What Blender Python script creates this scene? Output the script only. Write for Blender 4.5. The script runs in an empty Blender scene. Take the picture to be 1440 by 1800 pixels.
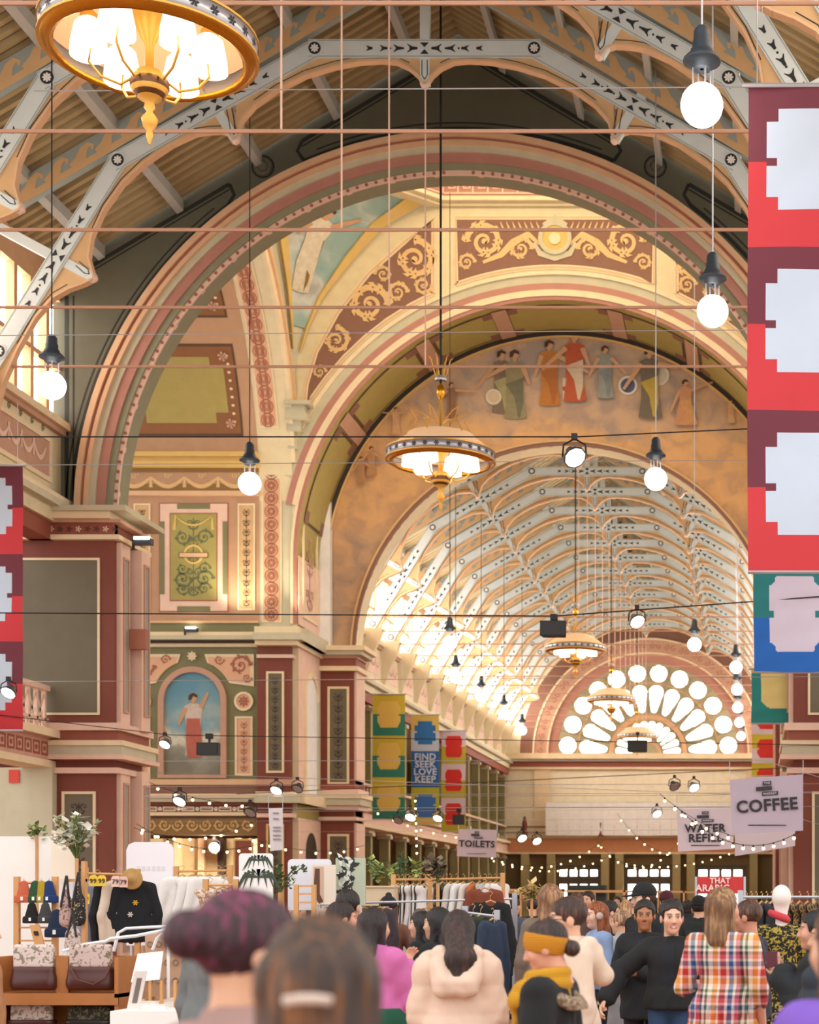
import bpy, bmesh, math, random
import numpy as np
from mathutils import Vector, Matrix
from math import pi, sin, cos, sqrt, atan2, radians
random.seed(7)
SC = bpy.context.scene
COL = SC.collection
# ---------------------------------------------------------------- camera, world, exposure
FPX, U0, V0, EYE = 3000.0, 1322.0, 1582.0, 1.7      # focal length and principal point in pixels of the 1440x1800 frame
cam_d = bpy.data.cameras.new('camera'); cam = bpy.data.objects.new('camera', cam_d); COL.objects.link(cam)
cam.location = (0, 0, EYE); cam.rotation_euler = (pi/2, 0, 0)
cam_d.sensor_fit = 'HORIZONTAL'; cam_d.sensor_width = 36.0
cam_d.lens = 36.0*FPX/1440.0
cam_d.shift_x = (720-U0)/1440.0; cam_d.shift_y = (V0-900)/1440.0
cam_d.clip_start = 0.1; cam_d.clip_end = 400
cam_d.dof.use_dof = True; cam_d.dof.focus_distance = 18.0; cam_d.dof.aperture_fstop = 3.5
SC.camera = cam
wd = bpy.data.worlds.new('daylight'); SC.world = wd; wd.use_nodes = True
wd.node_tree.nodes['Background'].inputs[0].default_value = (1.0, 0.985, 0.96, 1)
wd.node_tree.nodes['Background'].inputs[1].default_value = 1.15
SC.view_settings.view_transform = 'Standard'; SC.view_settings.look = 'None'
SC.view_settings.gamma = 1.0; SC.view_settings.use_curve_mapping = False
SC.view_settings.exposure = 0.72
try:
    SC.cycles.max_bounces = 5; SC.cycles.diffuse_bounces = 3; SC.cycles.use_adaptive_sampling = True; SC.cycles.adaptive_threshold = .04; SC.cycles.glossy_bounces = 2
    SC.cycles.transmission_bounces = 4; SC.cycles.transparent_max_bounces = 8
    SC.cycles.sample_clamp_indirect = 6.0; SC.cycles.caustics_reflective = False; SC.cycles.caustics_refractive = False
except Exception:
    pass
def lamp(name, kind, loc, power, color=(1, .9, .75), size=.3, aim=None, spot=1.6):
    d = bpy.data.lights.new(name, kind); d.energy = power; d.color = color
    if kind == 'AREA': d.size = size
    else: d.shadow_soft_size = size
    if kind == 'SPOT': d.spot_size = spot; d.spot_blend = .6
    o = bpy.data.objects.new(name, d); COL.objects.link(o); o.location = loc
    if aim is not None: o.rotation_euler = (Vector(aim)-Vector(loc)).to_track_quat('-Z', 'Y').to_euler()
    return o
WARM = (1.0, .86, .64)
# warm spots for vault and mural; only the first two have cornice housings, the rest are added
lamp('crossing_spot', 'SPOT', (-17.4, 56.1, 10.75), 260, WARM, .15, (-14.0, 53.0, 25), 2.2)
lamp('crossing_spot', 'SPOT', (-15.0, 56.4, 10.75), 260, WARM, .15, (-8, 55.5, 24), 2.2)
lamp('crossing_spot', 'SPOT', (1.9, 56.4, 10.75), 260, WARM, .15, (-5, 55.5, 24), 2.2)  # unseen right-hand counterpart, added without a housing
lamp('crossing_spot', 'SPOT', (-14.4, 40.6, 10.75), 420, WARM, .15, (-8.0, 57.0, 21), 1.9)  # added to light the mural side from the near left, no housing
lamp('crossing_spot', 'SPOT', (1.3, 40.6, 10.75), 420, WARM, .15, (-7.0, 57.0, 20), 1.9)  # added to light the mural side from the near right, no housing
lamp('crossing_spot', 'SPOT', (-13.9, 40.9, 10.75), 260, WARM, .15, (-19.5, 57.0, 13), 1.9)  # added to light the niche wall, no housing
# ---------------------------------------------------------------- helpers
def P(u, v, Y): return Vector(((u-U0)*Y/FPX, Y, EYE+(V0-v)*Y/FPX))
def q(u, v, Y): return ((u-U0)*Y/FPX, EYE+(V0-v)*Y/FPX)
def lin(c): return c/12.92 if c <= .04045 else ((c+.055)/1.055)**2.4
def hexc(h):
    h = h.lstrip('#'); return tuple(lin(int(h[i:i+2], 16)/255) for i in (0, 2, 4))+(1,)
_M = {}
def mat(h, rough=.65, metal=0., emit=0., var=.12, scale=3., bump=0., trans=0., alpha=1.):
    key = (h, rough, metal, emit, var, scale, bump, trans, alpha)
    if key in _M: return _M[key]
    m = bpy.data.materials.new('m_'+h.lstrip('#')); m.use_nodes = True
    nt = m.node_tree; b = nt.nodes['Principled BSDF']; c = hexc(h)
    b.inputs['Roughness'].default_value = rough; b.inputs['Metallic'].default_value = metal
    b.inputs['Base Color'].default_value = c
    if var > 0 and emit == 0:
        tc = nt.nodes.new('ShaderNodeTexCoord'); n = nt.nodes.new('ShaderNodeTexNoise'); n.inputs['Scale'].default_value = scale
        n.inputs['Detail'].default_value = 5
        nt.links.new(tc.outputs['Object'], n.inputs['Vector'])
        mx = nt.nodes.new('ShaderNodeMix'); mx.data_type = 'RGBA'
        mx.inputs[6].default_value = tuple(x*(1-var) for x in c[:3])+(1,); mx.inputs[7].default_value = tuple(min(1, x*(1+var)) for x in c[:3])+(1,)
        nt.links.new(n.outputs['Fac'], mx.inputs[0]); nt.links.new(mx.outputs[2], b.inputs['Base Color'])
        if bump:
            bp = nt.nodes.new('ShaderNodeBump'); bp.inputs['Strength'].default_value = bump; bp.inputs['Distance'].default_value = .02
            nt.links.new(n.outputs['Fac'], bp.inputs['Height']); nt.links.new(bp.outputs['Normal'], b.inputs['Normal'])
    if emit:
        b.inputs['Emission Color'].default_value = c; b.inputs['Emission Strength'].default_value = emit
    if trans: b.inputs['Transmission Weight'].default_value = trans
    if alpha < 1: b.inputs['Alpha'].default_value = alpha
    _M[key] = m; return m
def node_mat(name, fn, rough=.7):
    """material whose base colour is built by fn(nt, texcoord_node) -> colour socket"""
    if name in _M: return _M[name]
    m = bpy.data.materials.new(name); m.use_nodes = True; nt = m.node_tree; b = nt.nodes['Principled BSDF']
    b.inputs['Roughness'].default_value = rough
    tc = nt.nodes.new('ShaderNodeTexCoord')
    nt.links.new(fn(nt, tc, b), b.inputs['Base Color']); _M[name] = m; return m
def ramp(nt, fac, stops, interp='LINEAR'):
    r = nt.nodes.new('ShaderNodeValToRGB'); cr = r.color_ramp; cr.interpolation = interp
    while len(cr.elements) < len(stops): cr.elements.new(.5)
    for e, (p, h) in zip(cr.elements, stops): e.position = p; e.color = hexc(h)
    nt.links.new(fac, r.inputs[0]); return r.outputs[0]
def noise(nt, tc, scale, detail=5, coord='Object', sc=None, dist=0):
    n = nt.nodes.new('ShaderNodeTexNoise'); n.inputs['Scale'].default_value = scale; n.inputs['Detail'].default_value = detail
    n.inputs['Distortion'].default_value = dist
    src = tc.outputs[coord]
    if sc:
        mp = nt.nodes.new('ShaderNodeMapping'); mp.inputs['Scale'].default_value = sc; nt.links.new(src, mp.inputs[0]); src = mp.outputs[0]
    nt.links.new(src, n.inputs['Vector']); return n.outputs['Fac']
def mixc(nt, fac, a, b):
    mx = nt.nodes.new('ShaderNodeMix'); mx.data_type = 'RGBA'
    for s, i in ((fac, 0), (a, 6), (b, 7)):
        if isinstance(s, str): mx.inputs[i].default_value = hexc(s)
        elif isinstance(s, (int, float)): mx.inputs[i].default_value = s
        else: nt.links.new(s, mx.inputs[i])
    return mx.outputs[2]
def mnode(nt, op, a, b=0.):
    m = nt.nodes.new('ShaderNodeMath'); m.operation = op
    for i, s in ((0, a), (1, b)):
        if isinstance(s, (int, float)): m.inputs[i].default_value = s
        else: nt.links.new(s, m.inputs[i])
    return m.outputs[0]
def front(Y): return lambda a, b, c: (a, Y-c, b)             # a right, b up, c towards the viewer
def side(X, s=1): return lambda a, b, c: (X+s*c, a, b)        # wall whose face looks to +X (s=1)
def up(z=0): return lambda a, b, c: (a, b, z+c)
class MB:
    def __init__(s, T=None): s.v = []; s.f = []; s.m = []; s.T = T or (lambda a, b, c: (a, b, c))
    def add(s, pts, faces, mi=0):
        o = len(s.v); s.v += [s.T(*p) for p in pts]; s.f += [tuple(i+o for i in f) for f in faces]; s.m += [mi]*len(faces); return s
    def poly(s, p, c0, c1, mi=0):
        n = len(p)
        return s.add([(a, b, c1) for a, b in p]+[(a, b, c0) for a, b in p], [tuple(range(n))]+[(i, (i+1) % n, (i+1) % n+n, i+n) for i in range(n)]+[tuple(range(2*n-1, n-1, -1))], mi)
    def flat(s, p, c, mi=0): return s.add([(a, b, c) for a, b in p], [tuple(range(len(p)))], mi)
    def box(s, a0, a1, b0, b1, c0, c1, mi=0): return s.poly([(a0, b0), (a1, b0), (a1, b1), (a0, b1)], c0, c1, mi)
    def frame(s, a0, a1, b0, b1, w, c0, c1, mi=0):
        s.box(a0, a1, b0, b0+w, c0, c1, mi); s.box(a0, a1, b1-w, b1, c0, c1, mi)
        s.box(a0, a0+w, b0+w, b1-w, c0, c1, mi); return s.box(a1-w, a1, b0+w, b1-w, c0, c1, mi)
    def stroke(s, pts, w, c, mi=0):
        n = len(pts); ws = w if hasattr(w, '__len__') else [w]*n; vv = []
        for i, (x, y) in enumerate(pts):
            a = pts[max(i-1, 0)]; b = pts[min(i+1, n-1)]; dx, dy = b[0]-a[0], b[1]-a[1]; l = math.hypot(dx, dy) or 1
            h = ws[i]/2; vv += [(x-dy/l*h, y+dx/l*h, c), (x+dy/l*h, y-dx/l*h, c)]
        return s.add(vv, [(2*i, 2*i+1, 2*i+3, 2*i+2) for i in range(n-1)], mi)
    def arc(s, R0, R1, ca, cb, t0, t1, n, c0, c1, mi=0, closed=False):
        vv = []
        for i in range(n+1):
            t = t0+(t1-t0)*i/n
            for R, c in ((R0, c1), (R1, c1), (R1, c0), (R0, c0)): vv.append((ca+R*cos(t), cb+R*sin(t), c))
        ff = []
        for i in range(n):
            k = 4*i
            for j in range(4): ff.append((k+j, k+(j+1) % 4, k+4+(j+1) % 4, k+4+j))
        return s.add(vv, ff, mi)
    def disc(s, ca, cb, r, c0, c1, n=16, mi=0): return s.poly([(ca+r*cos(2*pi*i/n), cb+r*sin(2*pi*i/n)) for i in range(n)], c0, c1, mi)
    def tube(s, path, r, n=6, mi=0, closed=False):
        path = [Vector(s.T(*p)) for p in path]; N = len(path); rs = r if hasattr(r, '__len__') else [r]*N
        o = len(s.v)
        for i, p in enumerate(path):
            d = (path[min(i+1, N-1)]-path[max(i-1, 0)]).normalized()
            a = d.cross(Vector((0, 0, 1)));  a = a if a.length > 1e-3 else d.cross(Vector((1, 0, 0)))
            a.normalize(); b = d.cross(a)
            s.v += [tuple(p+rs[i]*(cos(2*pi*k/n)*a+sin(2*pi*k/n)*b)) for k in range(n)]
        for i in range(N-1):
            for k in range(n): s.f.append((o+i*n+k, o+i*n+(k+1) % n, o+(i+1)*n+(k+1) % n, o+(i+1)*n+k)); s.m.append(mi)
        s.f.append(tuple(o+k for k in range(n))); s.f.append(tuple(o+(N-1)*n+k for k in range(n))); s.m += [mi, mi]; return s
    def lathe(s, prof, n=16, c=(0, 0, 0), mi=0, arc=2*pi):
        vv = []; N = len(prof)
        for i in range(n):
            t = arc*i/n; vv += [(c[0]+r*cos(t), c[1]+r*sin(t), c[2]+z) for r, z in prof]
        return s.add(vv, [(i*N+j, ((i+1) % n)*N+j, ((i+1) % n)*N+j+1, i*N+j+1) for i in range(n) for j in range(N-1)], mi)
    def ball(s, c, r, n=10, mi=0, sq=(1, 1, 1)):
        vv = []; m = max(4, n*2//3)
        for j in range(m+1):
            ph = pi*j/m
            for i in range(n):
                t = 2*pi*i/n; vv.append((c[0]+r*sq[0]*sin(ph)*cos(t), c[1]+r*sq[1]*sin(ph)*sin(t), c[2]+r*sq[2]*cos(ph)))
        return s.add(vv, [(j*n+i, j*n+(i+1) % n, (j+1)*n+(i+1) % n, (j+1)*n+i) for j in range(m) for i in range(n)], mi)
    def mesh(s, name, mats=None, smooth=False):
        me = bpy.data.meshes.new(name); me.from_pydata([tuple(x) for x in s.v], [], s.f)
        if mats is not None and not isinstance(mats, (list, tuple)): mats = [mats]
        keys = []; idx = []
        for k in s.m:
            if isinstance(k, int) and mats: k = mats[k]
            if k not in keys: keys.append(k)
            idx.append(keys.index(k))
        for k in keys: me.materials.append(pal(k))
        me.polygons.foreach_set('material_index', idx)
        if smooth: me.polygons.foreach_set('use_smooth', [True]*len(s.f))
        me.validate(); me.update(); return me
    def build(s, name, mats=None, parent=None, smooth=False): return link(name, s.mesh(name, mats, smooth), parent)
def adopt(o, parent):
    if parent is not None:
        o.parent = parent; o.matrix_parent_inverse = parent.matrix_basis.inverted()
    return o
def link(name, me, parent=None):
    o = bpy.data.objects.new(name, me); COL.objects.link(o); return adopt(o, parent)
def tag(o, label, cat, group=None, kind=None):
    if label: o['label'] = label
    if cat: o['category'] = cat
    if group: o['group'] = group
    if kind: o['kind'] = kind
    return o
def thing(name, label, cat, loc=(0, 0, 0), group=None):
    o = bpy.data.objects.new(name, None); COL.objects.link(o); o.location = loc; o.empty_display_size = .2
    return tag(o, label, cat, group)
def struct(o, label=None):
    o['kind'] = 'structure'
    if label: o['label'] = label
    return o
def dup(root, loc, label=None, rotz=None, scale=None, group=None):
    r = root.copy(); COL.objects.link(r); r.location = loc
    if rotz is not None: r.rotation_euler = (0, 0, rotz)
    if scale: r.scale = (scale,)*3
    if label: r['label'] = label
    if group: r['group'] = group
    for ch in root.children:
        c = ch.copy(); COL.objects.link(c); c.parent = r; c.matrix_parent_inverse = ch.matrix_parent_inverse
        for g in ch.children:
            d = g.copy(); COL.objects.link(d); d.parent = c; d.matrix_parent_inverse = g.matrix_parent_inverse
    return r
PAL = {}
def pal(k):
    if not isinstance(k, str): return k
    v = PAL.get(k, k)
    return mat(v) if isinstance(v, str) else v
# painted ornament: strokes in a plane
def spiral(cx, cy, r, turns, a0, d=1, n=28, r1=.08):
    return [(cx+(r*(1-t)+r*r1*t)*cos(a0+d*2*pi*turns*t), cy+(r*(1-t)+r*r1*t)*sin(a0+d*2*pi*turns*t)) for t in [i/(n-1) for i in range(n)]]
def curl(mb, cx, cy, r, a0, d, c, mi=0, w=.16, leaves=5, turns=1.6):
    p = spiral(cx, cy, r, turns, a0, d, 26); n = len(p)
    mb.stroke(p, [r*w*(1.15-.8*i/n) for i in range(n)], c, mi); mb.disc(cx, cy, r*.17, c-.004, c, 7, mi)
    for k in range(leaves):
        t = .02+.5*k/max(1, leaves); i = int(t*n); x, y = p[i]; a = atan2(y-cy, x-cx)
        for sgn, ln in ((1, .42), (-1, .3)):
            b = a+(0.7*d if sgn > 0 else pi-.5*d); L = r*ln
            mb.stroke([(x, y), (x+L*.5*cos(b), y+L*.5*sin(b)), (x+L*cos(b+.5*d), y+L*sin(b+.5*d))], [r*.16, r*.2, .01*r], c+.0006*(k+1), mi)
def arabesque(mb, a0, a1, b0, b1, c, mi=0, k=None):
    """symmetric upright or lying scroll filling a rectangle"""
    w, h = a1-a0, b1-b0; L, S = max(w, h), min(w, h); k = k or max(1, int(round(L/S)))
    for i in range(k):
        t = (i+.5)/k; d = 1 if i % 2 else -1
        if w >= h: cx, cy = a0+w*t, (b0+b1)/2
        else: cx, cy = (a0+a1)/2, b0+h*t
        curl(mb, cx, cy, .40*min(S, L/k), (0 if w >= h else pi/2)+pi*(d < 0), d, c, mi)
def candelabra(mb, a0, a1, b0, b1, c, mi=0):
    """mirror-symmetric upright ornament"""
    cx = (a0+a1)/2; w = a1-a0; h = b1-b0; k = max(2, int(round(h/w/.9)))
    mb.stroke([(cx, b0+.04*h), (cx, b1-.04*h)], w*.05, c, mi)
    for i in range(k):
        y = b0+h*(i+.5)/k; r = min(w*.2, h/k*.32)
        for s in (-1, 1):
            curl(mb, cx+s*w*.25, y, r, pi/2*(1 if i % 2 else -1), s*(1 if i % 2 else -1), c, mi, .24, 2, 1.2)
            mb.stroke([(cx, y-h/k*.4), (cx+s*w*.2, y-h/k*.33), (cx+s*w*.3, y-h/k*.2)], [w*.1, w*.07, .01], c+.001, mi)
        mb.disc(cx, y, w*.09, c-.002, c+.002, 8, mi)
def rosette(mb, cx, cy, r, c, mi, n=8):
    for i in range(n):
        t = 2*pi*i/n; mb.stroke([(cx+r*.2*cos(t), cy+r*.2*sin(t)), (cx+r*.65*cos(t), cy+r*.65*sin(t)), (cx+r*cos(t), cy+r*sin(t))], [r*.12, r*.5, r*.2], c, mi)
    mb.disc(cx, cy, r*.22, c-.002, c+.001, 8, mi)
def swag(mb, a0, a1, b, drop, c, mi, w=.1, n=12):
    p = [(a0+(a1-a0)*i/n, b-drop*4*(i/n)*(1-i/n)) for i in range(n+1)]
    mb.stroke(p, [w*(.35+2.2*(i/n)*(1-i/n)) for i in range(n+1)], c, mi)
    for a in (a0,): mb.stroke([(a, b+w*.5), (a, b-drop*.5), (a, b-drop*1.1)], [w*.9, w*.4, w*.8], c+.002, mi)
# ================================================================ architecture
W, XC = 4.4, -6.565                       # nave unit (distance of the two upper truss bolts) and nave centre line
def NX(n): return XC+n*W
def NZ(h): return EYE+h*W
YN0, YN1 = 38.26, 38.8                    # near arch wall
YA = 56.9                                 # far face of the crossing
YB, YB1 = 60.1, 61.1                      # wall with the mural
YE = 108.0                                # end wall
XL = NX(-1.99)                            # left face of the crossing
ZS = 10.3                                 # springing of the nave arches
PAL.update(olive='#5d5c47', oliveline='#1f221c', orange='#d9a878', cream='#e6cda0', creamgreen='#c3bb98', salmon='#b4725f',
  green='#8b8a68', tan='#cfa268', gold='#d8a85c', blue='#cbd8d8', bluedark='#93a39f', black='#23282b', brown='#85543f', scroll='#dcae6b',
  red='#7b3c2b', redlight='#96523f', panelolive='#6a5e44', pink='#bf8b6c', tanpink='#b8875f', pinkpale='#e3b9a0', wallcream='#dcc99a', wallgreen='#7a7648',
  mustard='#a5913f', darkbrown='#5c3a24', white='#eeece8', rosedark='#a4573a', roseback='#dca074', frieze='#8c6428', steel='#b2b2aa',
  lightwood='#d39a68', grey='#9a9a94', sky='#8fb0ac', yellowgold='#d6ad4d', ornament='#5f6b42', cutdark='#3b2a1e', fasciapink='#c98e78')
import colorsys
def _soft(h, f):
    r, g, b = [int(h[i:i+2], 16)/255 for i in (1, 3, 5)]; hh, s_, v_ = colorsys.rgb_to_hsv(r, g, b); r, g, b = colorsys.hsv_to_rgb(hh, s_*f, min(1, v_*1.02)); return '#%02x%02x%02x' % tuple(int(round(x*255)) for x in (r, g, b))
for _k in list(PAL):
    if _k not in ('red', 'redlight', 'mural'): PAL[_k] = _soft(PAL[_k], .8)
PAL['glow'] = mat('#fffaf2', emit=3.2); PAL['glowdrum'] = mat('#ffeccb', emit=3.4); PAL['glowfar'] = mat('#fffaf4', emit=10.0); PAL['glowcool'] = mat('#f4f7ff', emit=2.6); PAL['lampwhite'] = mat('#fff8ee', emit=5.0)
def floor_fn(nt, tc, b):
    br = nt.nodes.new('ShaderNodeTexBrick'); mp = nt.nodes.new('ShaderNodeMapping'); mp.inputs['Rotation'].default_value = (0, 0, pi/2)
    nt.links.new(tc.outputs['Object'], mp.inputs[0]); nt.links.new(mp.outputs[0], br.inputs[0])
    br.inputs['Color1'].default_value = hexc('#b58260'); br.inputs['Color2'].default_value = hexc('#a06c4c'); br.inputs['Mortar'].default_value = hexc('#6b452e')
    br.inputs['Scale'].default_value = 1; br.inputs['Brick Width'].default_value = 2.4; br.inputs['Row Height'].default_value = .14; br.inputs['Mortar Size'].default_value = .006
    return br.outputs[0]
fl = MB().box(-34, 22, -2, 112, -.3, 0, 0).build('floor', node_mat('floorboards', floor_fn, .35)); struct(fl)
def ztop(n): return NZ(4.40)-.593*abs(n)*W         # underside of the roof, n in units of W
def arch_wall(name, Y0, Y1, R, zc, xh, topfn, key, sofkey=None, n=48, parent=None):
    mb = MB(); cols = [(-xh, 0, -R, 0), (R, 0, xh, 0)]
    cols = [(x0+(x1-x0)*i/6, 0, x0+(x1-x0)*(i+1)/6, 0) for x0, _, x1, _ in cols for i in range(6)]
    for i in range(n):
        t0, t1 = pi-pi*i/n, pi-pi*(i+1)/n
        cols.append((R*cos(t0), zc+R*sin(t0), R*cos(t1), zc+R*sin(t1)))
    for x0, z0, x1, z1 in cols:
        for Y in (Y0, Y1): mb.add([(XC+x0, Y, z0), (XC+x1, Y, z1), (XC+x1, Y, topfn(x1)), (XC+x0, Y, topfn(x0))], [(0, 1, 2, 3)], key)
    sp = [(-R, 0), (-R, zc)]+[(R*cos(pi-pi*i/n), zc+R*sin(pi-pi*i/n)) for i in range(n+1)]+[(R, zc), (R, 0)]
    for (x0, z0), (x1, z1) in zip(sp, sp[1:]): mb.add([(XC+x0, Y0, z0), (XC+x1, Y0, z1), (XC+x1, Y1, z1), (XC+x0, Y1, z0)], [(0, 1, 2, 3)], sofkey or key)
    return struct(mb.build(name, None, parent))
# ---------------------------------------------------------------- near arch wall
RN = 1.735*W
nw = arch_wall('wall_near_arch', YN0, YN1, RN, ZS, 2.03*W+8, lambda x: ztop(x/W)+.3, 'olive', 'green')
T = front(YN0)
def archivolt(parent, T, ca, zc, bands, n=72, t0=0, t1=pi, zlow=None):
    for name, R0, R1, c, k in bands:
        mb = MB(T).arc(R0*W, R1*W, ca, zc, t0, t1, n, -.05, c, k)
        if zlow is not None:
            for s in (-1, 1): mb.box(min(ca+s*R0*W, ca+s*R1*W), max(ca+s*R0*W, ca+s*R1*W), zlow, zc, -.05, c, k)
        mb.build(name, None, parent)
archivolt(nw, T, XC, ZS, [('outer_moulding', 1.905, 1.935, .34, 'orange'), ('bead', 1.89, 1.905, .28, 'rosedark'), ('roll_moulding', 1.87, 1.89, .31, 'orange'), ('cream_band', 1.838, 1.87, .22, 'creamgreen'),
  ('salmon_band', 1.79, 1.838, .17, 'salmon'), ('green_band', 1.757, 1.79, .12, 'green'), ('patterned_band', 1.735, 1.757, .07, 'pinkpale')])
mb = MB(T)
for i in range(110):
    t = pi*(i+.5)/110
    if abs(t-pi/2) < .03: continue
    x, z = XC+1.746*W*cos(t), ZS+1.746*W*sin(t); mb.disc(x, z, .042, .07, .08, 6, 'rosedark')
mb.build('patterned_band_print', None, nw)['kind'] = 'stuff'
mb = MB(T)                                   # painted lines and roundels on the spandrels
def arcpts(R, t0, t1, n=24): return [(XC+R*W*cos(t0+(t1-t0)*i/n), ZS+R*W*sin(t0+(t1-t0)*i/n)) for i in range(n+1)]
for s in (0, 1):
    f = (lambda t: pi-t) if s else (lambda t: t)
    for R, w, ta, tb_ in ((1.975, .09, .93, 1.16), (2.005, .035, .90, 1.20)): mb.stroke(arcpts(R, f(.04), f(ta)), w, .006, 'oliveline'); mb.stroke(arcpts(R, f(tb_), f(pi/2)), w, .006, 'oliveline')
    sg = -1 if s else 1
    for off, w in ((.26, .09), (.38, .035)):       # lines under the roof slope
        mb.stroke([(XC+sg*n*W, ztop(n)-off) for n in (1.97, 1.17)], w, .006, 'oliveline'); mb.stroke([(XC+sg*n*W, ztop(n)-off) for n in (.80, 0)], w, .006, 'oliveline')
    for off, w in ((2.0, .09), (1.965, .035)): mb.stroke([(XC+sg*off*W, 10.6), (XC+sg*off*W, ztop(2.0)-.6)], w, .006, 'oliveline')
    cx, cz = NX(sg*1.0), ZS+.5+ (1582-293)*YN0/FPX+EYE-ZS-.5
    for r0, r1 in ((.22, .26), (.08, .10), (.12, .14)): mb.arc(r0, r1, cx, cz, 0, 2*pi, 24, .0, .008, 'oliveline')
    for n_, ta in ((1.17, .93), (.80, 1.16)): mb.stroke([(XC+sg*n_*W, ztop(n_)-.26), (XC+sg*(n_*.5+1.975*cos(ta)*.5-(.03 if n_ > 1 else -.03))*W, (ztop(n_)-.26+ZS+1.975*W*sin(ta))/2), (XC+sg*1.975*W*cos(ta), ZS+1.975*W*sin(ta))], .08, .006, 'oliveline')
mb.build('painted_lines', None, nw)
mb = MB(T)
for k, (r0, r1) in enumerate(((.0, .10), (.12, .2))):
    for sg in (-1, 1): mb.arc(r0, r1, NX(sg), EYE+(1582-293)*YN0/FPX, 0, 2*pi, 20, 0, .03, 'olive')
mb.build('roundel', None, nw)
# piers of the near arch (left and right)
def bands(mb, a0, a1, rows):
    for b0, b1, c, k in rows: mb.box(a0-c*.9, a1+c*.9, b0, b1, -.1, c, k)
def panel(parent, T, a0, a1, b0, b1, fill, border='cream', w=.06, orn=None, ornkey='cutdark', name='panel', style='cand'):
    mb = MB(T).box(a0, a1, b0, b1, -.02, .012, fill)
    p = mb.build(name, None, parent)
    MB(T).frame(a0-w, a1+w, b0-w, b1+w, w, -.02, .035, border).build('panel_border', None, p)
    if orn:
        m2 = MB(T); d = .12*min(a1-a0, b1-b0)
        (candelabra if style == 'cand' else arabesque)(m2, a0+d, a1-d, b0+d, b1-d, .02, ornkey)
        m2.build('painted_ornament', None, p)
    return p
def mirrored(T): return lambda a, b, c: ((lambda x: (2*XC-x[0], x[1], x[2]))(T(a, b, c)))
PF = 37.6                                    # front of the near piers
for s in (0, 1):
    M_ = mirrored if s else (lambda T: T)
    xr = NX(-1.70)
    pier = struct(MB(M_(lambda a, b, c: (a, b, c))).box(-19.5, xr, PF, YN1+.5, 0, 10.05, 'red').build('wall_pier_near'+('_right' if s else '_left')))
    Tf, Ts = M_(front(PF)), M_(side(xr))
    z = lambda v: EYE+(V0-v)*PF/FPX; x = lambda u: (u-U0)*PF/FPX
    MB(Tf).box(-19.5, xr, 10.05, 10.32, -1.7, .3, 'cream').build('cornice', None, pier); MB(Tf).box(-19.5, xr, 9.72, 9.98, -.2, .1, 'redlight').build('leaf_frieze', None, pier)
    c = MB(Tf)
    for b0, b1, pr, k in ((9.98, 10.05, .2, 'pink'), (9.62, 9.72, .16, 'cream'), (10.2, 10.32, .38, 'creamgreen')): c.box(-19.5, xr+pr, b0, b1, -1.7-pr, pr, k)
    c.build('cornice_moulding', None, pier)
    c = MB(Tf)
    for i in range(8): rosette(c, -15.4+i*.2, 9.85, .07, .11, 'cream' if i % 3 == 0 else 'cutdark', 5)
    c.build('painted_leaves', None, pier)
    panel(pier, Tf, x(20), x(172), z(1253), z(985), 'panelolive', 'cream', .05)
    g = MB(Tf)
    for v0, v1, pr, k in ((1285, 1303, .12, 'redlight'), (1303, 1312, .28, 'cream'), (1312, 1328, .24, 'creamgreen'), (1328, 1336, .3, 'pinkpale'), (1272, 1285, .2, 'pinkpale'), (1350, 1360, .14, 'pinkpale')):
        g.box(-19.5, xr+pr, z(v1), z(v0), -1.7-pr, pr, k)
    g.build('string_course', None, pier)
    panel(pier, Tf, x(114), x(164), 1.0, z(1396), 'panelolive', 'cream', .06, True)
    for zz0, zz1 in ((5.9, 9.4), (.6, 4.4)):            # pilasters on the reveal
        for y0 in (PF+.12, PF+.95):
            pl = MB(Ts).box(y0, y0+.55, zz0-.4, zz1+.2, 0, .10+.16*(y0 > PF+.5), 'pinkpale').build('pilaster', None, pier)
            panel(pl, (lambda TT, d: (lambda a, b, c: TT(a, b, c+d)))(Ts, .10+.16*(y0 > PF+.5)), y0+.16, y0+.39, zz0, zz1-.15, 'grey', 'pink', .05)
    sp = MB(Ts).box(PF+.5, PF+.66, 7.3, 7.75, .15, .5, 'rosedark')
    if s == 0: tag(sp.build('wall_speaker'), 'brown box loudspeaker on the side of the left red pier', 'speaker')
# ---------------------------------------------------------------- near nave side walls, clerestory, gallery
XW = NX(-2.03)
def clerestory(name, y0, y1, mirror, pitch, posts, gallery, emit):
    M_ = mirrored if mirror else (lambda T: T)
    T = M_(side(XW)); mb = MB(T)
    mb.box(y0, y1, 10.45, 12.25, -.4, 0, 'wallcream'); mb.box(y0, y1, 15.1, 15.8, -.4, 0, 'lightwood')
    w = struct(mb.build(name))
    c = MB(T)
    for b0, b1, pr, k in ((12.2, 12.36, .22, 'cream'), (12.08, 12.2, .12, 'pink'), (10.45, 10.6, .3, 'cream'), (10.3, 10.45, .4, 'creamgreen'), (10.0, 10.3, .2, 'wallcream'), (9.62, 10.0, .1, 'redlight')): c.box(y0, y1, b0, b1, -.4, pr, k)
    c.build('cornice', None, w)
    n = max(1, int(round((y1-y0)/pitch))); pane_me = None
    for i in range(n):
        a0 = y0+(y1-y0)*i/n; a1 = y0+(y1-y0)*(i+1)/n; wd_ = MB(T)
        wd_.box(a0, a0+posts, 12.36, 15.1, -.3, .02, 'lightwood'); wd_.box(a0+posts, a1, 13.55, 13.66, -.3, 0, 'lightwood'); wd_.box(a0+posts, a1, 12.36, 12.5, -.3, 0, 'lightwood')
        f = wd_.build('window_frame', None, w)
        for b0, b1 in ((12.5, 13.55), (13.66, 15.1)): MB(T).box(a0+posts, a1, b0, b1, -.2, -.17, emit).build('pane', None, f)
    return w, T
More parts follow.
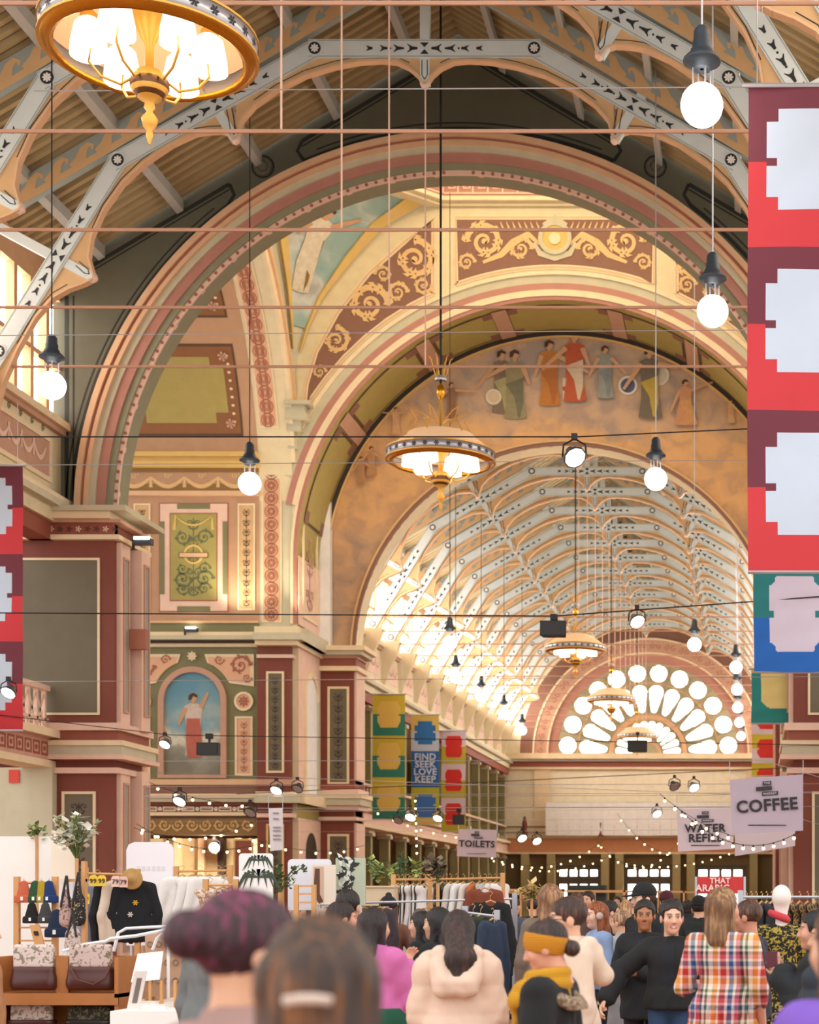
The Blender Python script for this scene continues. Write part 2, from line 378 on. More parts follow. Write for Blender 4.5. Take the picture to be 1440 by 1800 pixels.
for mi_ in (0, 1):
    w, T = clerestory('wall_near_nave'+('_right' if mi_ else '_left'), 12.0, YN0, mi_, .82, .16, True, 'glow')
    f = MB(T)
    for k in range(7):
        a0 = 34.45-k*3.43+.25; a1 = a0+3.43-.55
        if a0 < 20: continue
        pn = MB(T).box(a0, a1, 11.0, 11.78, -.02, .02, 'pink').build('frieze_panel', None, w)
        MB(T).frame(a0-.1, a1+.1, 10.9, 11.88, .1, -.02, .05, 'cream').build('panel_border', None, pn)
        o = MB(T)
        for j in range(4): swag(o, a0+.2+j*(a1-a0-.4)/4, a0+.2+(j+1)*(a1-a0-.4)/4, 11.6, .28, .03, 'pinkpale', .12)
        for j in range(5): curl(o, a0+.3+j*(a1-a0-.6)/4, 12.0, .08, 0, 1, .01, 'ornament', .3, 0)
        o.build('painted_swags', None, pn)
    g = MB(T); g.box(12, PF, 4.75, 5.25, -.5, .1, 'fasciapink'); g.box(12, PF, 5.25, 5.42, -.5, .3, 'cream'); g.box(12, PF, 4.6, 4.75, -.5, .16, 'cream')
    gal = g.build('gallery_front', None, w)
    o = MB(T)
    for j in range(40): o.frame(PF-.3-j*.42-.34, PF-.3-j*.42, 4.85, 5.15, .05, .09, .11, 'redlight'); o.disc(PF-.3-j*.42-.17, 5.0, .06, .09, .11, 8, 'redlight')
    o.build('painted_key_frieze', None, gal)
    for j in range(14):                       # balusters with crossed lattice
        a = PF-.25-j*.42; bm_ = MB(T)
        bm_.box(a-.04, a+.04, 5.42, 6.3, -.04, .04, 'pinkpale')
        for sg in (-1, 1): bm_.add([(a-.42 if sg > 0 else a, 5.5, .01), (a-.34 if sg > 0 else a-.08, 5.5, .01), (a if sg > 0 else a-.42, 6.2, .01), (a-.08 if sg > 0 else a-.34, 6.2, .01)], [(0, 1, 2, 3)], 'pinkpale')
        for sg in (-1, 1): bm_.add([(a-.21, 5.5, .0), (a-.17, 5.5, 0), (a-.21+sg*.16, 5.85, 0), (a-.24+sg*.16, 5.85, 0)], [(0, 1, 2, 3)], 'pinkpale')
        bm_.build('baluster', None, gal)
    MB(T).box(PF-6.2, PF-.1, 6.28, 6.4, -.08, .08, 'pinkpale').build('handrail', None, gal)
    MB(T).box(PF-6.2, PF-.1, 5.62, 5.68, -.04, .04, 'pinkpale').build('lower_rail', None, gal)
aw = struct(MB(front(39.0)).box(-32, NX(-1.75), 0, 9.9, -.2, 0, 'wallgreen').build('wall_aisle_left'))
MB(front(PF-.25)).box(-19.0, (92-U0)*(PF-.25)/FPX, 0, 4.6, -.24, 0, 'creamgreen').build('plaster_panel', None, aw)
tag(MB(front(PF-.27)).box(*[(u-U0)*(PF-.27)/FPX for u in (16, 34)], EYE+(V0-1376)*(PF-.27)/FPX, EYE+(V0-1353)*(PF-.27)/FPX, 0, .02, mat('#d8473c')).build('wall_notice'), 'small red square notice on the pale green wall under the left gallery', 'sign')
# ---------------------------------------------------------------- roofs
def roof(name, y0, y1, ridge_key, valley_key, period=.31):
    mb = MB(); n = int((y1-y0)/period)
    for s in (-1, 1):
        def pt(nn, y, d): return (XC+s*nn*W, y, ztop(nn)+d)
        for i in range(n):
            y = y0+i*period
            for a, b, d0, d1, k in ((0, .42, .10, .10, valley_key), (.42, .5, .10, .0, ridge_key), (.5, .92, 0, 0, ridge_key), (.92, 1, 0, .10, valley_key)):
                mb.add([pt(0, y+a*period, d0), pt(2.2, y+a*period, d0), pt(2.2, y+b*period, d1), pt(0, y+b*period, d1)], [(0, 1, 2, 3)], k)
    r = struct(mb.build(name))
    for s in (-1, 1):
        for nn in (.22, .62, 1.02, 1.42, 1.82):
            MB(lambda a, b, c: (XC+s*(nn*W+a), b, ztop(nn)-.593*a+c)).box(-.07, .07, y0, y1, -.24, 0, 'steel').build('purlin', None, r)
        for y in range(int(y0), int(y1)): pass
    return r
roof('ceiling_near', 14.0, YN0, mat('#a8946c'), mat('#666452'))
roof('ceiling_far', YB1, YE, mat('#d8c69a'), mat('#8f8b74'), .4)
# ---------------------------------------------------------------- trusses
ZB = {1: (.5, 3.88), 2: (1.397, 3.371), 3: (1.94, 2.50)}
END = (2.03, 2.36)
def truss():
    r = thing('roof_truss', 'truss', 'roof truss', (XC, 0, 0), 'painted roof trusses of the nave')
    T = lambda a, b, c: (XC+a*W, -c, NZ(b))
    hd = .042; th = .09
    def beam(p, q_, name, key='blue', hd=hd, th=th, e0=0., e1=0.):
        dx, dz = q_[0]-p[0], q_[1]-p[1]; l = math.hypot(dx, dz); ux, uz = dx/l, dz/l
        a = (p[0]-ux*e0, p[1]-uz*e0); b = (q_[0]+ux*e1, q_[1]+uz*e1); nx_, nz_ = -uz*hd, ux*hd
        o = MB(T).poly([(a[0]+nx_, a[1]+nz_), (b[0]+nx_, b[1]+nz_), (b[0]-nx_, b[1]-nz_), (a[0]-nx_, a[1]-nz_)], -th, th, key).build(name, None, r)
        if key == 'blue' and name == 'chord':
            m = MB(T); nn = 4; mid = ((p[0]+q_[0])/2, (p[1]+q_[1])/2)
            for sg in (-1, 1):                     # painted arrow heads running from both sides to the middle
                for k in range(nn):
                    d = l*(.055+.065*k)*sg; sz = .019*(1.15-.16*k)
                    cx, cz = mid[0]+ux*d, mid[1]+uz*d
                    def loc(f, g): return (cx+sg*ux*f*sz-uz*g*sz, cz+sg*uz*f*sz+ux*g*sz)
                    for g in (1, -1):
                        m.stroke([loc(-1.0, 0), loc(.1, .12*g), loc(1.1, .9*g)], [.011, .012, .003], th+.006, 'black')
                    m.stroke([loc(-1.1, 0), loc(.6, 0)], [.006, .014], th+.007, 'black')
                    if k < 2: m.disc(*loc(1.9, 0), .005, th, th+.007, 6, 'black')
            for sg in (-1, 1):
                cx, cz = mid[0]-uz*.026*sg, mid[1]+ux*.026*sg
                m.flat([(cx-ux*.02, cz-uz*.02), (cx+ux*.02, cz+uz*.02), (cx+uz*.022*sg, cz-ux*.022*sg)], th+.006, 'black')
            for sg in (-1, 1):
                m.stroke([(a[0]+sg*nx_*.86, a[1]+sg*nz_*.86), (b[0]+sg*nx_*.86, b[1]+sg*nz_*.86)], .004, th+.005, 'bluedark')
            m.build('painted_arrows', None, o)
        return o
    B = lambda i, s: (s*ZB[i][0], ZB[i][1])
    beam(B(1, -1), B(1, 1), 'chord', e0=.03, e1=.03)
    for s in (-1, 1):
        beam(B(1, s), B(2, s), 'chord', e1=.03); beam(B(2, s), B(3, s), 'chord'); beam(B(3, s), (s*END[0], END[1]), 'foot', e0=.0)
        ap, ev = (0, 4.317), (s*2.08, 4.317-.593*2.08)
        ra = beam(ap, ev, 'rafter', 'bluedark', .052, .08)
        dx, dz = ev[0], ev[1]-ap[1]; l = math.hypot(dx, dz); ux, uz = dx/l, dz/l; m = MB(T)
        def loc(f, g): return (ap[0]+ux*f-s*uz*g*0-0*g+(uz*s)*0, ap[1]+uz*f+g/abs(ux)*1.0)
        def lc(f, g): return (ux*f+(-uz*s)*g, ap[1]+uz*f+(ux*s)*g)
        pit = .135; k = 0
        m.stroke([lc(0, -.036), lc(l, -.036)], .03, .086, 'tan')
        while k*pit < l-.1:                        # running wave along the rafter
            f0 = l-k*pit
            m.stroke([lc(f0, -.03), lc(f0-.05, -.012), lc(f0-.085, .022), lc(f0-.115, .03), lc(f0-.13, .016), lc(f0-.118, .004)], [.05, .05, .034, .022, .016, .012], .087, 'tan'); k += 1
        m.build('painted_wave', None, ra)
        for i in (1, 2, 3):
            x_, z_ = B(i, s); o = MB(T).disc(x_, z_, .038, 0, .10, 16, 'blue'); bo = o.build('bolt_plate', None, r)
            o = MB(T).arc(.020, .028, x_, z_, 0, 2*pi, 16, .09, .112, 'black'); rosette(o, x_, z_, .020, .108, 'white', 8); o.disc(x_, z_, .021, .09, .104, 14, 'black'); o.build('rosette', None, bo)
    # pendant struts with knobs
    def strut(mid, kn, far):
        so = beam(far, kn, 'strut', 'blue', .022, .07); 
        m = MB(T); dx, dz = kn[0]-mid[0], kn[1]-mid[1]; l = math.hypot(dx, dz); ux, uz = dx/l, dz/l
        p0 = (mid[0]+ux*.05, mid[1]+uz*.05); p1 = (kn[0]-ux*.02, kn[1]-uz*.02)
        for sg in (-1, 1): m.stroke([(p0[0]-uz*.012*sg, p0[1]+ux*.012*sg), (p1[0]-ux*.02-uz*.012*sg, p1[1]-uz*.02+ux*.012*sg), p1], .004, .076, 'black')
        m.build('painted_line', None, so)
        MB(lambda a, b, c: (XC+a, b, c)).ball((kn[0]*W, 0, NZ(kn[1])), .085, 10, 'pinkpale').build('knob', None, r, True)
    def mid(i, j, s): return ((B(i, s)[0]+B(j, s)[0])/2, (B(i, s)[1]+B(j, s)[1])/2)
    strut((0, 3.88), (0, 3.72), (0, 4.3))
    for s in (-1, 1):
        strut((s*.90, mid(1, 2, s)[1]+.03), (s*.865, 3.468), (s*1.02, 3.72)); strut((s*1.62, mid(2, 3, s)[1]), (s*1.514, 2.839), (s*2.0, 3.1))
        pts1 = [(0, 3.72), (.03, 3.765), (.07, 3.80), (.13, 3.828), (.2, 3.834), (.3, 3.828), (.42, 3.805), (.55, 3.765), (.68, 3.70), (.78, 3.63), (.84, 3.56), (.865, 3.468)]
        out1 = [(.86, 3.66), (.5, 3.86), (0, 3.86)]
        pts2 = [(.865, 3.468), (.89, 3.50), (.93, 3.512), (.985, 3.51), (1.05, 3.50), (1.16, 3.45), (1.29, 3.36), (1.385, 3.27), (1.47, 3.15), (1.525, 3.03), (1.54, 2.93), (1.514, 2.839)]
        out2 = [(1.66, 2.93), (1.38, 3.35), (.88, 3.62)]
        pts3 = [(1.514, 2.839), (1.56, 2.815), (1.63, 2.79), (1.70, 2.75), (1.78, 2.66), (1.86, 2.52), (1.93, 2.36), (1.97, 2.2)]
        out3 = [(2.02, 2.2), (2.0, 2.42), (1.90, 2.52), (1.64, 2.94)]
        for a_, b_ in ((pts1, out1), (pts2, out2), (pts3, out3)):
            pl = MB(T).poly([(s*x_, z_) for x_, z_ in a_+b_], -.05, .05, 'tan').build('spandrel_plate', None, r)
            ri = MB(T)
            for (x0, z0), (x1, z1) in zip(a_, a_[1:]):
                dx, dz = x1-x0, z1-z0; l = math.hypot(dx, dz); nx_, nz_ = dz/l*.009, -dx/l*.009
                ri.poly([(s*x0, z0), (s*x1, z1), (s*(x1+nx_), z1+nz_), (s*(x0+nx_), z0+nz_)], -.09, .09, 'orange')
            ri.stroke([(s*(x_), z_+.018) for x_, z_ in a_[2:-2]], .004, .056, 'black')
            ri.build('plate_rim', None, pl)
    zt = 12.42
    MB(lambda a, b, c: (XC+a, b, c)).tube([(-1.97*W, 0, zt), (1.97*W, 0, zt)], .028, 6, 'pink').build('tie_rod', None, r)
    MB(lambda a, b, c: (XC+a, b, c)).tube([(0, 0, zt), (0, 0, NZ(3.72))], .016, 5, 'pinkpale').build('hanger_rod', None, r)
    for ch in list(r.children):
        pass
    return r
TR = truss()
ORD = ['first', 'second', 'third', 'fourth', 'fifth', 'sixth', 'seventh', 'eighth', 'ninth', 'tenth', 'eleventh', 'twelfth', 'thirteenth']
TR.location.y = 34.3; TR['label'] = 'pale blue roof truss with gold waves, nearest in front of the big arch'
for i, y in enumerate((30.87, 27.3, 23.8, 20.4)): dup(TR, (XC, y, 0), 'pale blue roof truss in the near hall, %s before the big arch' % ORD[i+1])
for i in range(13): dup(TR, (XC, 64.61+3.43*i, 0), 'pale blue roof truss of the far nave, %s beyond the mural arch' % ORD[i])
# ================================================================ crossing
RA, ZA = 8.6, 13.1
CORN = 25.0
aw_ = arch_wall('wall_crossing_far', YA, YB, RA, ZA, 8.755, lambda x: 26.5, 'wallcream', 'mustard')
T = front(YA)
for bd_ in (('roll_moulding', 9.42/W, 9.55/W, .12, 'cream'), ('green_band', 9.15/W, 9.42/W, .05, 'creamgreen'), ('salmon_band', 8.93/W, 9.15/W, .06, 'salmon')):
    tc_ = math.acos(8.755/(bd_[1]*W)); archivolt(aw_, T, XC, ZA, [bd_], 60, tc_, pi-tc_)
archivolt(aw_, T, XC, ZA, [('cream_band', 8.72/W, 8.80/W, .10, 'cream'), ('inner_bead', 8.6/W, 8.72/W, .05, 'salmon')], 60, zlow=10.9)
archivolt(aw_, T, XC, ZA, [('cream_band', 8.80/W, 8.93/W, .08, 'cream')], 60, .2, pi-.2)
# scroll panels above the arch
def arc_bottom(x): return ZA+sqrt(max(0, 9.7**2-x*x))
def scroll_panel(label, outline, curls, extra=None):
    p = MB(T).flat([(XC+a, b) for a, b in outline], .012, 'brown').build('scroll_panel', None, aw_)
    bd = MB(T); n = len(outline)
    cx = sum(a for a, b in outline)/n; cz = sum(b for a, b in outline)/n
    bd.stroke([(XC+a, b) for a, b in outline]+[(XC+outline[0][0], outline[0][1])], .16, .02, 'cream'); bd.stroke([(XC+a, b) for a, b in outline]+[(XC+outline[0][0], outline[0][1])], .06, .03, 'orange')
    bd.build('panel_border', None, p)
    o = MB(T)
    for (a, b, r, a0, d) in curls: curl(o, XC+a, b, r, a0, d, .03, 'scroll', .3, 8, 1.7)
    if extra: extra(o)
    o.build('painted_scroll', None, p)
nn = 14
cen = [(-3.3+6.6*i/nn, arc_bottom(-3.3+6.6*i/nn)) for i in range(nn+1)]+[(3.3, 24.45), (-3.3, 24.45)]
def cenx(o):
    for s in (-1, 1):
        o.stroke([(XC+s*.5, 23.55), (XC+s*.9, 23.9), (XC+s*1.4, 23.6), (XC+s*1.8, 23.2), (XC+s*2.4, 22.95)], [.1, .2, .26, .2, .1], .028, 'scroll')
        for k in range(7): o.stroke([(XC+s*(.5+.2*k), 24.0), (XC+s*(.62+.2*k), 24.3)], [.09, .02], .029, 'scroll')
    o.arc(.42, .56, XC, 23.75, 0, 2*pi, 20, .02, .09, 'creamgreen'); o.disc(XC, 23.75, .42, .0, .06, 20, 'yellowgold'); o.disc(XC, 23.72, .2, .05, .1, 10, 'cream')
    o.stroke([(XC-.7, 23.6), (XC-.5, 23.25), (XC, 23.1), (XC+.5, 23.25), (XC+.7, 23.6)], [.1, .2, .22, .2, .1], .035, 'creamgreen')
    o.stroke([(XC-.4, 24.2), (XC, 24.42), (XC+.4, 24.2)], [.1, .24, .1], .035, 'creamgreen')
scroll_panel('', cen, [(-2.35, 23.65, .62, pi, -1), (2.35, 23.65, .62, 0, 1), (-1.15, 23.4, .4, 0, 1), (1.15, 23.4, .4, pi, -1), (-2.95, 22.95, .28, 0, 1), (2.95, 22.95, .28, pi, -1)], cenx)
for s in (-1, 1):
    out = [(-4.05, arc_bottom(4.05)), (-4.05, 24.4), (-5.0, 23.65), (-6.19, 22.6), (-7.25, 21.28), (-7.97, 19.97), (-8.29, 18.9), (-8.36, 18.1)]+[(-x_, arc_bottom(x_)) for x_ in (8.1, 7.6, 7.0, 6.3, 5.6, 4.8)]
    scroll_panel('', [(a*-s, b) for a, b in out], [(s*4.68, 23.05, .66, pi/2, s), (s*5.25, 21.95, .34, 0, -s), (s*6.2, 21.55, .66, 0, -s), (s*5.72, 22.55, .28, pi, s), (s*7.3, 20.35, .44, pi/2, s), (s*7.85, 19.3, .22, 0, -s), (s*4.4, 22.2, .3, 0, s)])
# ring cornice of the octagon with a key pattern, drum above with lit windows
OCT = [(XC+s1*a, 48.15+s2*b) for s1, a, s2, b in ((-1, 3.81, 1, 8.75), (1, 3.81, 1, 8.75), (1, 8.75, 1, 3.81), (1, 8.75, -1, 3.81), (1, 3.81, -1, 8.75), (-1, 3.81, -1, 8.75), (-1, 8.75, -1, 3.81), (-1, 8.75, 1, 3.81))]
OC = (XC, 48.15)
def octring(mb, z0, z1, ins, th, k):
    for i in range(8):
        a, b = OCT[i], OCT[(i+1) % 8]
        f = lambda p, d: (OC[0]+(p[0]-OC[0])*(1-d/8.75), OC[1]+(p[1]-OC[1])*(1-d/8.75))
        a0, b0, a1, b1 = f(a, ins), f(b, ins), f(a, ins-th), f(b, ins-th)
        mb.add([(*a0, z0), (*b0, z0), (*b0, z1), (*a0, z1), (*a1, z0), (*b1, z0), (*b1, z1), (*a1, z1)], [(0, 1, 2, 3), (4, 5, 6, 7), (0, 1, 5, 4), (2, 3, 7, 6)], k)
m = MB(); octring(m, 24.8, 24.92, .12, .5, 'wallcream'); octring(m, 24.92, 25.05, .3, .7, 'cream'); octring(m, 25.05, 25.12, .2, .5, 'pink'); octring(m, 25.12, 25.78, .1, .4, 'salmon'); octring(m, 25.78, 25.95, .35, .7, 'yellowgold'); octring(m, 25.95, 28.5, .0, .4, 'wallcream'); octring(m, 32.5, 33.5, 0, .4, 'wallcream')
drum = struct(m.build('wall_drum'))
k = MB()
for i in (7, 0, 1):                         # painted Greek key
    a, b = Vector((*OCT[i], 0)), Vector((*OCT[(i+1) % 8], 0)); L = (b-a).length; d = (b-a)/L; nrm = Vector((OC[0], OC[1], 0))-(a+b)/2; nrm.normalize()
    Tk = (lambda a, d, nrm: (lambda x_, z_, c: tuple(a+d*x_+nrm*(.105+c)+Vector((0, 0, z_)))))(a, d, nrm)
    k.T = Tk; N = int(L/.5)
    for j in range(N):
        x0 = .1+(L-.2)*j/N; w_ = (L-.2)/N; z0, z1 = 25.22, 25.68
        k.stroke([(x0, z0), (x0, z1), (x0+w_*.8, z1), (x0+w_*.8, z0+.17), (x0+w_*.38, z0+.17), (x0+w_*.38, z0+.3)], .06, .012, 'pinkpale'); k.stroke([(x0, z0), (x0+w_, z0)], .06, .013, 'pinkpale')
k.build('painted_key_pattern', None, drum)
for i in range(8):
    a, b = Vector((*OCT[i], 0)), Vector((*OCT[(i+1) % 8], 0))
    for t0, t1 in ((.08, .48), (.52, .92)):
        p0, p1 = a+(b-a)*t0, a+(b-a)*t1
        MB().add([(p0.x, p0.y, 28.5), (p1.x, p1.y, 28.5), (p1.x, p1.y, 32.5), (p0.x, p0.y, 32.5)], [(0, 1, 2, 3)], 'glowdrum').build('drum_pane', None, drum)
struct(MB(lambda a, b, c: (OC[0]+a, OC[1]+b, c)).lathe([(9.6, 33.5), (8.8, 36.5), (6, 40), (.1, 42)], 24, (0, 0, 0), 'wallcream').build('ceiling_dome'))
# pendentives with painted sky
CUR = [(0, 18.4), (.11, 19.7), (.46, 20.75), (.98, 21.8), (2.03, 23.07), (3.07, 24.1), (4.4, 24.86), (4.95, 25.0)]
def sky_fn(nt, tc, b):
    n1 = noise(nt, tc, .55, 6, dist=.6); return ramp(nt, n1, [(.3, '#7fa5a0'), (.45, '#9bb3ab'), (.56, '#c9cdc4'), (.7, '#9a948f')])
PAL['skypaint'] = node_mat('painted_sky', sky_fn)
def figure(mb, at, h, robe, skin='#c99a72', hair='#4a2c1c', lean=0., arm=(.3, .55), arm2=(-.28, .4), c=.03, robe2=None, wide=.26):
    """a small painted robed figure: flat print on a mural"""
    def L(a, b): return (at[0]+a*h+lean*b*h, at[1]+b*h)
    R_ = mat(robe, var=.25, scale=6); S_ = mat(skin); H_ = mat(hair)
    mb.flat([L(-wide*.6, 0), L(-wide*.2, -.02), L(wide*.2, -.02), L(wide*.7, 0), L(wide*.5, .3), L(.13, .55), L(.15, .8), L(.05, .85), L(-.05, .85), L(-.15, .8), L(-.12, .55), L(-wide*.45, .3)], c, R_)
    if robe2: mb.flat([L(-.13, .5), L(.13, .6), L(wide*.5, .2), L(wide*.3, 0), L(.05, .02), L(0, .3)], c+.004, mat(robe2, var=.25, scale=6))
    for sx, ar in ((1, arm), (-1, arm2)): mb.stroke([L(sx*.12, .77), L(sx*.12+ar[0]*.5, .77+(ar[1]-.77)*.5+.0), L(sx*.12+ar[0], ar[1])], [.075*h, .06*h, .04*h], c+.006, S_)
    mb.disc(*L(.0, .93), .062*h, c-.01, c+.008, 10, S_); mb.stroke([L(0, .84), L(0, .9)], .05*h, c+.007, S_)
    mb.flat([L(-.075, .9), L(-.07, .98), L(0, 1.02), L(.07, .98), L(.065, .94), L(0, .965), L(-.03, .9)], c+.012, H_)
for s in (0, 1):
    M_ = mirrored if s else (lambda T: T)
    def Tp(a, b, c, lift=0.):
        """a in 0..1 from front arch side to transept side, b index along CUR"""
        i = min(int(b), len(CUR)-2); f = b-i; sx = CUR[i][0]*(1-f)+CUR[i+1][0]*f; zz = CUR[i][1]*(1-f)+CUR[i+1][1]*f
        x_ = XL+sx*(1-a); y_ = YA-sx*a; return (x_+c*.7, y_-c*.7, zz-c*.3)
    m = MB(M_(Tp)); N = 28
    for b0 in range(N):
        for a0 in range(4):
            ba, bb = 7*b0/N, 7*(b0+1)/N; m.add([(a0/4, ba, .02), ((a0+1)/4, ba, .02), ((a0+1)/4, bb, .02), (a0/4, bb, .02)], [(0, 1, 2, 3)], 'creamgreen')
    pen = struct(m.build('wall_pendentive'+('_right' if s else '_left')))
    m = MB(M_(Tp))
    for b0 in range(20):
        ba, bb = 2+4.0*b0/20, 2+4.0*(b0+1)/20
        for a0 in range(4):
            fa = .10; m.add([(fa+(1-2*fa)*a0/4, ba, .07), (fa+(1-2*fa)*(a0+1)/4, ba, .07), (fa+(1-2*fa)*(a0+1)/4, bb, .07), (fa+(1-2*fa)*a0/4, bb, .07)], [(0, 1, 2, 3)], 'skypaint')
    pn = m.build('sky_painting', None, pen)
    m = MB(M_(lambda a, b, c: Tp(a, b, c)))
    for aa in (.03, .97):
        for b0 in range(24):
            ba, bb = 1.3+4.9*b0/24, 1.3+4.9*(b0+1)/24; w0 = .1
            key = 'yellowgold' if b0 % 5 else 'gold'
            m.add([(aa-w0 if aa > .5 else aa, ba, .03), (aa if aa > .5 else aa+w0, ba, .03), (aa if aa > .5 else aa+w0, ba, .16), (aa-w0 if aa > .5 else aa, ba, .16), (aa-w0 if aa > .5 else aa, bb, .03), (aa if aa > .5 else aa+w0, bb, .03), (aa if aa > .5 else aa+w0, bb, .16), (aa-w0 if aa > .5 else aa, bb, .16)], [(2, 3, 7, 6), (0, 3, 7, 4), (1, 2, 6, 5)], key)
    m.add([(.03, 6.0, .16), (.97, 6.0, .16), (.97, 6.2, .16), (.03, 6.2, .16), (.03, 6.0, .03), (.97, 6.0, .03)], [(0, 1, 2, 3), (0, 1, 5, 4)], 'yellowgold')
    m.build('gilded_frame', None, pn)
    # flying figure, painted
    m = MB(M_(Tp)); base = m.T
    def Tq(a, b, c): return base(.55-a*.25, 4.05+b*.62, .09+c)
    m.T = Tq
    figure(m, (-.4, -1.7), 3.3, '#d9cdb4', lean=.2, arm=(.2, .98), arm2=(-.12, .6), robe2='#8d6a2e', c=.02, wide=.4)
    m.build('painted_figure', None, pn)
    # bracket where the pendentive starts
    br = MB(M_(lambda a, b, c: (XL+a, YA-b, c)))
    for z0, z1, d in ((17.25, 17.6, .38), (17.6, 17.75, .62), (17.75, 18.05, .55), (18.05, 18.15, .75), (16.7, 17.25, .2)): br.box(-.1, d, -.1, d, z0, z1, 'creamgreen')
    br.build('bracket', None, pen)
# transept arch (left plane of the crossing), its rosette soffit and coffered vault
YT, RT, ZT = 48.45, 8.45, 15.0
for s in (0, 1):
    M_ = mirrored if s else (lambda T: T)
    m = MB(M_(lambda a, b, c: (XL-c, a, b))); n = 40
    pts = [(YT+RT*cos(pi*i/n), ZT+RT*sin(pi*i/n)) for i in range(n+1)]
    for (y0, z0), (y1, z1) in zip(pts, pts[1:]):
        for c in (0, 1.1): m.add([(y0, z0, c), (y1, z1, c), (y1, 26.4, c), (y0, 26.4, c)], [(0, 1, 2, 3)], 'creamgreen')
        m.add([(y0, z0, 0), (y1, z1, 0), (y1, z1, 1.1), (y0, z0, 1.1)], [(0, 1, 2, 3)], 'wallcream')
    m.add([(YN1, 0, 0), (YT-RT, 0, 0), (YT-RT, 26, 0), (YN1, 26, 0)], [(0, 1, 2, 3)], 'creamgreen')
    tw = struct(m.build('wall_crossing'+('_right' if s else '_left')))
    Tv = M_(lambda a, b, c: (XL-a, YT+(RT-c)*cos(b), ZT+(RT-c)*sin(b)))
    Tj = M_(lambda a, b, c: (XL-a, YA-c, b))
    def band(mb, a0, a1, b0, b1, k, c=.02, n=18):
        for i in range(n): mb.add([(a0, b0+(b1-b0)*i/n, c), (a1, b0+(b1-b0)*i/n, c), (a1, b0+(b1-b0)*(i+1)/n, c), (a0, b0+(b1-b0)*(i+1)/n, c)], [(0, 1, 2, 3)], k)
    # arch face mouldings seen from the crossing
    Tfa = M_(lambda a, b, c: (XL+c, YT+a*cos(b), ZT+a*sin(b)))
    m = MB(Tfa)
    for a0, a1, c, k in ((8.45, 8.75, .12, 'cream'), (8.75, 8.9, .2, 'orange'), (8.9, 9.15, .14, 'pinkpale')):
        for i in range(30):
            b0, b1 = .15+2.8*i/30, .15+2.8*(i+1)/30
            m.add([(a0, b0, c), (a1, b0, c), (a1, b1, c), (a0, b1, c)], [(0, 1, 2, 3)], k); m.add([(a0, b0, c), (a0, b1, c), (a0, b1, 0), (a0, b0, 0)], [(0, 1, 2, 3)], k)
    m.build('arch_moulding', None, tw)
    for (mk, b0, b1, Tx) in (('soffit', .28, 2.7, Tv), ('jamb', 10.95, 17.0, Tj)):
        m = MB(Tx)
        if mk == 'soffit': band(m, .36, 1.03, b0, b1, 'cream', .02, 30); band(m, .43, .96, b0+.01, b1-.01, 'roseback', .035, 30)
        else: m.box(.36, 1.03, b0, b1, 0, .02, 'cream'); m.box(.43, .96, b0+.08, b1-.08, 0, .035, 'roseback')
        bd = m.build('rosette_band', None, tw); m = MB(Tx); stp = .43 if mk == 'jamb' else .052; k = 0
        while b0+(k+.7)*stp < b1:
            y = b0+(k+.6)*stp
            for i in range(8):
                t = 2*pi*i/8; f = 1 if mk == 'jamb' else 1/8.3
                m.stroke([(.695+.05*cos(t), y+.05*sin(t)*f), (.695+.15*cos(t), y+.15*sin(t)*f)], [.05, .09] if mk == 'jamb' else [.02, .03], .05, 'rosedark')
            f = 1 if mk == 'jamb' else 1/8.3
            for i in range(10):
                t0, t1 = 2*pi*i/10, 2*pi*(i+1)/10
                m.add([(.695+r*cos(t), y+r*sin(t)*f, .045) for r, t in ((.2, t0), (.235, t0), (.235, t1), (.2, t1))], [(0, 1, 2, 3)], 'rosedark')
            k += 1
        m.build('painted_rosettes', None, bd)
    # vault of the transept with coffers
    m = MB(Tv); n = 30
    for i in range(n): m.add([(1.1, pi*i/n, 0), (14, pi*i/n, 0), (14, pi*(i+1)/n, 0), (1.1, pi*(i+1)/n, 0)], [(0, 1, 2, 3)], 'tanpink')
    va = struct(m.build('ceiling_transept'+('_right' if s else '_left')))
    for a0 in (1.55, 6.3):
        for b0, b1 in ((.25, .60), (.70, 1.0), (1.1, 1.5)):
            a1 = a0+4.0; m = MB(Tv); da, db = .42, .42/8.45; band(m, a0, a1, b0, b1, 'darkbrown', .02, 6); band(m, a0+.06, a1-.06, b0+.01, b1-.01, mat('#8a5a34'), .03, 6)
            cf = m.build('coffer', None, va); m = MB(Tv)
            n_ = 8
            ol = [(a0+da*2, b0+db), (a1-da*2, b0+db), (a1-da*2, b0+db*1.8), (a1-da, b0+db*1.8), (a1-da, b1-db*1.8), (a1-da*2, b1-db*1.8), (a1-da*2, b1-db), (a0+da*2, b1-db), (a0+da*2, b1-db*1.8), (a0+da, b1-db*1.8), (a0+da, b0+db*1.8), (a0+da*2, b0+db*1.8)]
            band(m, a0+da*2, a1-da*2, b0+db, b1-db, 'mustard', .04, 8); band(m, a0+da, a1-da, b0+db*1.8, b1-db*1.8, 'mustard', .041, 6)
            m.build('coffer_panel', None, cf); m = MB(Tv)
            for ia in (a0+da*.9, a1-da*.9):
                for ib in (b0+db*.95, b1-db*.95):
                    for i in range(6): t = 2*pi*i/6; m.add([(ia+.16*cos(t+d), ib+.16/8.4*sin(t+d), .07) for d in (0, .35, .7)]+[(ia, ib, .09)], [(0, 1, 2, 3)], 'pink')
            for i in range(9): y = b0+.05+(b1-b0-.1)*i/8; m.add([(a0+.2, y, .05), (a0+.29, y, .05), (a0+.29, y+.009, .05), (a0+.2, y+.009, .05)], [(0, 1, 2, 3)], 'cream')
            m.build('coffer_bosses', None, cf)
    # niche wall of the transept
    Tn = M_(front(YA)); g = lambda u: (u-U0)*YA/FPX; z = lambda v: EYE+(V0-v)*YA/FPX
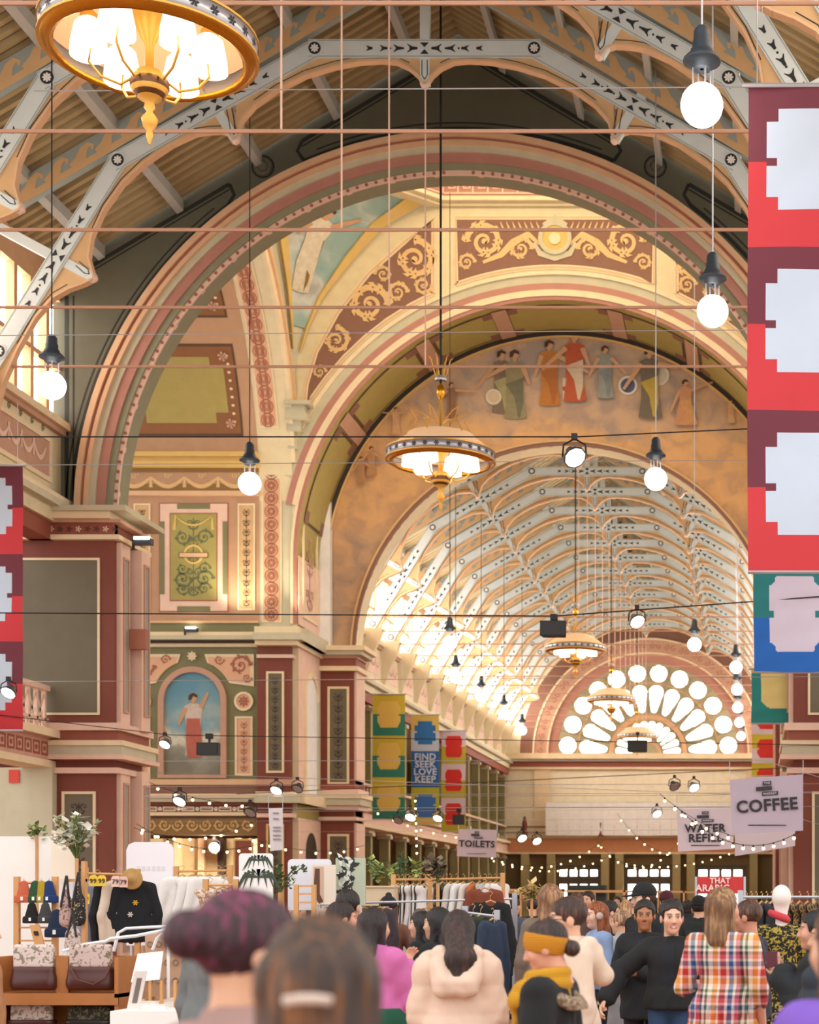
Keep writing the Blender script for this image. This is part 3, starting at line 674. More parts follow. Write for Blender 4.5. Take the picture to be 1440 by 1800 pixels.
    xe = XL-1.1
    nwall = MB(Tn)
    nwall.box(-31, xe, z(865), z(760), -.3, 0, 'gold'); nwall.box(-31, xe, z(1095), z(865), -.3, 0, 'tanpink'); nwall.box(-31, xe, z(1372), z(1095), -.3, 0, 'wallgreen'); nwall.box(-31, xe, z(1468), z(1372), -.3, 0, 'redlight')
    nwall.box(-31, g(290), 0, z(1468), -.3, 0, 'red') if False else None
    tn = struct(nwall.build('wall_transept'+('_right' if s else '_left')))
    m = MB(Tn)
    for v0, v1, pr, k in ((798, 806, .35, 'yellowgold'), (806, 814, .22, 'gold'), (814, 824, .3, 'yellowgold'), (824, 831, .1, 'frieze'), (864, 872, .12, 'orange'), (1092, 1096, .12, 'orange'), (1096, 1113, .06, 'wallgreen'), (1113, 1120, .3, 'cream'), (1120, 1127, .42, 'creamgreen'), (1127, 1132, .2, 'cutdark'), (1132, 1138, .14, 'cream'),
        (1370, 1380, .12, 'orange'), (1380, 1396, .04, 'brown'), (1396, 1403, .24, 'cream'), (1403, 1410, .18, 'creamgreen'), (1410, 1416, .1, 'red'), (1428, 1434, .12, 'cream'), (1434, 1438, .06, 'darkbrown')):
        m.box(-31, xe, z(v1), z(v0), -.1, pr, k)
    m.build('cornice', None, tn)
    fr = MB(Tn).box(-31, xe, z(864), z(831), -.1, .03, 'frieze').build('swag_frieze', None, tn); m = MB(Tn)
    for i in range(8): swag(m, xe-.25-(i+1)*1.12, xe-.25-i*1.12, z(838), .33, .04, 'cream' if False else 'scroll', .16); curl(m, xe-.8-i*1.12, z(836), .13, 0, 1, .05, 'scroll', .3, 0)
    m.build('painted_swags', None, fr)
    mp = MB(Tn); mp.box(g(280), g(402), z(1076), z(884), -.02, .02, 'rosedark'); mp.box(g(282), g(400), z(1074), z(886), -.02, .03, 'pinkpale')
    mp = mp.build('ornament_panel', None, tn); m = MB(Tn)
    for r_ in ((312, 370, 886, 895), (312, 370, 1066, 1075), (282, 290, 917, 1045), (392, 400, 917, 1045)): m.box(g(r_[0]), g(r_[1]), z(r_[3]), z(r_[2]), 0, .04, 'wallgreen')
    m.box(g(299), g(383), z(1057), z(902), 0, .04, 'rosedark'); m.box(g(301), g(381), z(1055), z(904), 0, .05, mat('#a59a55')); m.build('green_field', None, mp)
    m = MB(Tn); c_ = g(341)
    for sg in (-1, 1):
        for v_, r_, k in ((945, .26, 'ornament'), (1018, .3, 'ornament'), (1035, .22, 'ornament'), (1000, .2, 'ornament')): curl(m, c_+sg*.36, z(v_), r_, 0, sg, .06, k, .2, 4)
        m.stroke([(c_+sg*.62, z(910)), (c_+sg*.64, z(932))], [.03, .12], .06, 'yellowgold')
    swag(m, c_-.6, c_+.6, z(908), .3, .065, 'yellowgold', .07); m.arc(.26, .33, c_, z(975), 0, 2*pi, 20, .05, .07, 'yellowgold'); m.box(g(316), g(367), z(981), z(972), .05, .08, 'darkbrown'); m.box(g(317), g(366), z(980), z(973), .05, .085, 'orange')
    candelabra(m, c_-.3, c_+.3, z(1050), z(905), .058, 'ornament'); m.build('painted_ornament', None, mp)
    for u0_, u1_ in ((421, 446), (238, 262)): panel(tn, Tn, g(u0_), g(u1_), z(1070), z(888), 'tan', 'cream', .05, True, 'darkbrown', 'side_panel')
    # arched painting below
    ca, r_o, r_i = g(339), (398-278)/2*YA/FPX, (390-290)/2*YA/FPX
    zc_ = z(1232)
    m = MB(Tn).arc(r_i, r_o, ca, zc_, 0, pi, 24, -.1, .1, 'pink'); m.box(ca-r_o, ca-r_i, z(1362), zc_, -.1, .1, 'pink'); m.box(ca+r_i, ca+r_o, z(1362), zc_, -.1, .1, 'pink'); m.box(ca-r_o, ca+r_o, z(1368), z(1362), -.1, .12, 'pink')
    ni = m.build('niche_frame', None, tn)
    def sky2(nt, tc, b):
        sx = nt.nodes.new('ShaderNodeSeparateXYZ'); nt.links.new(tc.outputs['Object'], sx.inputs[0])
        h_ = mnode(nt, 'MULTIPLY', mnode(nt, 'SUBTRACT', sx.outputs[2], z(1362)), 1/(z(1183)-z(1362))); n1 = noise(nt, tc, 1.1, 6)
        return ramp(nt, mnode(nt, 'ADD', h_, mnode(nt, 'MULTIPLY', mnode(nt, 'SUBTRACT', n1, .5), .9)), [(.1, '#7d7a6a'), (.3, '#98978a'), (.42, '#d9d3bd'), (.5, '#a9b5b0'), (.62, '#7fa3ad'), (1, '#5d90a6')])
    pm = node_mat('niche_sky', sky2)
    MB(Tn).flat([(ca+r_i*cos(pi*i/24), zc_+r_i*sin(pi*i/24)) for i in range(25)]+[(ca-r_i, z(1362)), (ca+r_i, z(1362))], .01, pm).build('sky_painting', None, ni)
    m = MB(Tn); figure(m, (ca+.02, z(1328)), 2.05, '#cfbdb0', arm=(.12, 1.02), arm2=(-.12, .5), c=.02, wide=.22); m.flat([(ca-.2, z(1263)), (ca+.24, z(1263)), (ca+.3, z(1300)), (ca+.28, z(1332)), (ca-.18, z(1332)), (ca-.22, z(1300))], .032, mat('#b5604f', var=.25, scale=6)); m.build('painted_figure', None, ni)
    for sg in (-1, 1):
        uo, ui = (447, 360) if sg > 0 else (231, 318)
        pts = [(g(uo), z(1150)), (g(ui), z(1150))]+[(ca+sg*(r_o+.22)*cos(t), zc_+(r_o+.22)*sin(t)) for t in [1.2-.75*i/8 for i in range(9)]]+[(g(uo), z(1207))]
        sp_ = MB(Tn).poly(pts, -.02, .04, 'cream').build('spandrel_panel', None, tn); mx_ = sum(p_[0] for p_ in pts)/len(pts); mz_ = sum(p_[1] for p_ in pts)/len(pts)
        MB(Tn).poly([(mx_+(a-mx_)*.86, mz_+(b-mz_)*.82) for a, b in pts], -.02, .05, 'roseback').build('panel_field', None, sp_); m = MB(Tn)
        curl(m, g(uo)-sg*.45, z(1170), .34, 0, sg, .06, 'rosedark', .25, 6); curl(m, g(uo)-sg*1.15, z(1160), .16, 0, -sg, .06, 'rosedark', .25, 4); curl(m, g(uo)-sg*.22, z(1192), .15, 0, -sg, .06, 'rosedark', .25, 3); m.build('painted_scroll', None, sp_)
        uc = 429 if sg > 0 else 249
        m = MB(Tn).arc(.24, .32, g(uc), z(1233), 0, 2*pi, 20, -.02, .06, 'cream'); m.disc(g(uc), z(1233), .24, -.02, .03, 16, 'roseback'); rosette(m, g(uc), z(1233), .18, .04, 'rosedark'); m.build('roundel', None, tn)
        panel(tn, Tn, g(uc-12), g(uc+12), z(1360), z(1263), 'roseback', 'cream', .07, True, 'rosedark', 'lower_panel')
    m = MB(Tn); rosette(m, ca, z(1154), .16, .1, 'cream'); m.disc(ca, z(1154), .12, 0, .08, 10, 'orange'); m.build('boss', None, tn)
    m = MB(Tn); nk = 12
    for i in range(nk):
        x_ = xe-.3-i*.62; m.frame(x_-.42, x_, z(1426), z(1418), .035, .0, .06, 'cream'); m.disc(x_-.52, z(1422), .07, 0, .06, 8, 'cream')
    m.build('painted_band', None, tn)
    gf = MB(Tn).box(-31, xe, z(1468), z(1436), -.1, .03, 'frieze').build('gold_frieze', None, tn); m = MB(Tn)
    for i in range(10): curl(m, xe-.4-i*.46, z(1450), .2, pi*(i % 2), 1 if i % 2 else -1, .05, 'gold', .24, 4)
    m.build('painted_scroll', None, gf)
    # ground floor behind: glazed screen
    m = MB(Tn).box(-31, xe, 0, z(1468), -3.3, -3.2, 'wallcream'); sc_ = m.build('back_screen', None, tn)
    for u0_ in (255, 300, 336, 368, 410): MB(Tn).box(g(u0_), g(u0_)+.22, 0, z(1468), -3.1, -2.8, 'cream' if u0_ != 336 else 'cutdark').build('post', None, tn)
    panel(tn, Tn, g(414), g(442), .5, z(1478), 'redlight', 'gold', .06)
    # pilaster at the corner and reveal with blind niche
    pil = struct(MB(M_(lambda a, b, c: (a, b, c))).box(xe, XL, YA-.25, YB, 0, z(1135), 'red').build('wall_corner_pilaster'+('_right' if s else '_left')))
    Tq_ = M_(front(YA-.25))
    zz = lambda v: EYE+(V0-v)*(YA-.25)/FPX; gg = lambda u: (u-U0)*(YA-.25)/FPX
    panel(pil, Tq_, gg(472), gg(496), zz(1355), zz(1184), 'panelolive', 'cream', .07, True)
    panel(pil, Tq_, gg(472), gg(496), .6, zz(1452), 'panelolive', 'gold', .07, True)
    m = MB(Tq_)
    for v0, v1, pr, k in ((1104, 1116, .36, 'cream'), (1116, 1128, .5, 'creamgreen'), (1128, 1136, .3, 'cream'), (1151, 1157, .1, 'pinkpale'), (1370, 1380, .1, 'pink'), (1392, 1400, .22, 'cream'), (1400, 1412, .34, 'creamgreen'), (1430, 1437, .12, 'pinkpale')): m.box(xe, XL+pr, zz(v1), zz(v0), -YB+YA-.3, pr, k)
    m.build('cornice', None, pil)
    MB(M_(lambda a, b, c: (a, b, c))).box(xe, XL, YA+.005, YB, z(1135), 26, 'creamgreen').build('corner_wall', None, pil)
    Tr = M_(side(XC-RA)); m = MB(Tr); m.box(YA, YB, zz(1400), zz(1135), 0, .05, 'pinkpale'); m.box(YA, YB, 0, zz(1437), 0, .05, 'pinkpale'); m.box(YA-.2, YB, zz(1412), zz(1392), 0, .3, 'cream'); m.box(YA-.2, YB, zz(1128), zz(1104), 0, .35, 'creamgreen'); rv = m.build('reveal', None, pil)
    m = MB(Tr); yc = (YA+YB)/2
    zt_ = EYE+(V0-1230)*58.5/FPX
    m.arc(.75, .95, yc, zt_, 0, pi, 20, .04, .12, 'cream'); m.box(yc-.95, yc-.75, zz(1400), zt_, .04, .12, 'cream'); m.box(yc+.75, yc+.95, zz(1400), zt_, .04, .12, 'creamgreen'); m.build('niche_border', None, rv)
    MB(Tr).flat([(yc+.75*cos(pi*i/20), zt_+.75*sin(pi*i/20)) for i in range(21)]+[(yc-.75, zz(1400)), (yc+.75, zz(1400))], .06, 'white').build('blind_niche', None, rv)
    z3 = EYE+(V0-1500)*58.5/FPX
    MB(Tr).flat([(yc+.7*cos(pi*i/20), z3+.7*sin(pi*i/20)) for i in range(21)]+[(yc-.7, 0), (yc+.7, 0)], .07, 'cutdark').build('doorway', None, rv)
    # pale pilaster and wall face above, beside the mural
    m = MB(M_(side(NX(0)-RA))); m.box(YA+.1, YB-.4, 10.9, 13.2, 0, .04, 'pinkpale'); m.frame(YA+.5, YB-.8, 11.2, 16.5, .12, .03, .09, 'cream'); rp = m.build('soffit_wall_panel', None, aw_)
    o = MB(M_(side(NX(0)-RA))); candelabra(o, YA+.8, YB-1.1, 11.5, 16.2, .06, 'pink'); o.build('painted_ornament', None, rp)
    MB(M_(front(YB-.35))).box(NX(0)-RA, NX(0)-RA+.4, 10.6, 16.6, -.3, .05, 'white').build('plain_pilaster', None, aw_)
    MB(M_(front(YB-.35))).box(NX(0)-RA, NX(0)-RA+.55, 16.6, 17.3, -.3, .2, 'cream').build('pilaster_capital', None, aw_)
# coffers on the soffit of the far crossing arch
Tv = lambda a, b, c: (XC+(RA-c)*cos(b), YA+a, ZA+(RA-c)*sin(b))
for t0, t1 in ((.15, .55), (.62, .98), (1.05, 1.32), (1.36, 1.78), (1.82, 2.09), (2.16, 2.52), (2.59, 2.99)):
    m = MB(Tv); n = 10
    def bnd(a0, a1, b0, b1, k, c):
        for i in range(n): m.add([(a0, b0+(b1-b0)*i/n, c), (a1, b0+(b1-b0)*i/n, c), (a1, b0+(b1-b0)*(i+1)/n, c), (a0, b0+(b1-b0)*(i+1)/n, c)], [(0, 1, 2, 3)], k)
    bnd(.4, 2.9, t0, t1, 'darkbrown', .02); bnd(.5, 2.8, t0+.012, t1-.012, 'mustard', .03); bnd(.4, .9, t0, t0+.05, 'brown', .035); bnd(.4, .9, t1-.05, t1, 'brown', .035); bnd(2.4, 2.9, t0, t0+.05, 'brown', .035); bnd(2.4, 2.9, t1-.05, t1, 'brown', .035)
    m.build('soffit_coffer', None, aw_)
for t in (.585, 1.015, 1.34, 1.80, 2.125, 2.555):
    m = MB(Tv); m.add([(.3, t-.03, .05), (3.0, t-.03, .05), (3.0, t+.03, .05), (.3, t+.03, .05)], [(0, 1, 2, 3)], 'pink'); m.build('soffit_rib', None, aw_)
# ================================================================ mural wall
RM = 1.68*W
def mural_fn(nt, tc, b):
    sx = nt.nodes.new('ShaderNodeSeparateXYZ'); nt.links.new(tc.outputs['Object'], sx.inputs[0])
    n1 = noise(nt, tc, .5, 7, sc=(.6, 1, 1.3), dist=.8); n2 = noise(nt, tc, 1.6, 6, dist=.5)
    h_ = mnode(nt, 'MULTIPLY', mnode(nt, 'SUBTRACT', sx.outputs[2], 10.), .085)
    f = mnode(nt, 'ADD', h_, mnode(nt, 'MULTIPLY', mnode(nt, 'SUBTRACT', n1, .5), .55))
    c1 = ramp(nt, f, [(0., '#a08c7c'), (.14, '#c29d7c'), (.3, '#a88a78'), (.42, '#cf9f70'), (.55, '#d9a670'), (.68, '#e0ae74'), (.75, '#b89c86'), (.95, '#b0a090')])
    c2 = ramp(nt, n2, [(.38, '#8f7c74'), (.5, '#c29c78'), (.62, '#dcae7c')])
    return mixc(nt, .38, c1, c2)
PAL['mural'] = node_mat('mural_clouds', mural_fn, .8)
mw = arch_wall('wall_mural', YB, YB1, RM, ZS, 9.5, lambda x: 23.5, 'mural', 'wallcream')
T = front(YB)
archivolt(mw, T, XC, ZS, [('opening_moulding', 1.68, 1.705, .12, 'brown'), ('opening_bead', 1.705, 1.72, .16, 'tan')], 60, zlow=ZS)
archivolt(mw, T, XC, ZA, [('mural_frame', 8.42/W, 8.62/W, .14, 'cutdark'), ('mural_frame_lip', 8.36/W, 8.42/W, .2, 'gold')], 60)
m = MB(T); Yp = YB-.02
def fg(u, v, h, robe, **k): 
    global fgc; fgc = globals().get('fgc', .02)+.02; x_, z_ = q(u, v, Yp); figure(m, (x_, z_), h*Yp/FPX, robe, c=fgc, **k)
fg(882, 725, 108, '#7b6a55', robe2='#a39a6b', arm=(.25, .45)); fg(905, 735, 118, '#8f8560', robe2='#6b6a52', arm=(.1, .5), arm2=(-.3, .6))
fg(966, 712, 112, '#b8742c', robe2='#a8632a', arm=(.5, .5), arm2=(-.1, .45)); fg(1010, 705, 120, '#b5522c', robe2='#c9b49a', arm=(.1, .5), arm2=(-.35, .45), hair='#9a4a24')
fg(1064, 700, 90, '#8d8f86', robe2='#7a7f80', arm=(.3, .45), arm2=(-.2, .4)); fg(1142, 735, 122, '#6d6250', robe2='#b59a3c', arm=(.3, .7), arm2=(-.25, .4))
fg(1205, 748, 78, '#c48c60', robe2='#c9945c', arm=(.5, .95), arm2=(-.2, .3), wide=.4); fg(1285, 745, 40, '#c99f74', arm=(-.2, .4)); fg(795, 735, 60, '#8d6547', arm=(.6, .75)); fg(698, 765, 46, '#cfa076', arm=(.4, .9), arm2=(-.4, .8)); fg(655, 838, 50, '#b58558'); fg(638, 850, 44, '#b08058')
m.build('painted_figures', None, mw)
m = MB(T)
for u, v, r_, k in ((1104, 678, 17, '#4c5576'), (1158, 660, 19, '#c9bfa6'), (868, 698, 14, '#cdb694')):
    x_, z_ = q(u, v, Yp); m.disc(x_, z_, r_*Yp/FPX, 0, .05, 16, mat('#d5cbb4')); m.disc(x_, z_, r_*.75*Yp/FPX, 0, .055, 16, mat(k))
for (a, b) in ((1010, 690), (1022, 662)):
    pass
x_, z_ = q(1007, 690, Yp); m.box(x_-.35, x_+.35, z_-.25, z_+.5, 0, .05, mat('#d8c3ac')); m.box(x_-.35, x_+.35, z_+.06, z_+.2, 0, .056, mat('#b04a34')); m.box(x_-.07, x_+.07, z_-.25, z_+.5, 0, .057, mat('#b04a34'))
m.build('painted_shields', None, mw)
# piers of the mural arch
for s in (0, 1):
    M_ = mirrored if s else (lambda T: T)
    x0, x1 = NX(0)-RA, NX(-1.68); yf = YB-.3
    pier = struct(MB(M_(lambda a, b, c: (a, b, c))).box(x0-.6, x1, yf, YB1+.2, 0, ZS, 'red').build('wall_pier_far'+('_right' if s else '_left')))
    Tf = M_(front(yf)); z = lambda v: EYE+(V0-v)*yf/FPX; g = lambda u: (u-U0)*yf/FPX
    m = MB(Tf)
    for v0, v1, pr, k in ((1138, 1146, .5, 'cream'), (1146, 1153, .36, 'creamgreen'), (1153, 1158, .16, 'pink'), (1158, 1172, .1, 'redlight'), (1172, 1180, .2, 'cream'), (1378, 1388, .06, 'redlight'), (1388, 1396, .22, 'pinkpale'), (1396, 1404, .36, 'cream'), (1404, 1416, .3, 'creamgreen'), (1416, 1424, .2, 'pinkpale'), (1436, 1442, .12, 'pinkpale')): m.box(x0, x1+pr, z(v1), z(v0), -1.4, pr, k)
    m.build('cornice', None, pier)
    panel(pier, Tf, g(580), g(610), z(1375), z(1211), 'panelolive', 'cream', .08, True); panel(pier, Tf, g(580), g(610), .5, z(1470), 'panelolive', 'cream', .08, True)
    Tr = M_(side(x1)); m = MB(Tr); m.box(yf+.1, YB1+.1, 5.9, 9.9, 0, .08, 'pinkpale'); m.box(yf+.1, YB1+.1, .3, 4.4, 0, .08, 'pinkpale'); m.build('reveal_pilaster', None, pier)
# ================================================================ far nave
for s in (0, 1):
    w, T = clerestory('wall_far_nave'+('_right' if s else '_left'), YB1, YE, s, .98, .2, True, 'glowfar')
    M_ = mirrored if s else (lambda T: T)
    for i in range(14):
        y = 64.61+3.43*(i-.5)+1.715
        if i < 13:
            cb = MB(M_(lambda a, b, c: (XW+a, y+b, c)))         # tapering corbel under each truss foot
            for z0, z1, r0, r1 in ((10.45, 11.3, .03, .2), (11.3, 12.1, .2, .42), (12.1, 12.5, .42, .5)):
                cb.add([(0, -r0, z0), (r0*1.6, -r0*.4, z0), (r0*1.6, r0*.4, z0), (0, r0, z0), (0, -r1, z1), (r1*1.6, -r1*.4, z1), (r1*1.6, r1*.4, z1), (0, r1, z1)], [(0, 1, 5, 4), (1, 2, 6, 5), (2, 3, 7, 6)], 'wallcream')
            cb.build('corbel', None, w)
        a0, a1 = y+.5, y+2.93
        if a1 < YE:
            pn = MB(T).box(a0, a1, 10.95, 11.8, -.02, .02, 'pinkpale').build('frieze_panel', None, w); o = MB(T)
            for j in range(3): swag(o, a0+.1+j*.74, a0+.84+j*.74, 11.6, .28, .03, 'pink', .1)
            o.build('painted_swags', None, pn)
    for yb, yt in ((0, 4.6), (5.4, 9.7)):                          # columns of gallery and ground floor
        for i in range(14):
            y = 62.9+3.43*i
            if y > YE-.5: continue
            c = MB(M_(lambda a, b, c: (XW-.25+a, y+b, c))); c.box(-.2, .2, -.2, .2, yb, yt-.3, mat('#8f8a5c')); c.box(.2, .23, -.2, -.16, yb, yt-.3, 'cream'); c.box(-.26, .3, -.26, .26, yb, yb+.35, 'creamgreen'); c.box(-.27, .3, -.27, .27, yt-.3, yt-.15, 'creamgreen')
            c.box(-.2, .2, -.55, .55, yt-.15, yt, 'cream'); c.build('column', None, w)
    g_ = MB(T); g_.box(YB1, YE, 4.75, 5.25, -.6, .1, 'pinkpale'); g_.box(YB1, YE, 5.25, 5.42, -.6, .3, 'cream'); g_.box(YB1, YE, 4.6, 4.75, -.6, .16, 'cream'); gal = g_.build('gallery_front', None, w)
    rl = MB(T); rl.box(YB1, YE, 6.28, 6.38, -.06, .06, 'pinkpale'); rl.build('handrail', None, gal)
    for i in range(26): 
        y = 61.6+i*.55; MB(T).box(y-.035, y+.035, 5.42, 6.3, -.03, .03, 'pinkpale').build('baluster', None, gal)
    b_ = MB(T); b_.box(YB1, YE, 5.3, 5.4, -6, -.5, 'tan'); b_.box(YB1, YE, 0, 10.4, -6.3, -6, mat('#7d6a48')); b_.box(YB1, YE, 10.3, 10.45, -6.2, -.3, 'wallcream'); struct(b_.build('wall_aisle_far'+('_right' if s else '')))
# ---------------------------------------------------------------- end wall with the fan window
T = front(YE); zE = lambda v: EYE+(V0-v)*YE/FPX; gE = lambda u: (u-U0)*YE/FPX
ew = struct(MB(T).box(XC-16, XC+16, 0, 24, -.6, 0, mat('#f0e4c8')).build('wall_end'))
MB(T).poly([(XC+7.7*cos(pi*i/40), 10.95+7.7*sin(pi*i/40)) for i in range(41)], -.02, .04, mat('#a3a08c')).build('lunette', None, ew)
for nm, r0, r1, c, k in (('reveal_band', 7.3, 8.1, .15, 'brown'), ('outer_bead', 7.18, 7.3, .3, 'cream'), ('pink_band', 6.4, 7.18, .25, 'pink'), ('inner_bead', 6.3, 6.4, .3, 'cream'), ('panel_band', 5.75, 6.3, .12, 'salmon')): MB(T).arc(r0, r1, XC, 10.95, 0, pi, 48, 0, c, k).build(nm, None, ew)
m = MB(T)
for i in range(46):
    t = pi*(i+.5)/46; curl(m, XC+6.79*cos(t), 10.95+6.79*sin(t), .2, t, 1 if i % 2 else -1, .27, 'rosedark', .25, 0, 1.2)
m.build('painted_scroll', None, ew)
fan = struct(MB(T).poly([(XC+5.75*cos(pi*i/40), 10.95+5.75*sin(pi*i/40)) for i in range(41)], .05, .09, mat('#b0a684')).build('window_1'))
fan['label'] = 'half-round fan window with rings of bright round and petal panes in the far end wall'
def pane(pts, rim):
    p = MB(T).poly(pts, .08, .11, 'glow').build('pane', None, fan); MB(T).tube([(a, b, .12) for a, b in pts+[pts[0]]], rim, 4, mat('#a59a78')).build('tracery_rim', None, p)
for i in range(12):
    t = radians(5.8)+i*(pi-2*radians(5.8))/11; c, s_ = cos(t), sin(t)
    pane([(XC+5.1*c+.58*cos(a), 10.95+5.1*s_+.58*sin(a)) for a in [2*pi*j/20 for j in range(20)]], .05)
    def petal(r0, r1, w0, w1):
        out = []
        for j in range(9): a = -pi/2+pi*j/8; out.append((r1-w1+w1*cos(a), w1*sin(a)))
        for j in range(5): a = pi/2+pi*j/4; out.append((r0+w0+w0*cos(a), w0*sin(a)))
        return [(XC+a*c-b*s_, 10.95+a*s_+b*c) for a, b in out]
    pane(petal(2.55, 4.4, .24, .5), .045); pane(petal(.95, 2.1, .1, .24), .03)
for r0, r1, k in ((2.18, 2.48, 'lightwood'), (.65, .85, 'lightwood'), (4.42, 4.5, 'tan')): MB(T).arc(r0, r1, XC, 10.95, 0, pi, 40, .05, .16, k).build('tracery_ring', None, fan)
for i in range(13):
    t = pi*i/12; m = MB(T); m.tube([(XC+r*cos(t), 10.95+r*sin(t), .12) for r in (.85, 5.7)], .04, 4, mat('#a59a78')); m.build('glazing_bar', None, fan)
m = MB(T)
for z0, z1, pr, k in ((10.6, 10.95, .5, 'cream'), (10.45, 10.6, .3, 'creamgreen'), (10.1, 10.45, .12, 'redlight'), (9.95, 10.1, .2, 'cream'), (5.6, 5.7, .5, 'cream'), (4.7, 5.6, .4, mat('#c98a5e')), (4.6, 4.7, .5, 'cream')): m.box(XC-9.3, XC+9.3, z0, z1, -.1, pr, k)
m.build('cornice', None, ew)
for x_ in (-6.7, 6.7): MB(T).box(XC+x_-.5, XC+x_+.5, 5.7, 10.0, 0, .12, 'cream').build('pilaster', None, ew)
for i in range(6): MB(T).box(XC-6+i*2.05, XC-4.15+i*2.05, 7.9, 9.7, 0, .03, mat('#f2e6ca')).build('wall_panel', None, ew)
for i in range(18): MB(T).box(gE(962)+i*.72, gE(962)+i*.72+.7, max(5.75, zE(1480)), zE(1412), .8, .84, 'white').build('screen_panel', None, ew)
MB(T).tube([(XC-9, 6.3, .5), (XC+9, 6.3, .5)], .05, 5, 'brown').build('handrail', None, ew); MB(T).tube([(XC-9, 5.95, .5), (XC+9, 5.95, .5)], .03, 5, 'brown').build('lower_rail', None, ew)
for u_ in (925, 1058): MB(lambda a, b, c: (gE(u_)+a, YE-.7+b, c)).lathe([(.01, 7.0), (.08, 6.9), (.16, 6.5), (.14, 6.1), (.2, 5.7)], 8, (0, 0, 0), 'red').build('gallery_post_finial', None, ew)
MB(T).box(XC-9.3, XC+9.3, 0, 4.6, 0, .02, mat('#6e5b38')).build('ground_floor_wall', None, ew)
for k, (u0, u1) in enumerate(((978, 1058), (1098, 1184), (1222, 1312))):
    d = struct(MB(T).box(gE(u0), gE(u1), 0, 3.9, .02, .1, mat('#4a3f33')).build('door_%d' % (k+1)))
    d['label'] = ('%s dark double door with bright square panes in the end wall' % ('left', 'middle', 'right')[k])
    for j in range(4):
        x0 = gE(u0)+.15+(gE(u1)-gE(u0)-.3)*j/4+.09; x1 = x0+(gE(u1)-gE(u0)-.3)/4-.2
        MB(T).box(x0, x1, 3.2, 3.6, .09, .13, 'glow').build('pane', None, d); MB(T).box(x0, x1, .9, 2.7, .09, .13, 'glow').build('pane', None, d)
for u_ in (925, 970, 1065, 1090, 1190, 1215, 1325): MB(T).box(gE(u_)-.25, gE(u_)+.25, 0, 4.6, 0, .6, mat('#a79a6c')).build('column', None, ew)
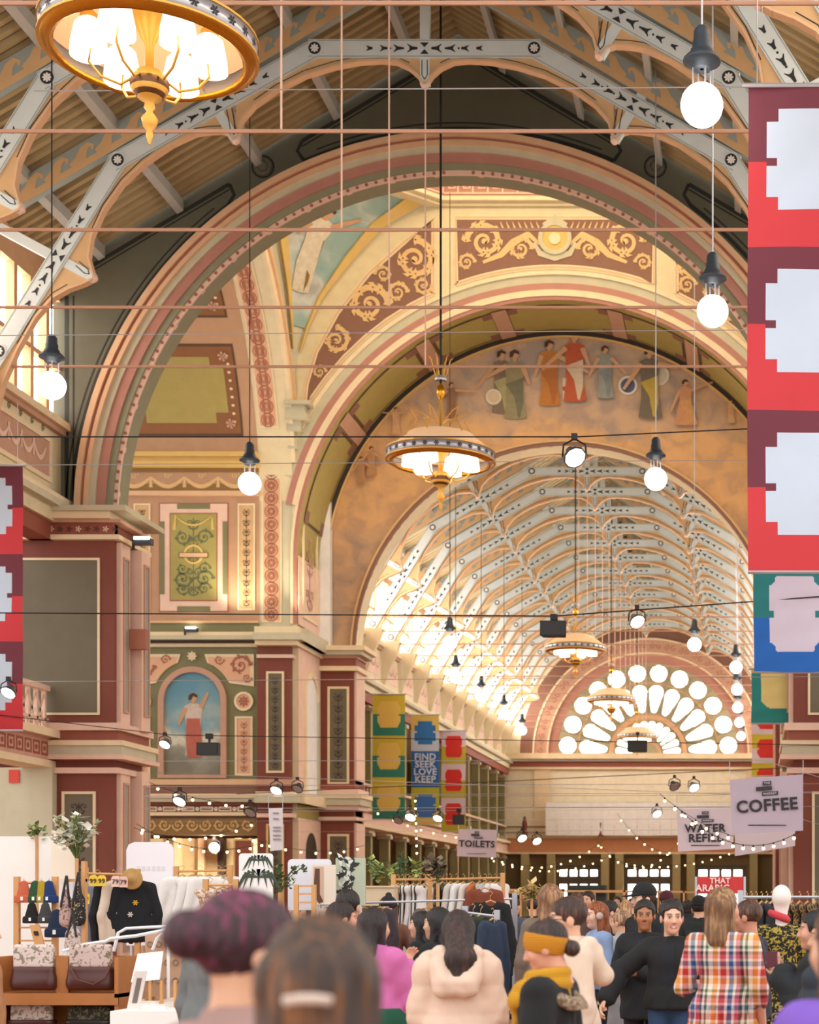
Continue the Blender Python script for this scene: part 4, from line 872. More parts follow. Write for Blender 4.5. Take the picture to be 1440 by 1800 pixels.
# ================================================================ hanging lamps
GOLD = mat('#d99a2e', rough=.25, metal=.85, var=.05); GOLDP = mat('#e0a94a', rough=.4, metal=.3); SILV = mat('#b9bcc4', rough=.35, metal=.6)
IRON = mat('#39424c', rough=.45, metal=.3); BLK = mat('#17181a', rough=.6); BRONZE = mat('#6b4a2e', rough=.3, metal=.6)
SHADE = mat('#e6bd92', emit=.18); BULB = mat('#fff2dc', emit=4.0); BELL = mat('#fff0d8', emit=1.7); WARMBULB = mat('#ffd48a', emit=9.0)
def chandelier(loc, label):
    r = thing('chandelier', label, 'chandelier', loc, 'gilt ring chandeliers along the nave')
    L = lambda a, b, c: (loc[0]+a, loc[1]+b, loc[2]+c)
    R = 1.135
    hp = MB(L).lathe([(R-.02, -.1), (R, -.1), (R, .1), (R-.02, .1), (R-.02, -.1)], 48, mi=0).build('hoop', SILV, r, True)
    o = MB(L)
    for i in range(30):
        t = 2*pi*i/30; o.T = (lambda t: (lambda a, b, c: L((R+.004+c)*cos(t)-a*sin(t), (R+.004+c)*sin(t)+a*cos(t), b)))(t); rosette(o, 0, 0, .055, .004, BLK, 6)
    for z in (-.095, .095): o.T = L; o.lathe([(R-.02, z-.012), (R+.015, z-.012), (R+.015, z+.012), (R-.02, z+.012)], 40, mi=GOLDP)
    o.build('hoop_rosettes', None, hp)
    MB(L).lathe([(R-.01, -.10), (R-.1, -.17), (R-.16, -.13), (R-.1, -.09)], 40).build('gilt_rim', GOLD, r, True)
    MB(L).lathe([(R-.03, .1), (.86, .3), (.72, .38), (.70, .45), (.52, .5), (.4, .52)], 40).build('glass_canopy', SHADE, r, True)
    MB(L).lathe([(.03, 1.4), (.03, .5), (.24, .5), (.2, .3), (.1, .05), (.05, -.05), (.05, -.3), (.14, -.33), (.2, -.42), (.2, -.52), (.12, -.62), (.05, -.66), (.06, -.72), (.03, -.76), (.09, -.84), (.07, -.92), (.03, -.97), (.04, -1.02), (.01, -1.12)], 16).build('turned_stem', GOLDP, r, True)
    MB(L).lathe([(.205, -.43), (.21, -.5), (.14, -.6), (.06, -.65)], 16).build('bronze_bowl', BRONZE, r, True)
    MB(L).lathe([(.02, 1.55), (.09, 1.45), (.09, 1.3), (.03, 1.2)], 10).build('gilt_urn', GOLD, r, True)
    for i in range(6):
        t = 2*pi*i/6+.3; c, s = cos(t), sin(t)
        MB(L).tube([(.1*c, .1*s, -.36), (.3*c, .3*s, -.5), (.5*c, .5*s, -.44), (.62*c, .62*s, -.3), (.6*c, .6*s, -.12)], .016, 5).build('arm', GOLDP, r, True)
        sh = MB(L).lathe([(.09, .16), (.15, .1), (.19, -.1), (.2, -.24)], 14, (.62*c, .62*s, 0)).build('bell_shade', BELL, r, True)
        MB(L).lathe([(.02, .28), (.1, .2), (.1, .15)], 8, (.62*c, .62*s, 0)).build('shade_holder', GOLDP, sh)
        MB(L).tube([(.62*c, .62*s, .2), (.75*c, .75*s, .3), (R*.97*c, R*.97*s, -.02)], .012, 4).build('brace', GOLDP, r)
        MB(L).tube([(.72*c, .72*s, .42), (.5*c, .5*s, .75), (.62*c, .62*s, .95), (.4*c, .4*s, .9), (.1*c, .1*s, .72)], .012, 4).build('scroll_arm', GOLDP, r)
        MB(L).tube([(.06*c, .06*s, 1.6), (.12*c, .12*s, 1.75), (.2*c, .2*s, 2.05), (.26*c, .26*s, 2.1)], .012, 4).build('crown_leaf', GOLDP, r)
    MB(L).lathe([(.12, 1.6), (.13, 1.64), (.1, 1.7), (.12, 1.6)], 12).build('crown_ring', SILV, r)
    MB(L).tube([(0, 0, 1.4), (0, 0, 10.02)], .025, 6).build('suspension_rod', BLK, r)
    return r
ch = chandelier((XC, 18.6, 11.05), 'gilt ring chandelier with glowing bell shades, largest and nearest at top left')
for y, lab in ((36.0, 'gilt ring chandelier hanging just in front of the mural'), (63.5, 'gilt ring chandelier under the far nave roof, nearest beyond the mural arch'), (79.7, 'small gilt chandelier overlapping the top of the fan window'), (97.6, 'smallest gilt chandelier low before the fan window')): dup(ch, (XC, y, 11.05), lab)
def globe_lamp(loc, label, top):
    r = thing('globe_lamp', label, 'lamp', loc, 'white globe lamps hung in two rows'); L = lambda a, b, c: (loc[0]+a, loc[1]+b, loc[2]+c)
    MB(L).ball((0, 0, 0), .225, 20).build('globe', 'lampwhite', r, True)
    MB(L).lathe([(.02, .84), (.05, .83), (.085, .78), (.09, .68), (.1, .67), (.1, .6), (.12, .58), (.13, .54), (.15, .53), (.2, .48), (.2, .45), (.13, .43), (.11, .38), (.02, .38)], 18).build('metal_cap', IRON, r, True)
    for i in range(4): t = pi*i/2+.4; MB(L).tube([(.1*cos(t), .1*sin(t), .19), (.1*cos(t), .1*sin(t), .42)], .01, 4).build('stay', SILV, r)
    MB(L).tube([(0, 0, .8), (0, 0, top-loc[2])], .012, 5).build('cable', BLK if loc[0] < -5 else SILV, r); return r
GL = [(1234, 185, 'large white globe lamp at top right beside the banner'), (1253, 547, 'white globe lamp below and behind the top right globe'), (1153, 842, 'white globe lamp in front of the mural, right of the tilted floodlight'), (91, 678, 'white globe lamp before the left clerestory windows'), (439, 850, 'white globe lamp before the swag frieze of the transept'),
  (1221, 1133, 'white globe lamp before the far roof, left of the row of right globes'), (1294, 1173, 'topmost globe lamp of the far right row'), (1296, 1212, 'second globe lamp from the top of the far right row'), (1297, 1244, 'third globe lamp from the top of the far right row'), (1300, 1270, 'fourth globe lamp from the top of the far right row'), (1303, 1294, 'lowest globe lamp of the far right row'),
  (791, 1130, 'nearest globe lamp of the far left row, highest of them'), (801, 1190, 'second globe lamp of the far left row'), (846, 1224, 'third globe lamp of the far left row'), (886, 1254, 'fourth globe lamp of the far left row'), (918, 1284, 'last globe lamp of the far left row, left of the fan window')]
for u, v, lab in GL:
    Y = 8.4*FPX/(V0-v); p = P(u, v, Y); inx = 39.3 < Y < 56.9; globe_lamp(p, lab, 24.8 if inx else ztop(abs(p.x-XC)/W)-.02)
# ================================================================ cables, floodlights, loudspeakers
def cable(label, pts, r=.012, key=BLK, sag=.0, n=10, ext=True):
    out = []; pts = [Vector(p_) for p_ in pts]; a, b = pts[0], pts[1]
    if pts[0].x < -10 and ext: pts[0] = b+(a-b)*((b.x+15.7)/(b.x-a.x))
    a, b = pts[-2], pts[-1]; pts[-1] = a+(b-a)*((2.5-a.x)/(b.x-a.x))
    for a, b in zip(pts, pts[1:]):
        a, b = Vector(a), Vector(b)
        for i in range(n): t = i/n; p = a.lerp(b, t); p.z -= sag*4*t*(1-t); out.append(tuple(p))
    out.append(tuple(pts[-1])); return tag(MB().tube(out, r, 5).build('cable', key), label, 'cable')
cable('dark cable across the hall carrying the square loudspeaker', [P(100, 1078, 30), P(975, 1083, 30), P(1480, 1046, 30)])
cable('dark cable in front of the mural carrying the tilted floodlight', [P(-30, 768, 24), P(1015, 768, 24), P(1480, 746, 24)], .01)
cable('thin white cable high under the near trusses', [P(60, 160, 20), P(1330, 153, 20)], .008, SILV)
cable('thin pale cable across the big arch below the mural frame', [P(-20, 590, 22), P(1330, 580, 22)], .006, SILV)
cable('thin pale cable at the height of the far chandelier', [P(-20, 818, 26), P(860, 812, 26)], .006, SILV)
cable('thin pale cable crossing the left pier at niche height', [P(100, 1198, 36), P(1330, 1190, 36)], .007, SILV)
cable('dark cable passing before the niche figure', [P(180, 1278, 33), P(300, 1292, 33), P(560, 1296, 33)], .008)
cable('dark cable along the far end gallery', [P(640, 1385, 52), P(1330, 1352, 52)], .012)
cable('pale cable low across the end wall', [P(640, 1372, 45), P(1330, 1398, 45)], .008, SILV)
def flood(p, label, size, aim=(0, -.6, -1), lit=True):
    r = thing('floodlight', label, 'floodlight', p, 'floodlights on cables and cornices'); d = Vector(aim).normalized()
    qn = d.to_track_quat('Z', 'Y').to_matrix(); L = lambda a, b, c: tuple(Vector(p)+qn @ Vector((a*size, b*size, c*size)))
    MB(L).lathe([(.02, -.55), (.2, -.5), (.28, -.3), (.5, .0), (.5, .08), (.44, .08)], 10).build('housing', IRON if lit else BLK, r)
    MB(L).poly([(.46*cos(2*pi*i/12), .46*sin(2*pi*i/12)) for i in range(12)], .0, .06).build('lens', BULB if lit else SILV, r)
    MB(lambda a, b, c: (p[0]+a*size, p[1]+b*size, p[2]+c*size)).tube([(-.5, 0, 0), (-.45, 0, .5), (0, 0, .75), (.45, 0, .5), (.5, 0, 0)], .04*size, 4).build('yoke', BLK, r)
    MB(lambda a, b, c: (p[0]+a*size, p[1]+b*size, p[2]+c*size)).box(-.12, .12, -.12, .12, .7, .95).build('clamp', BLK, r); return r
for u, v, Y, sz, lab, lit in ((1010, 803, 24, .34, 'bright tilted floodlight hanging from the cable before the mural', 1), (1120, 1092, 30, .3, 'lit floodlight hanging under the far roof, left of the right globes', 1), (15, 1217, 31, .3, 'lit floodlight at the left banner beside the gallery balusters', 1),
    (290, 1308, 33, .24, 'lit floodlight left of the niche figure', 1), (316, 1408, 33, .28, 'pair of lit floods under the niche, left one', 1), (440, 1428, 33, .26, 'dark floodlight under the right side of the niche', 0), (486, 1389, 34, .26, 'lit floodlight on the string course of the corner pilaster', 1), (523, 1386, 34, .24, 'small dark floodlight beside the corner pilaster', 0),
    (722, 1436, 46, .32, 'lit floodlight below the blue banner', 1), (770, 1438, 46, .28, 'lit floodlight between the blue and red banners', 1), (1186, 1382, 52, .36, 'dark floodlight left of the pair before the end wall', 0), (1220, 1384, 52, .36, 'lit floodlight of the pair before the end wall', 1), (1155, 1430, 52, .32, 'lit floodlight left of the water refill sign', 1), (918, 1473, 56, .34, 'lit floodlight right of the toilets sign', 1), (944, 1478, 58, .34, 'second lit floodlight right of the toilets sign', 1), (700, 1442, 44, .26, 'dark floodlight under the teal and yellow banner', 0)):
    flood(tuple(P(u, v, Y)), lab, sz, (.5 if u > 900 else -.2, -.7, -.8), bool(lit))
def flood_up(u, v, Y, lab):
    p = P(u, v, Y); r = thing('cornice_floodlight', lab, 'floodlight', p, 'uplights on the cornices'); L = lambda a, b, c: (p[0]+a, p[1]+b, p[2]+c)
    MB(L).box(-.2, .2, -.1, .1, -.1, .04).build('housing', IRON, r); MB(L).box(-.17, .17, -.13, .12, .0, .06).build('lens', BULB, r); MB(L).box(-.24, -.2, -.04, .04, -.2, .05).build('bracket', BLK, r)
flood_up(337, 1106, YA-.3, 'lit uplight on the cornice above the painted niche'); flood_up(498, 1106, YA-.4, 'lit uplight on the corner pilaster cornice'); flood_up(252, 950, 37.9, 'lit uplight on the side cornice of the left pier')
def speaker_box(u, v, Y, w, h, lab, top):
    p = P(u, v, Y); r = thing('loudspeaker', lab, 'speaker', p, 'black loudspeakers hung on cables'); L = lambda a, b, c: (p[0]+a, p[1]+b, p[2]+c)
    MB(L).poly([(-w*.5, -w*.3), (w*.5, -w*.3), (w*.42, w*.3), (-w*.42, w*.3)], -h*.5, h*.5).build('cabinet', BLK, r); MB(L).box(-w*.46, w*.46, -w*.32, -w*.3, -h*.44, h*.44).build('grille', mat('#2b2c2e', var=.4, scale=60), r); MB(L).tube([(0, 0, h*.5), (0, 0, top)], .025, 5).build('hanger', BLK, r)
    MB(L).box(-.06, .06, -.06, .06, top-.1, top).build('clamp', BLK, r)
speaker_box(974, 1106, 30, .46, .26, 'black loudspeaker box hanging from the cable left of the far chandelier', .26); speaker_box(368, 1317, 33, .42, .24, 'black loudspeaker box in front of the niche painting', .3); speaker_box(1121, 1312, 60, .7, .4, 'black loudspeaker box at the foot of the fan window', .5); speaker_box(807, 1441, 46, .32, .26, 'black loudspeaker box at the red banner above the toilets sign', .3)
# ================================================================ banners and signs
def banner(name, label, x0, x1, Y, z1, z0, fn, cell, rz=.02, group='printed fabric banners'):
    nx_, nz_ = max(6, int((x1-x0)/cell)), max(6, int((z1-z0)/cell)); rnd = random.Random(int(Y*10))
    ph = rnd.random()*6; verts = []; faces = []; keys = []; km = []
    for j in range(nz_+1):
        for i in range(nx_+1):
            a, t = i/nx_, j/nz_; y = Y+rz*sin(7*t+ph+2*a)+rz*.5*sin(23*t+5*a+ph); verts.append((x0+(x1-x0)*a+rz*.4*sin(5*t+ph), y, z1-(z1-z0)*t))
    idx = []
    for j in range(nz_):
        for i in range(nx_):
            k = fn((i+.5)/nx_*2-1, (j+.5)/nz_)
            if k not in keys: keys.append(k)
            faces.append((j*(nx_+1)+i, j*(nx_+1)+i+1, (j+1)*(nx_+1)+i+1, (j+1)*(nx_+1)+i)); idx.append(keys.index(k))
    r = thing(name, label, 'banner', ((x0+x1)/2, Y, z1), group)
    me = bpy.data.meshes.new('fabric'); me.from_pydata(verts, [], faces)
    for k in keys: me.materials.append(mat(k, .8, var=.05))
    me.polygons.foreach_set('material_index', idx); me.polygons.foreach_set('use_smooth', [True]*len(faces)); me.update(); link('fabric', me, r)
    MB().tube([(x0-.06 if x0 > XC else min(XW+.02, x0-.06), Y, z1), (x1+.06 if x0 < XC else max(2.35, x1+.06), Y, z1)], .025, 6).build('top_pole', SILV, r); MB().tube([(x0, Y, z0), (x1, Y, z0)], .02, 6).build('bottom_pole', SILV, r)
    for x_ in (x0+.1, x1-.1): MB().tube([(x_, Y, z1), (x_, Y, z1+1.2)], .006, 4).build('hanging_wire', SILV, r)
    return r
def step_shape(a, t, w=.70, w2=.51, t0=.14, t1=.77, s=.085):
    a = abs(a)
    if not t0 < t < t1: return False
    if t < t0+s or t > t1-s: return a < w2
    if abs(t-.47) < .026 and a > w-.16: return (a-(w-.10))**2+((t-.47)*1.6)**2 < 0
    return a < w
def red_fn(n):
    def f(a, t):
        u = (t*n) % 1.0
        if step_shape(a, u): return '#c2d0e2'
        if abs(u-.47) < .024 and abs(a) < .70: return '#6e2f3d'
        return '#6e2f3d' if u < .475 else '#c8383f'
    return f
def px_banner(name, label, u0, u1, v0, v1, Y, fn, cell, **k):
    a, b = P(u0, v0, Y), P(u1, v1, Y); return banner(name, label, a.x, b.x, Y, a.z, b.z, fn, cell, **k)
px_banner('tall_banner', 'tall maroon and red banner with pale blue stepped shapes, nearest on the right', 1315, 1530, 150, 1006, 18.4, red_fn(3), .014)
px_banner('tall_banner', 'maroon and red banner with pale blue shapes at the left edge', -85, 40, 818, 1284, 33, red_fn(3), .03)
def notch_round(a, t, t0, t1, w, c=.16):
    a = abs(a)
    if not (t0 < t < t1 and a < w): return False
    for tc in (t0, t1):
        if ((a-w)*.6)**2+(t-tc)**2 < (c*.62)**2: return False
    return not (abs(t-(t0+t1)/2) < .035 and a > w-.13)
def teal_fn(a, t): return '#cfc4d6' if notch_round(a, t, .04, .8, .62, .16) else ('#22797c' if t < .46 else '#1f63b8')
px_banner('banner', 'teal and blue banner with a pale lilac shape behind the tall red banner', 1325, 1470, 1005, 1182, 30, teal_fn, .02)
def tealtan(a, t):
    u = t
    if abs(a) < .70 and u < .72-max(0, abs(a)-.45)*.5: return '#d8c27c'
    return '#c9a83a' if u < .08 else '#23807a'
px_banner('banner', 'teal banner with a tan shield shape under the blue banner', 1321, 1434, 1176, 1272, 38, tealtan, .03)
def oct_(a, u, t0, t1, w, c): return t0 < u < t1 and abs(a) < w and abs(a) < w-(c-min(u-t0, t1-u))*1.3
def redy(a, t):
    u = (t*2+.45) % 1
    if oct_(a, u, .18, .82, .66, .14) and not (abs(u-.5) < .03 and abs(a) > .56): return '#d8352c'
    return '#cdb93a' if u < .5 else '#ddcbd2'
px_banner('banner', 'pale banner with a red rounded shape on yellow, low on the right', 1322, 1376, 1262, 1364, 60, redy, .03)
def yteal(a, t):
    u = (t*3) % 1
    if oct_(a, u, .17, .80, .70, .14) and not (abs(u-.5) < .015 and abs(a) > .6): return '#dcb95c'
    return '#c9b236' if u < .48 or (u < .5 and abs(a) < .62) else '#2f7c68'
px_banner('banner', 'long yellow and teal banner on the far left gallery, leftmost of three', 655, 712, 1220, 1440, 66, yteal, .035)
def bluef(a, t):
    def blob(u): return step_shape(a, u, .74, .5, .18, .80, .1)
    if t < .33: return '#2f74b8' if blob(t/.34*1.0) else ('#d8bd62' if t < .16 else '#c2ccda')
    if t < .66: return '#2c69ae'
    return '#3d72b8' if blob((t-.66)/.34) else ('#b9b236' if t < .84 else '#d8bd62')
bl = px_banner('banner', 'blue and yellow banner with find seek love keep lettering, middle of three', 723, 772, 1256, 1450, 72, bluef, .035)
def redp(a, t):
    u = (t*3) % 1
    if oct_(a, u, .17, .80, .70, .12) and not (abs(u-.47) < .03 and abs(a) > .6): return '#d8322a'
    return '#d9c6d2' if u < .48 else '#bfb23a'
px_banner('banner', 'lilac and yellow banner with three red shapes, rightmost of three on the far left', 776, 819, 1284, 1462, 78, redp, .035)
def text_mesh(body, size, bold=.02, align='CENTER', ls=1.0):
    cu = bpy.data.curves.new('txt', 'FONT'); cu.body = body; cu.size = size; cu.offset = bold*size; cu.align_x = align; cu.align_y = 'CENTER'; cu.extrude = .002; cu.resolution_u = 3; cu.space_line = ls; cu.space_character = 1.08
    o = bpy.data.objects.new('txt', cu); COL.objects.link(o); dg = bpy.context.evaluated_depsgraph_get(); me = bpy.data.meshes.new_from_object(o.evaluated_get(dg)); bpy.data.objects.remove(o); bpy.data.curves.remove(cu); return me
def put_text(body, size, loc, color, parent, bold=.02, rot=0., name='lettering', ls=1.0):
    me = text_mesh(body, size, bold, 'CENTER', ls); me.materials.clear(); me.materials.append(mat(color)); o = bpy.data.objects.new(name, me); COL.objects.link(o)
    o.rotation_euler = (pi/2, rot, 0); o.location = loc
    if parent: o.parent = parent; o.matrix_parent_inverse = parent.matrix_basis.inverted()
    return o
p = P(747.5, 1350.5, 71.9); put_text('FIND\nSEEK\nLOVE\nKEEP', .385, (p.x, 71.9, p.z), '#c9d8ee', bl, .03, ls=.82)
def sign(name, label, corners, Y, body, size, color='#d6cdd8', dz=0., rot=0., logo=True):
    pts = [q(u, v, Y) for u, v in corners]; cx = sum(a for a, b in pts)/4; cz = sum(b for a, b in pts)/4; w = pts[1][0]-pts[0][0]; h = pts[0][1]-pts[3][1]
    r = thing(name, label, 'sign', (cx, Y, cz)); m = MB(); N = 8
    for i in range(N):
        for j in range(N):
            def pt(i, j):
                a, b = i/N, j/N; t = [pts[0][k]*(1-a)+pts[1][k]*a for k in (0, 1)]; l = [pts[3][k]*(1-a)+pts[2][k]*a for k in (0, 1)]
                return (t[0]*(1-b)+l[0]*b, Y+.012*sin(a*6+b*3), t[1]*(1-b)+l[1]*b)
            m.add([pt(i, j), pt(i+1, j), pt(i+1, j+1), pt(i, j+1)], [(0, 1, 2, 3)])
    m.build('cloth', mat(color, .8, var=.05), r, True)
    if body: put_text(body, size, (cx, Y-.03, cz+dz), '#2e2a32', r, .03, rot, ls=.85)
    if logo:
        lz = cz+h*.30
        for k, (dx, dz_, ww, txt) in enumerate(((-.0, .085, .14, 'THE'), (-.05, .0, .26, ''), (.05, -.085, .26, 'MARKET'))):
            s = w/1.2; b = MB(lambda a, b, c: (cx+a*s, Y-.03-c, lz+b*s-tan_*(a*s)))
            tan_ = math.tan(rot)
            b.box(dx-ww/2, dx+ww/2, dz_-.034, dz_+.034, 0, .004).build('logo_bar', mat('#3a343c'), r)
            if txt: put_text(txt, .055*s, (cx+dx*s, Y-.045, lz+dz_*s), '#d6cdd8', r, .01, rot, 'logo_lettering')
        MB(lambda a, b, c: (cx+a, Y-.03, cz-h*.38+b)).box(-w*.26, w*.26, -.008, .008, 0, .002).build('fine_print_line', mat('#9a909c'), r)
    for k in (0, 1): MB().tube([(pts[k][0], Y, pts[k][1]), (pts[k][0], Y, max(pts[0][1], pts[1][1])+.25)], .006, 4).build('hanging_wire', SILV, r)
    return r
sign('hanging_sign', 'pale lilac hanging sign reading coffee, at the right red pier', [(1283, 1371), (1412, 1361), (1412, 1460), (1287, 1466)], 30, 'COFFEE', .295, '#bdb2c4', -.02, -.07)
sign('hanging_sign', 'pale hanging sign reading water refill, left of the coffee sign', [(1190, 1423), (1288, 1420), (1290, 1492), (1192, 1497)], 34, 'WATER\nREFILL', .225, '#d9cbd4', -.08, -.02)
sign('hanging_sign', 'blank white hanging sign showing below the coffee sign', [(1292, 1440), (1398, 1440), (1398, 1487), (1292, 1505)], 36.5, '', .2, '#ddd0d8', logo=False)
sign('hanging_sign', 'pale hanging sign reading toilets, under the red banner', [(806, 1457), (874, 1459), (872, 1508), (803, 1505)], 51, 'TOILETS', .27, '#dccad4', -.03, .03)
def fine(body): return body
vs = sign('hanging_sign', 'narrow upright white sign hanging before the corner pilaster', [(472, 1421), (497, 1420), (498, 1494), (475, 1496)], 33, '', .1, '#e6e2e6', logo=False)
for v_, t in ((1428, 3), (1438, 3), (1453, 4), (1459, 4), (1467, 4), (1474, 4)):
    p0, p1 = P(480, v_, 32.95), P(480+t*3.4, v_+3, 32.95); MB(front(32.95)).box(p0.x, p1.x, p1.z, p0.z, 0, .004).build('print_line', mat('#9a979c'), vs)
rs = thing('stall_sign', 'red stall sign with white lettering behind the woman in the plaid dress', 'sign', P(1266, 1600, 24))
a, b = P(1224, 1541, 24), P(1309, 1571, 24); MB(front(24)).box(a.x, b.x, b.z, a.z, -.03, 0).build('board', mat('#d2393a'), rs)
put_text('THAT', .105, (P(1266, 1549, 23.98).x, 23.96, P(1266, 1548.5, 23.98).z), '#f4dcd6', rs, .03); put_text('ARABIC', .13, (P(1253, 1562, 23.98).x, 23.96, P(1253, 1561.5, 23.98).z), '#f4dcd6', rs, .03)
for x_ in (a.x, b.x): MB().tube([(x_, 24.0, 0), (x_, 24.0, a.z)], .02, 5).build('pole', SILV, rs)
for lab, u_, v_, Y_ in (('thin cable holding the coffee sign', 1340, 1336, 30), ('thin cable holding the water refill sign', 1240, 1398, 34), ('thin cable holding the blank sign', 1340, 1419, 36.5), ('thin cable holding the toilets sign', 840, 1442, 51), ('thin cable holding the narrow upright sign', 485, 1397, 33), ('thin cable with the floods under the niche', 440, 1421, 33.05),
    ('thin cable with the floods by the corner pilaster', 500, 1381, 34), ('thin cable with the floods below the three banners', 760, 1425, 46), ('thin cable with the floods left of the end wall', 930, 1461, 57)): cable(lab, [P(250, v_+2, Y_), P(u_, v_, Y_), P(1330, v_-3, Y_)], .005, SILV, ext=False)
flood(tuple(P(377, 1490, 58.6)), 'bright floodlight under the transept behind the white blouses', .4, (0, -1, -.3)); lamp('floodlight_glow', 'POINT', tuple(P(377, 1488, 58.2)), 260, (1, .85, .6), .15)
# ================================================================ festoon lights
def festoon(label, pts, Y0, Y1, nb, sag, rb=.028):
    a, b = P(*pts[0], Y0), P(*pts[1], Y1); r = thing('festoon_lights', label, 'string lights', a, 'festoon light strings'); path = []
    for i in range(25): t = i/24; p_ = a.lerp(b, t); p_.z -= sag*4*t*(1-t); path.append(tuple(p_))
    MB().tube(path, .006, 4).build('cord', BLK, r)
    bm_ = MB().ball((0, 0, 0), rb, 7).mesh('bulb', WARMBULB, True); cm = MB().lathe([(.012, .07), (.016, .03), (.014, .02)], 6).mesh('socket', BLK)
    for i in range(nb):
        t = (i+.5)/nb; p_ = a.lerp(b, t); p_.z -= sag*4*t*(1-t)+.06; o = link('bulb', bm_, None); o.location = p_; adopt(o, r); s_ = link('socket', cm, None); s_.location = p_; adopt(s_, r)
festoon('festoon string sagging in front of the blank sign below coffee', [(1190, 1418), (1405, 1462)], 29, 29, 12, .42); festoon('festoon string rising past the water refill sign', [(1160, 1395), (1290, 1470)], 33, 31, 7, .1)
festoon('festoon string along the corner pilaster and far pier', [(430, 1468), (640, 1486)], 40, 46, 8, .25); festoon('festoon string under the niche, upper one', [(262, 1375), (440, 1412)], 34, 36, 6, .12); festoon('festoon string under the niche, lower one', [(240, 1448), (470, 1478)], 36, 38, 11, .35); festoon('festoon string before the gold frieze', [(235, 1455), (455, 1440)], 38, 40, 8, .3)
festoon('festoon string hanging straight down before the far columns', [(730, 1398), (733, 1503)], 50, 50, 8, .0); festoon('festoon string across the end hall, left half', [(820, 1480), (1060, 1478)], 60, 64, 14, .9); festoon('festoon string across the end hall, right half', [(1050, 1478), (1200, 1470)], 62, 60, 10, 1.0); festoon('festoon string before the dark doors, left', [(860, 1508), (1080, 1500)], 70, 74, 14, .6); festoon('festoon string before the dark doors, right', [(1080, 1512), (1290, 1496)], 74, 70, 14, .4)
festoon('festoon string along the far left gallery front', [(650, 1420), (860, 1470)], 50, 70, 10, .3); festoon('festoon string falling from the end gallery', [(1085, 1430), (1180, 1500)], 56, 58, 7, .3)
# ================================================================ people: implicit bodies meshed with surface nets
def nets(F, ax):
    S = F < 0; nx, ny, nz = F.shape
    X, Yg, Z = [np.asarray(a, dtype=np.float64) for a in ax]
    cs = (nx-1, ny-1, nz-1); acc = np.zeros(cs+(3,)); cnt = np.zeros(cs)
    gx, gy, gz = X[:-1, None, None], Yg[None, :-1, None], Z[None, None, :-1]; dx, dy, dz = X[1]-X[0], Yg[1]-Yg[0], Z[1]-Z[0]
    c = lambda o: F[o[0]:nx-1+o[0], o[1]:ny-1+o[1], o[2]:nz-1+o[2]]
    for axis in range(3):
        for o1 in (0, 1):
            for o2 in (0, 1):
                o = [o1, o2]; o.insert(axis, 0); p = list(o); p[axis] = 1
                a, b = c(o), c(p); m = (a < 0) != (b < 0); t = np.where(m, a/np.where(m, a-b, 1), 0)
                pos = [float(x) for x in o]
                for k in range(3): acc[..., k] += np.where(m, (t if k == axis else pos[k]), 0)
                cnt += m
    act = cnt > 0; idx = -np.ones(cs, dtype=np.int64); idx[act] = np.arange(act.sum()); d = acc[act]/cnt[act][:, None]; ii = np.argwhere(act)
    V = np.stack([X[ii[:, 0]]+d[:, 0]*dx, Yg[ii[:, 1]]+d[:, 1]*dy, Z[ii[:, 2]]+d[:, 2]*dz], 1); Q = []
    for axis in range(3):
        a = np.take(S, range(0, S.shape[axis]-1), axis); b = np.take(S, range(1, S.shape[axis]), axis); ch = a != b
        o1, o2 = [k for k in range(3) if k != axis]; e = np.argwhere(ch)
        e = e[(e[:, o1] > 0) & (e[:, o2] > 0) & (e[:, o1] < cs[o1]) & (e[:, o2] < cs[o2])]
        if not len(e): continue
        def cell(s1, s2): f = e.copy(); f[:, o1] -= s1; f[:, o2] -= s2; return idx[f[:, 0], f[:, 1], f[:, 2]]
        qd = np.stack([cell(1, 1), cell(0, 1), cell(0, 0), cell(1, 0)], 1); fl = a[e[:, 0], e[:, 1], e[:, 2]]
        if axis == 1: fl = ~fl
        qd[~fl] = qd[~fl][:, ::-1]; Q.append(qd)
    Q = np.concatenate(Q) if Q else np.zeros((0, 4), int); return V, Q[(Q >= 0).all(1)]
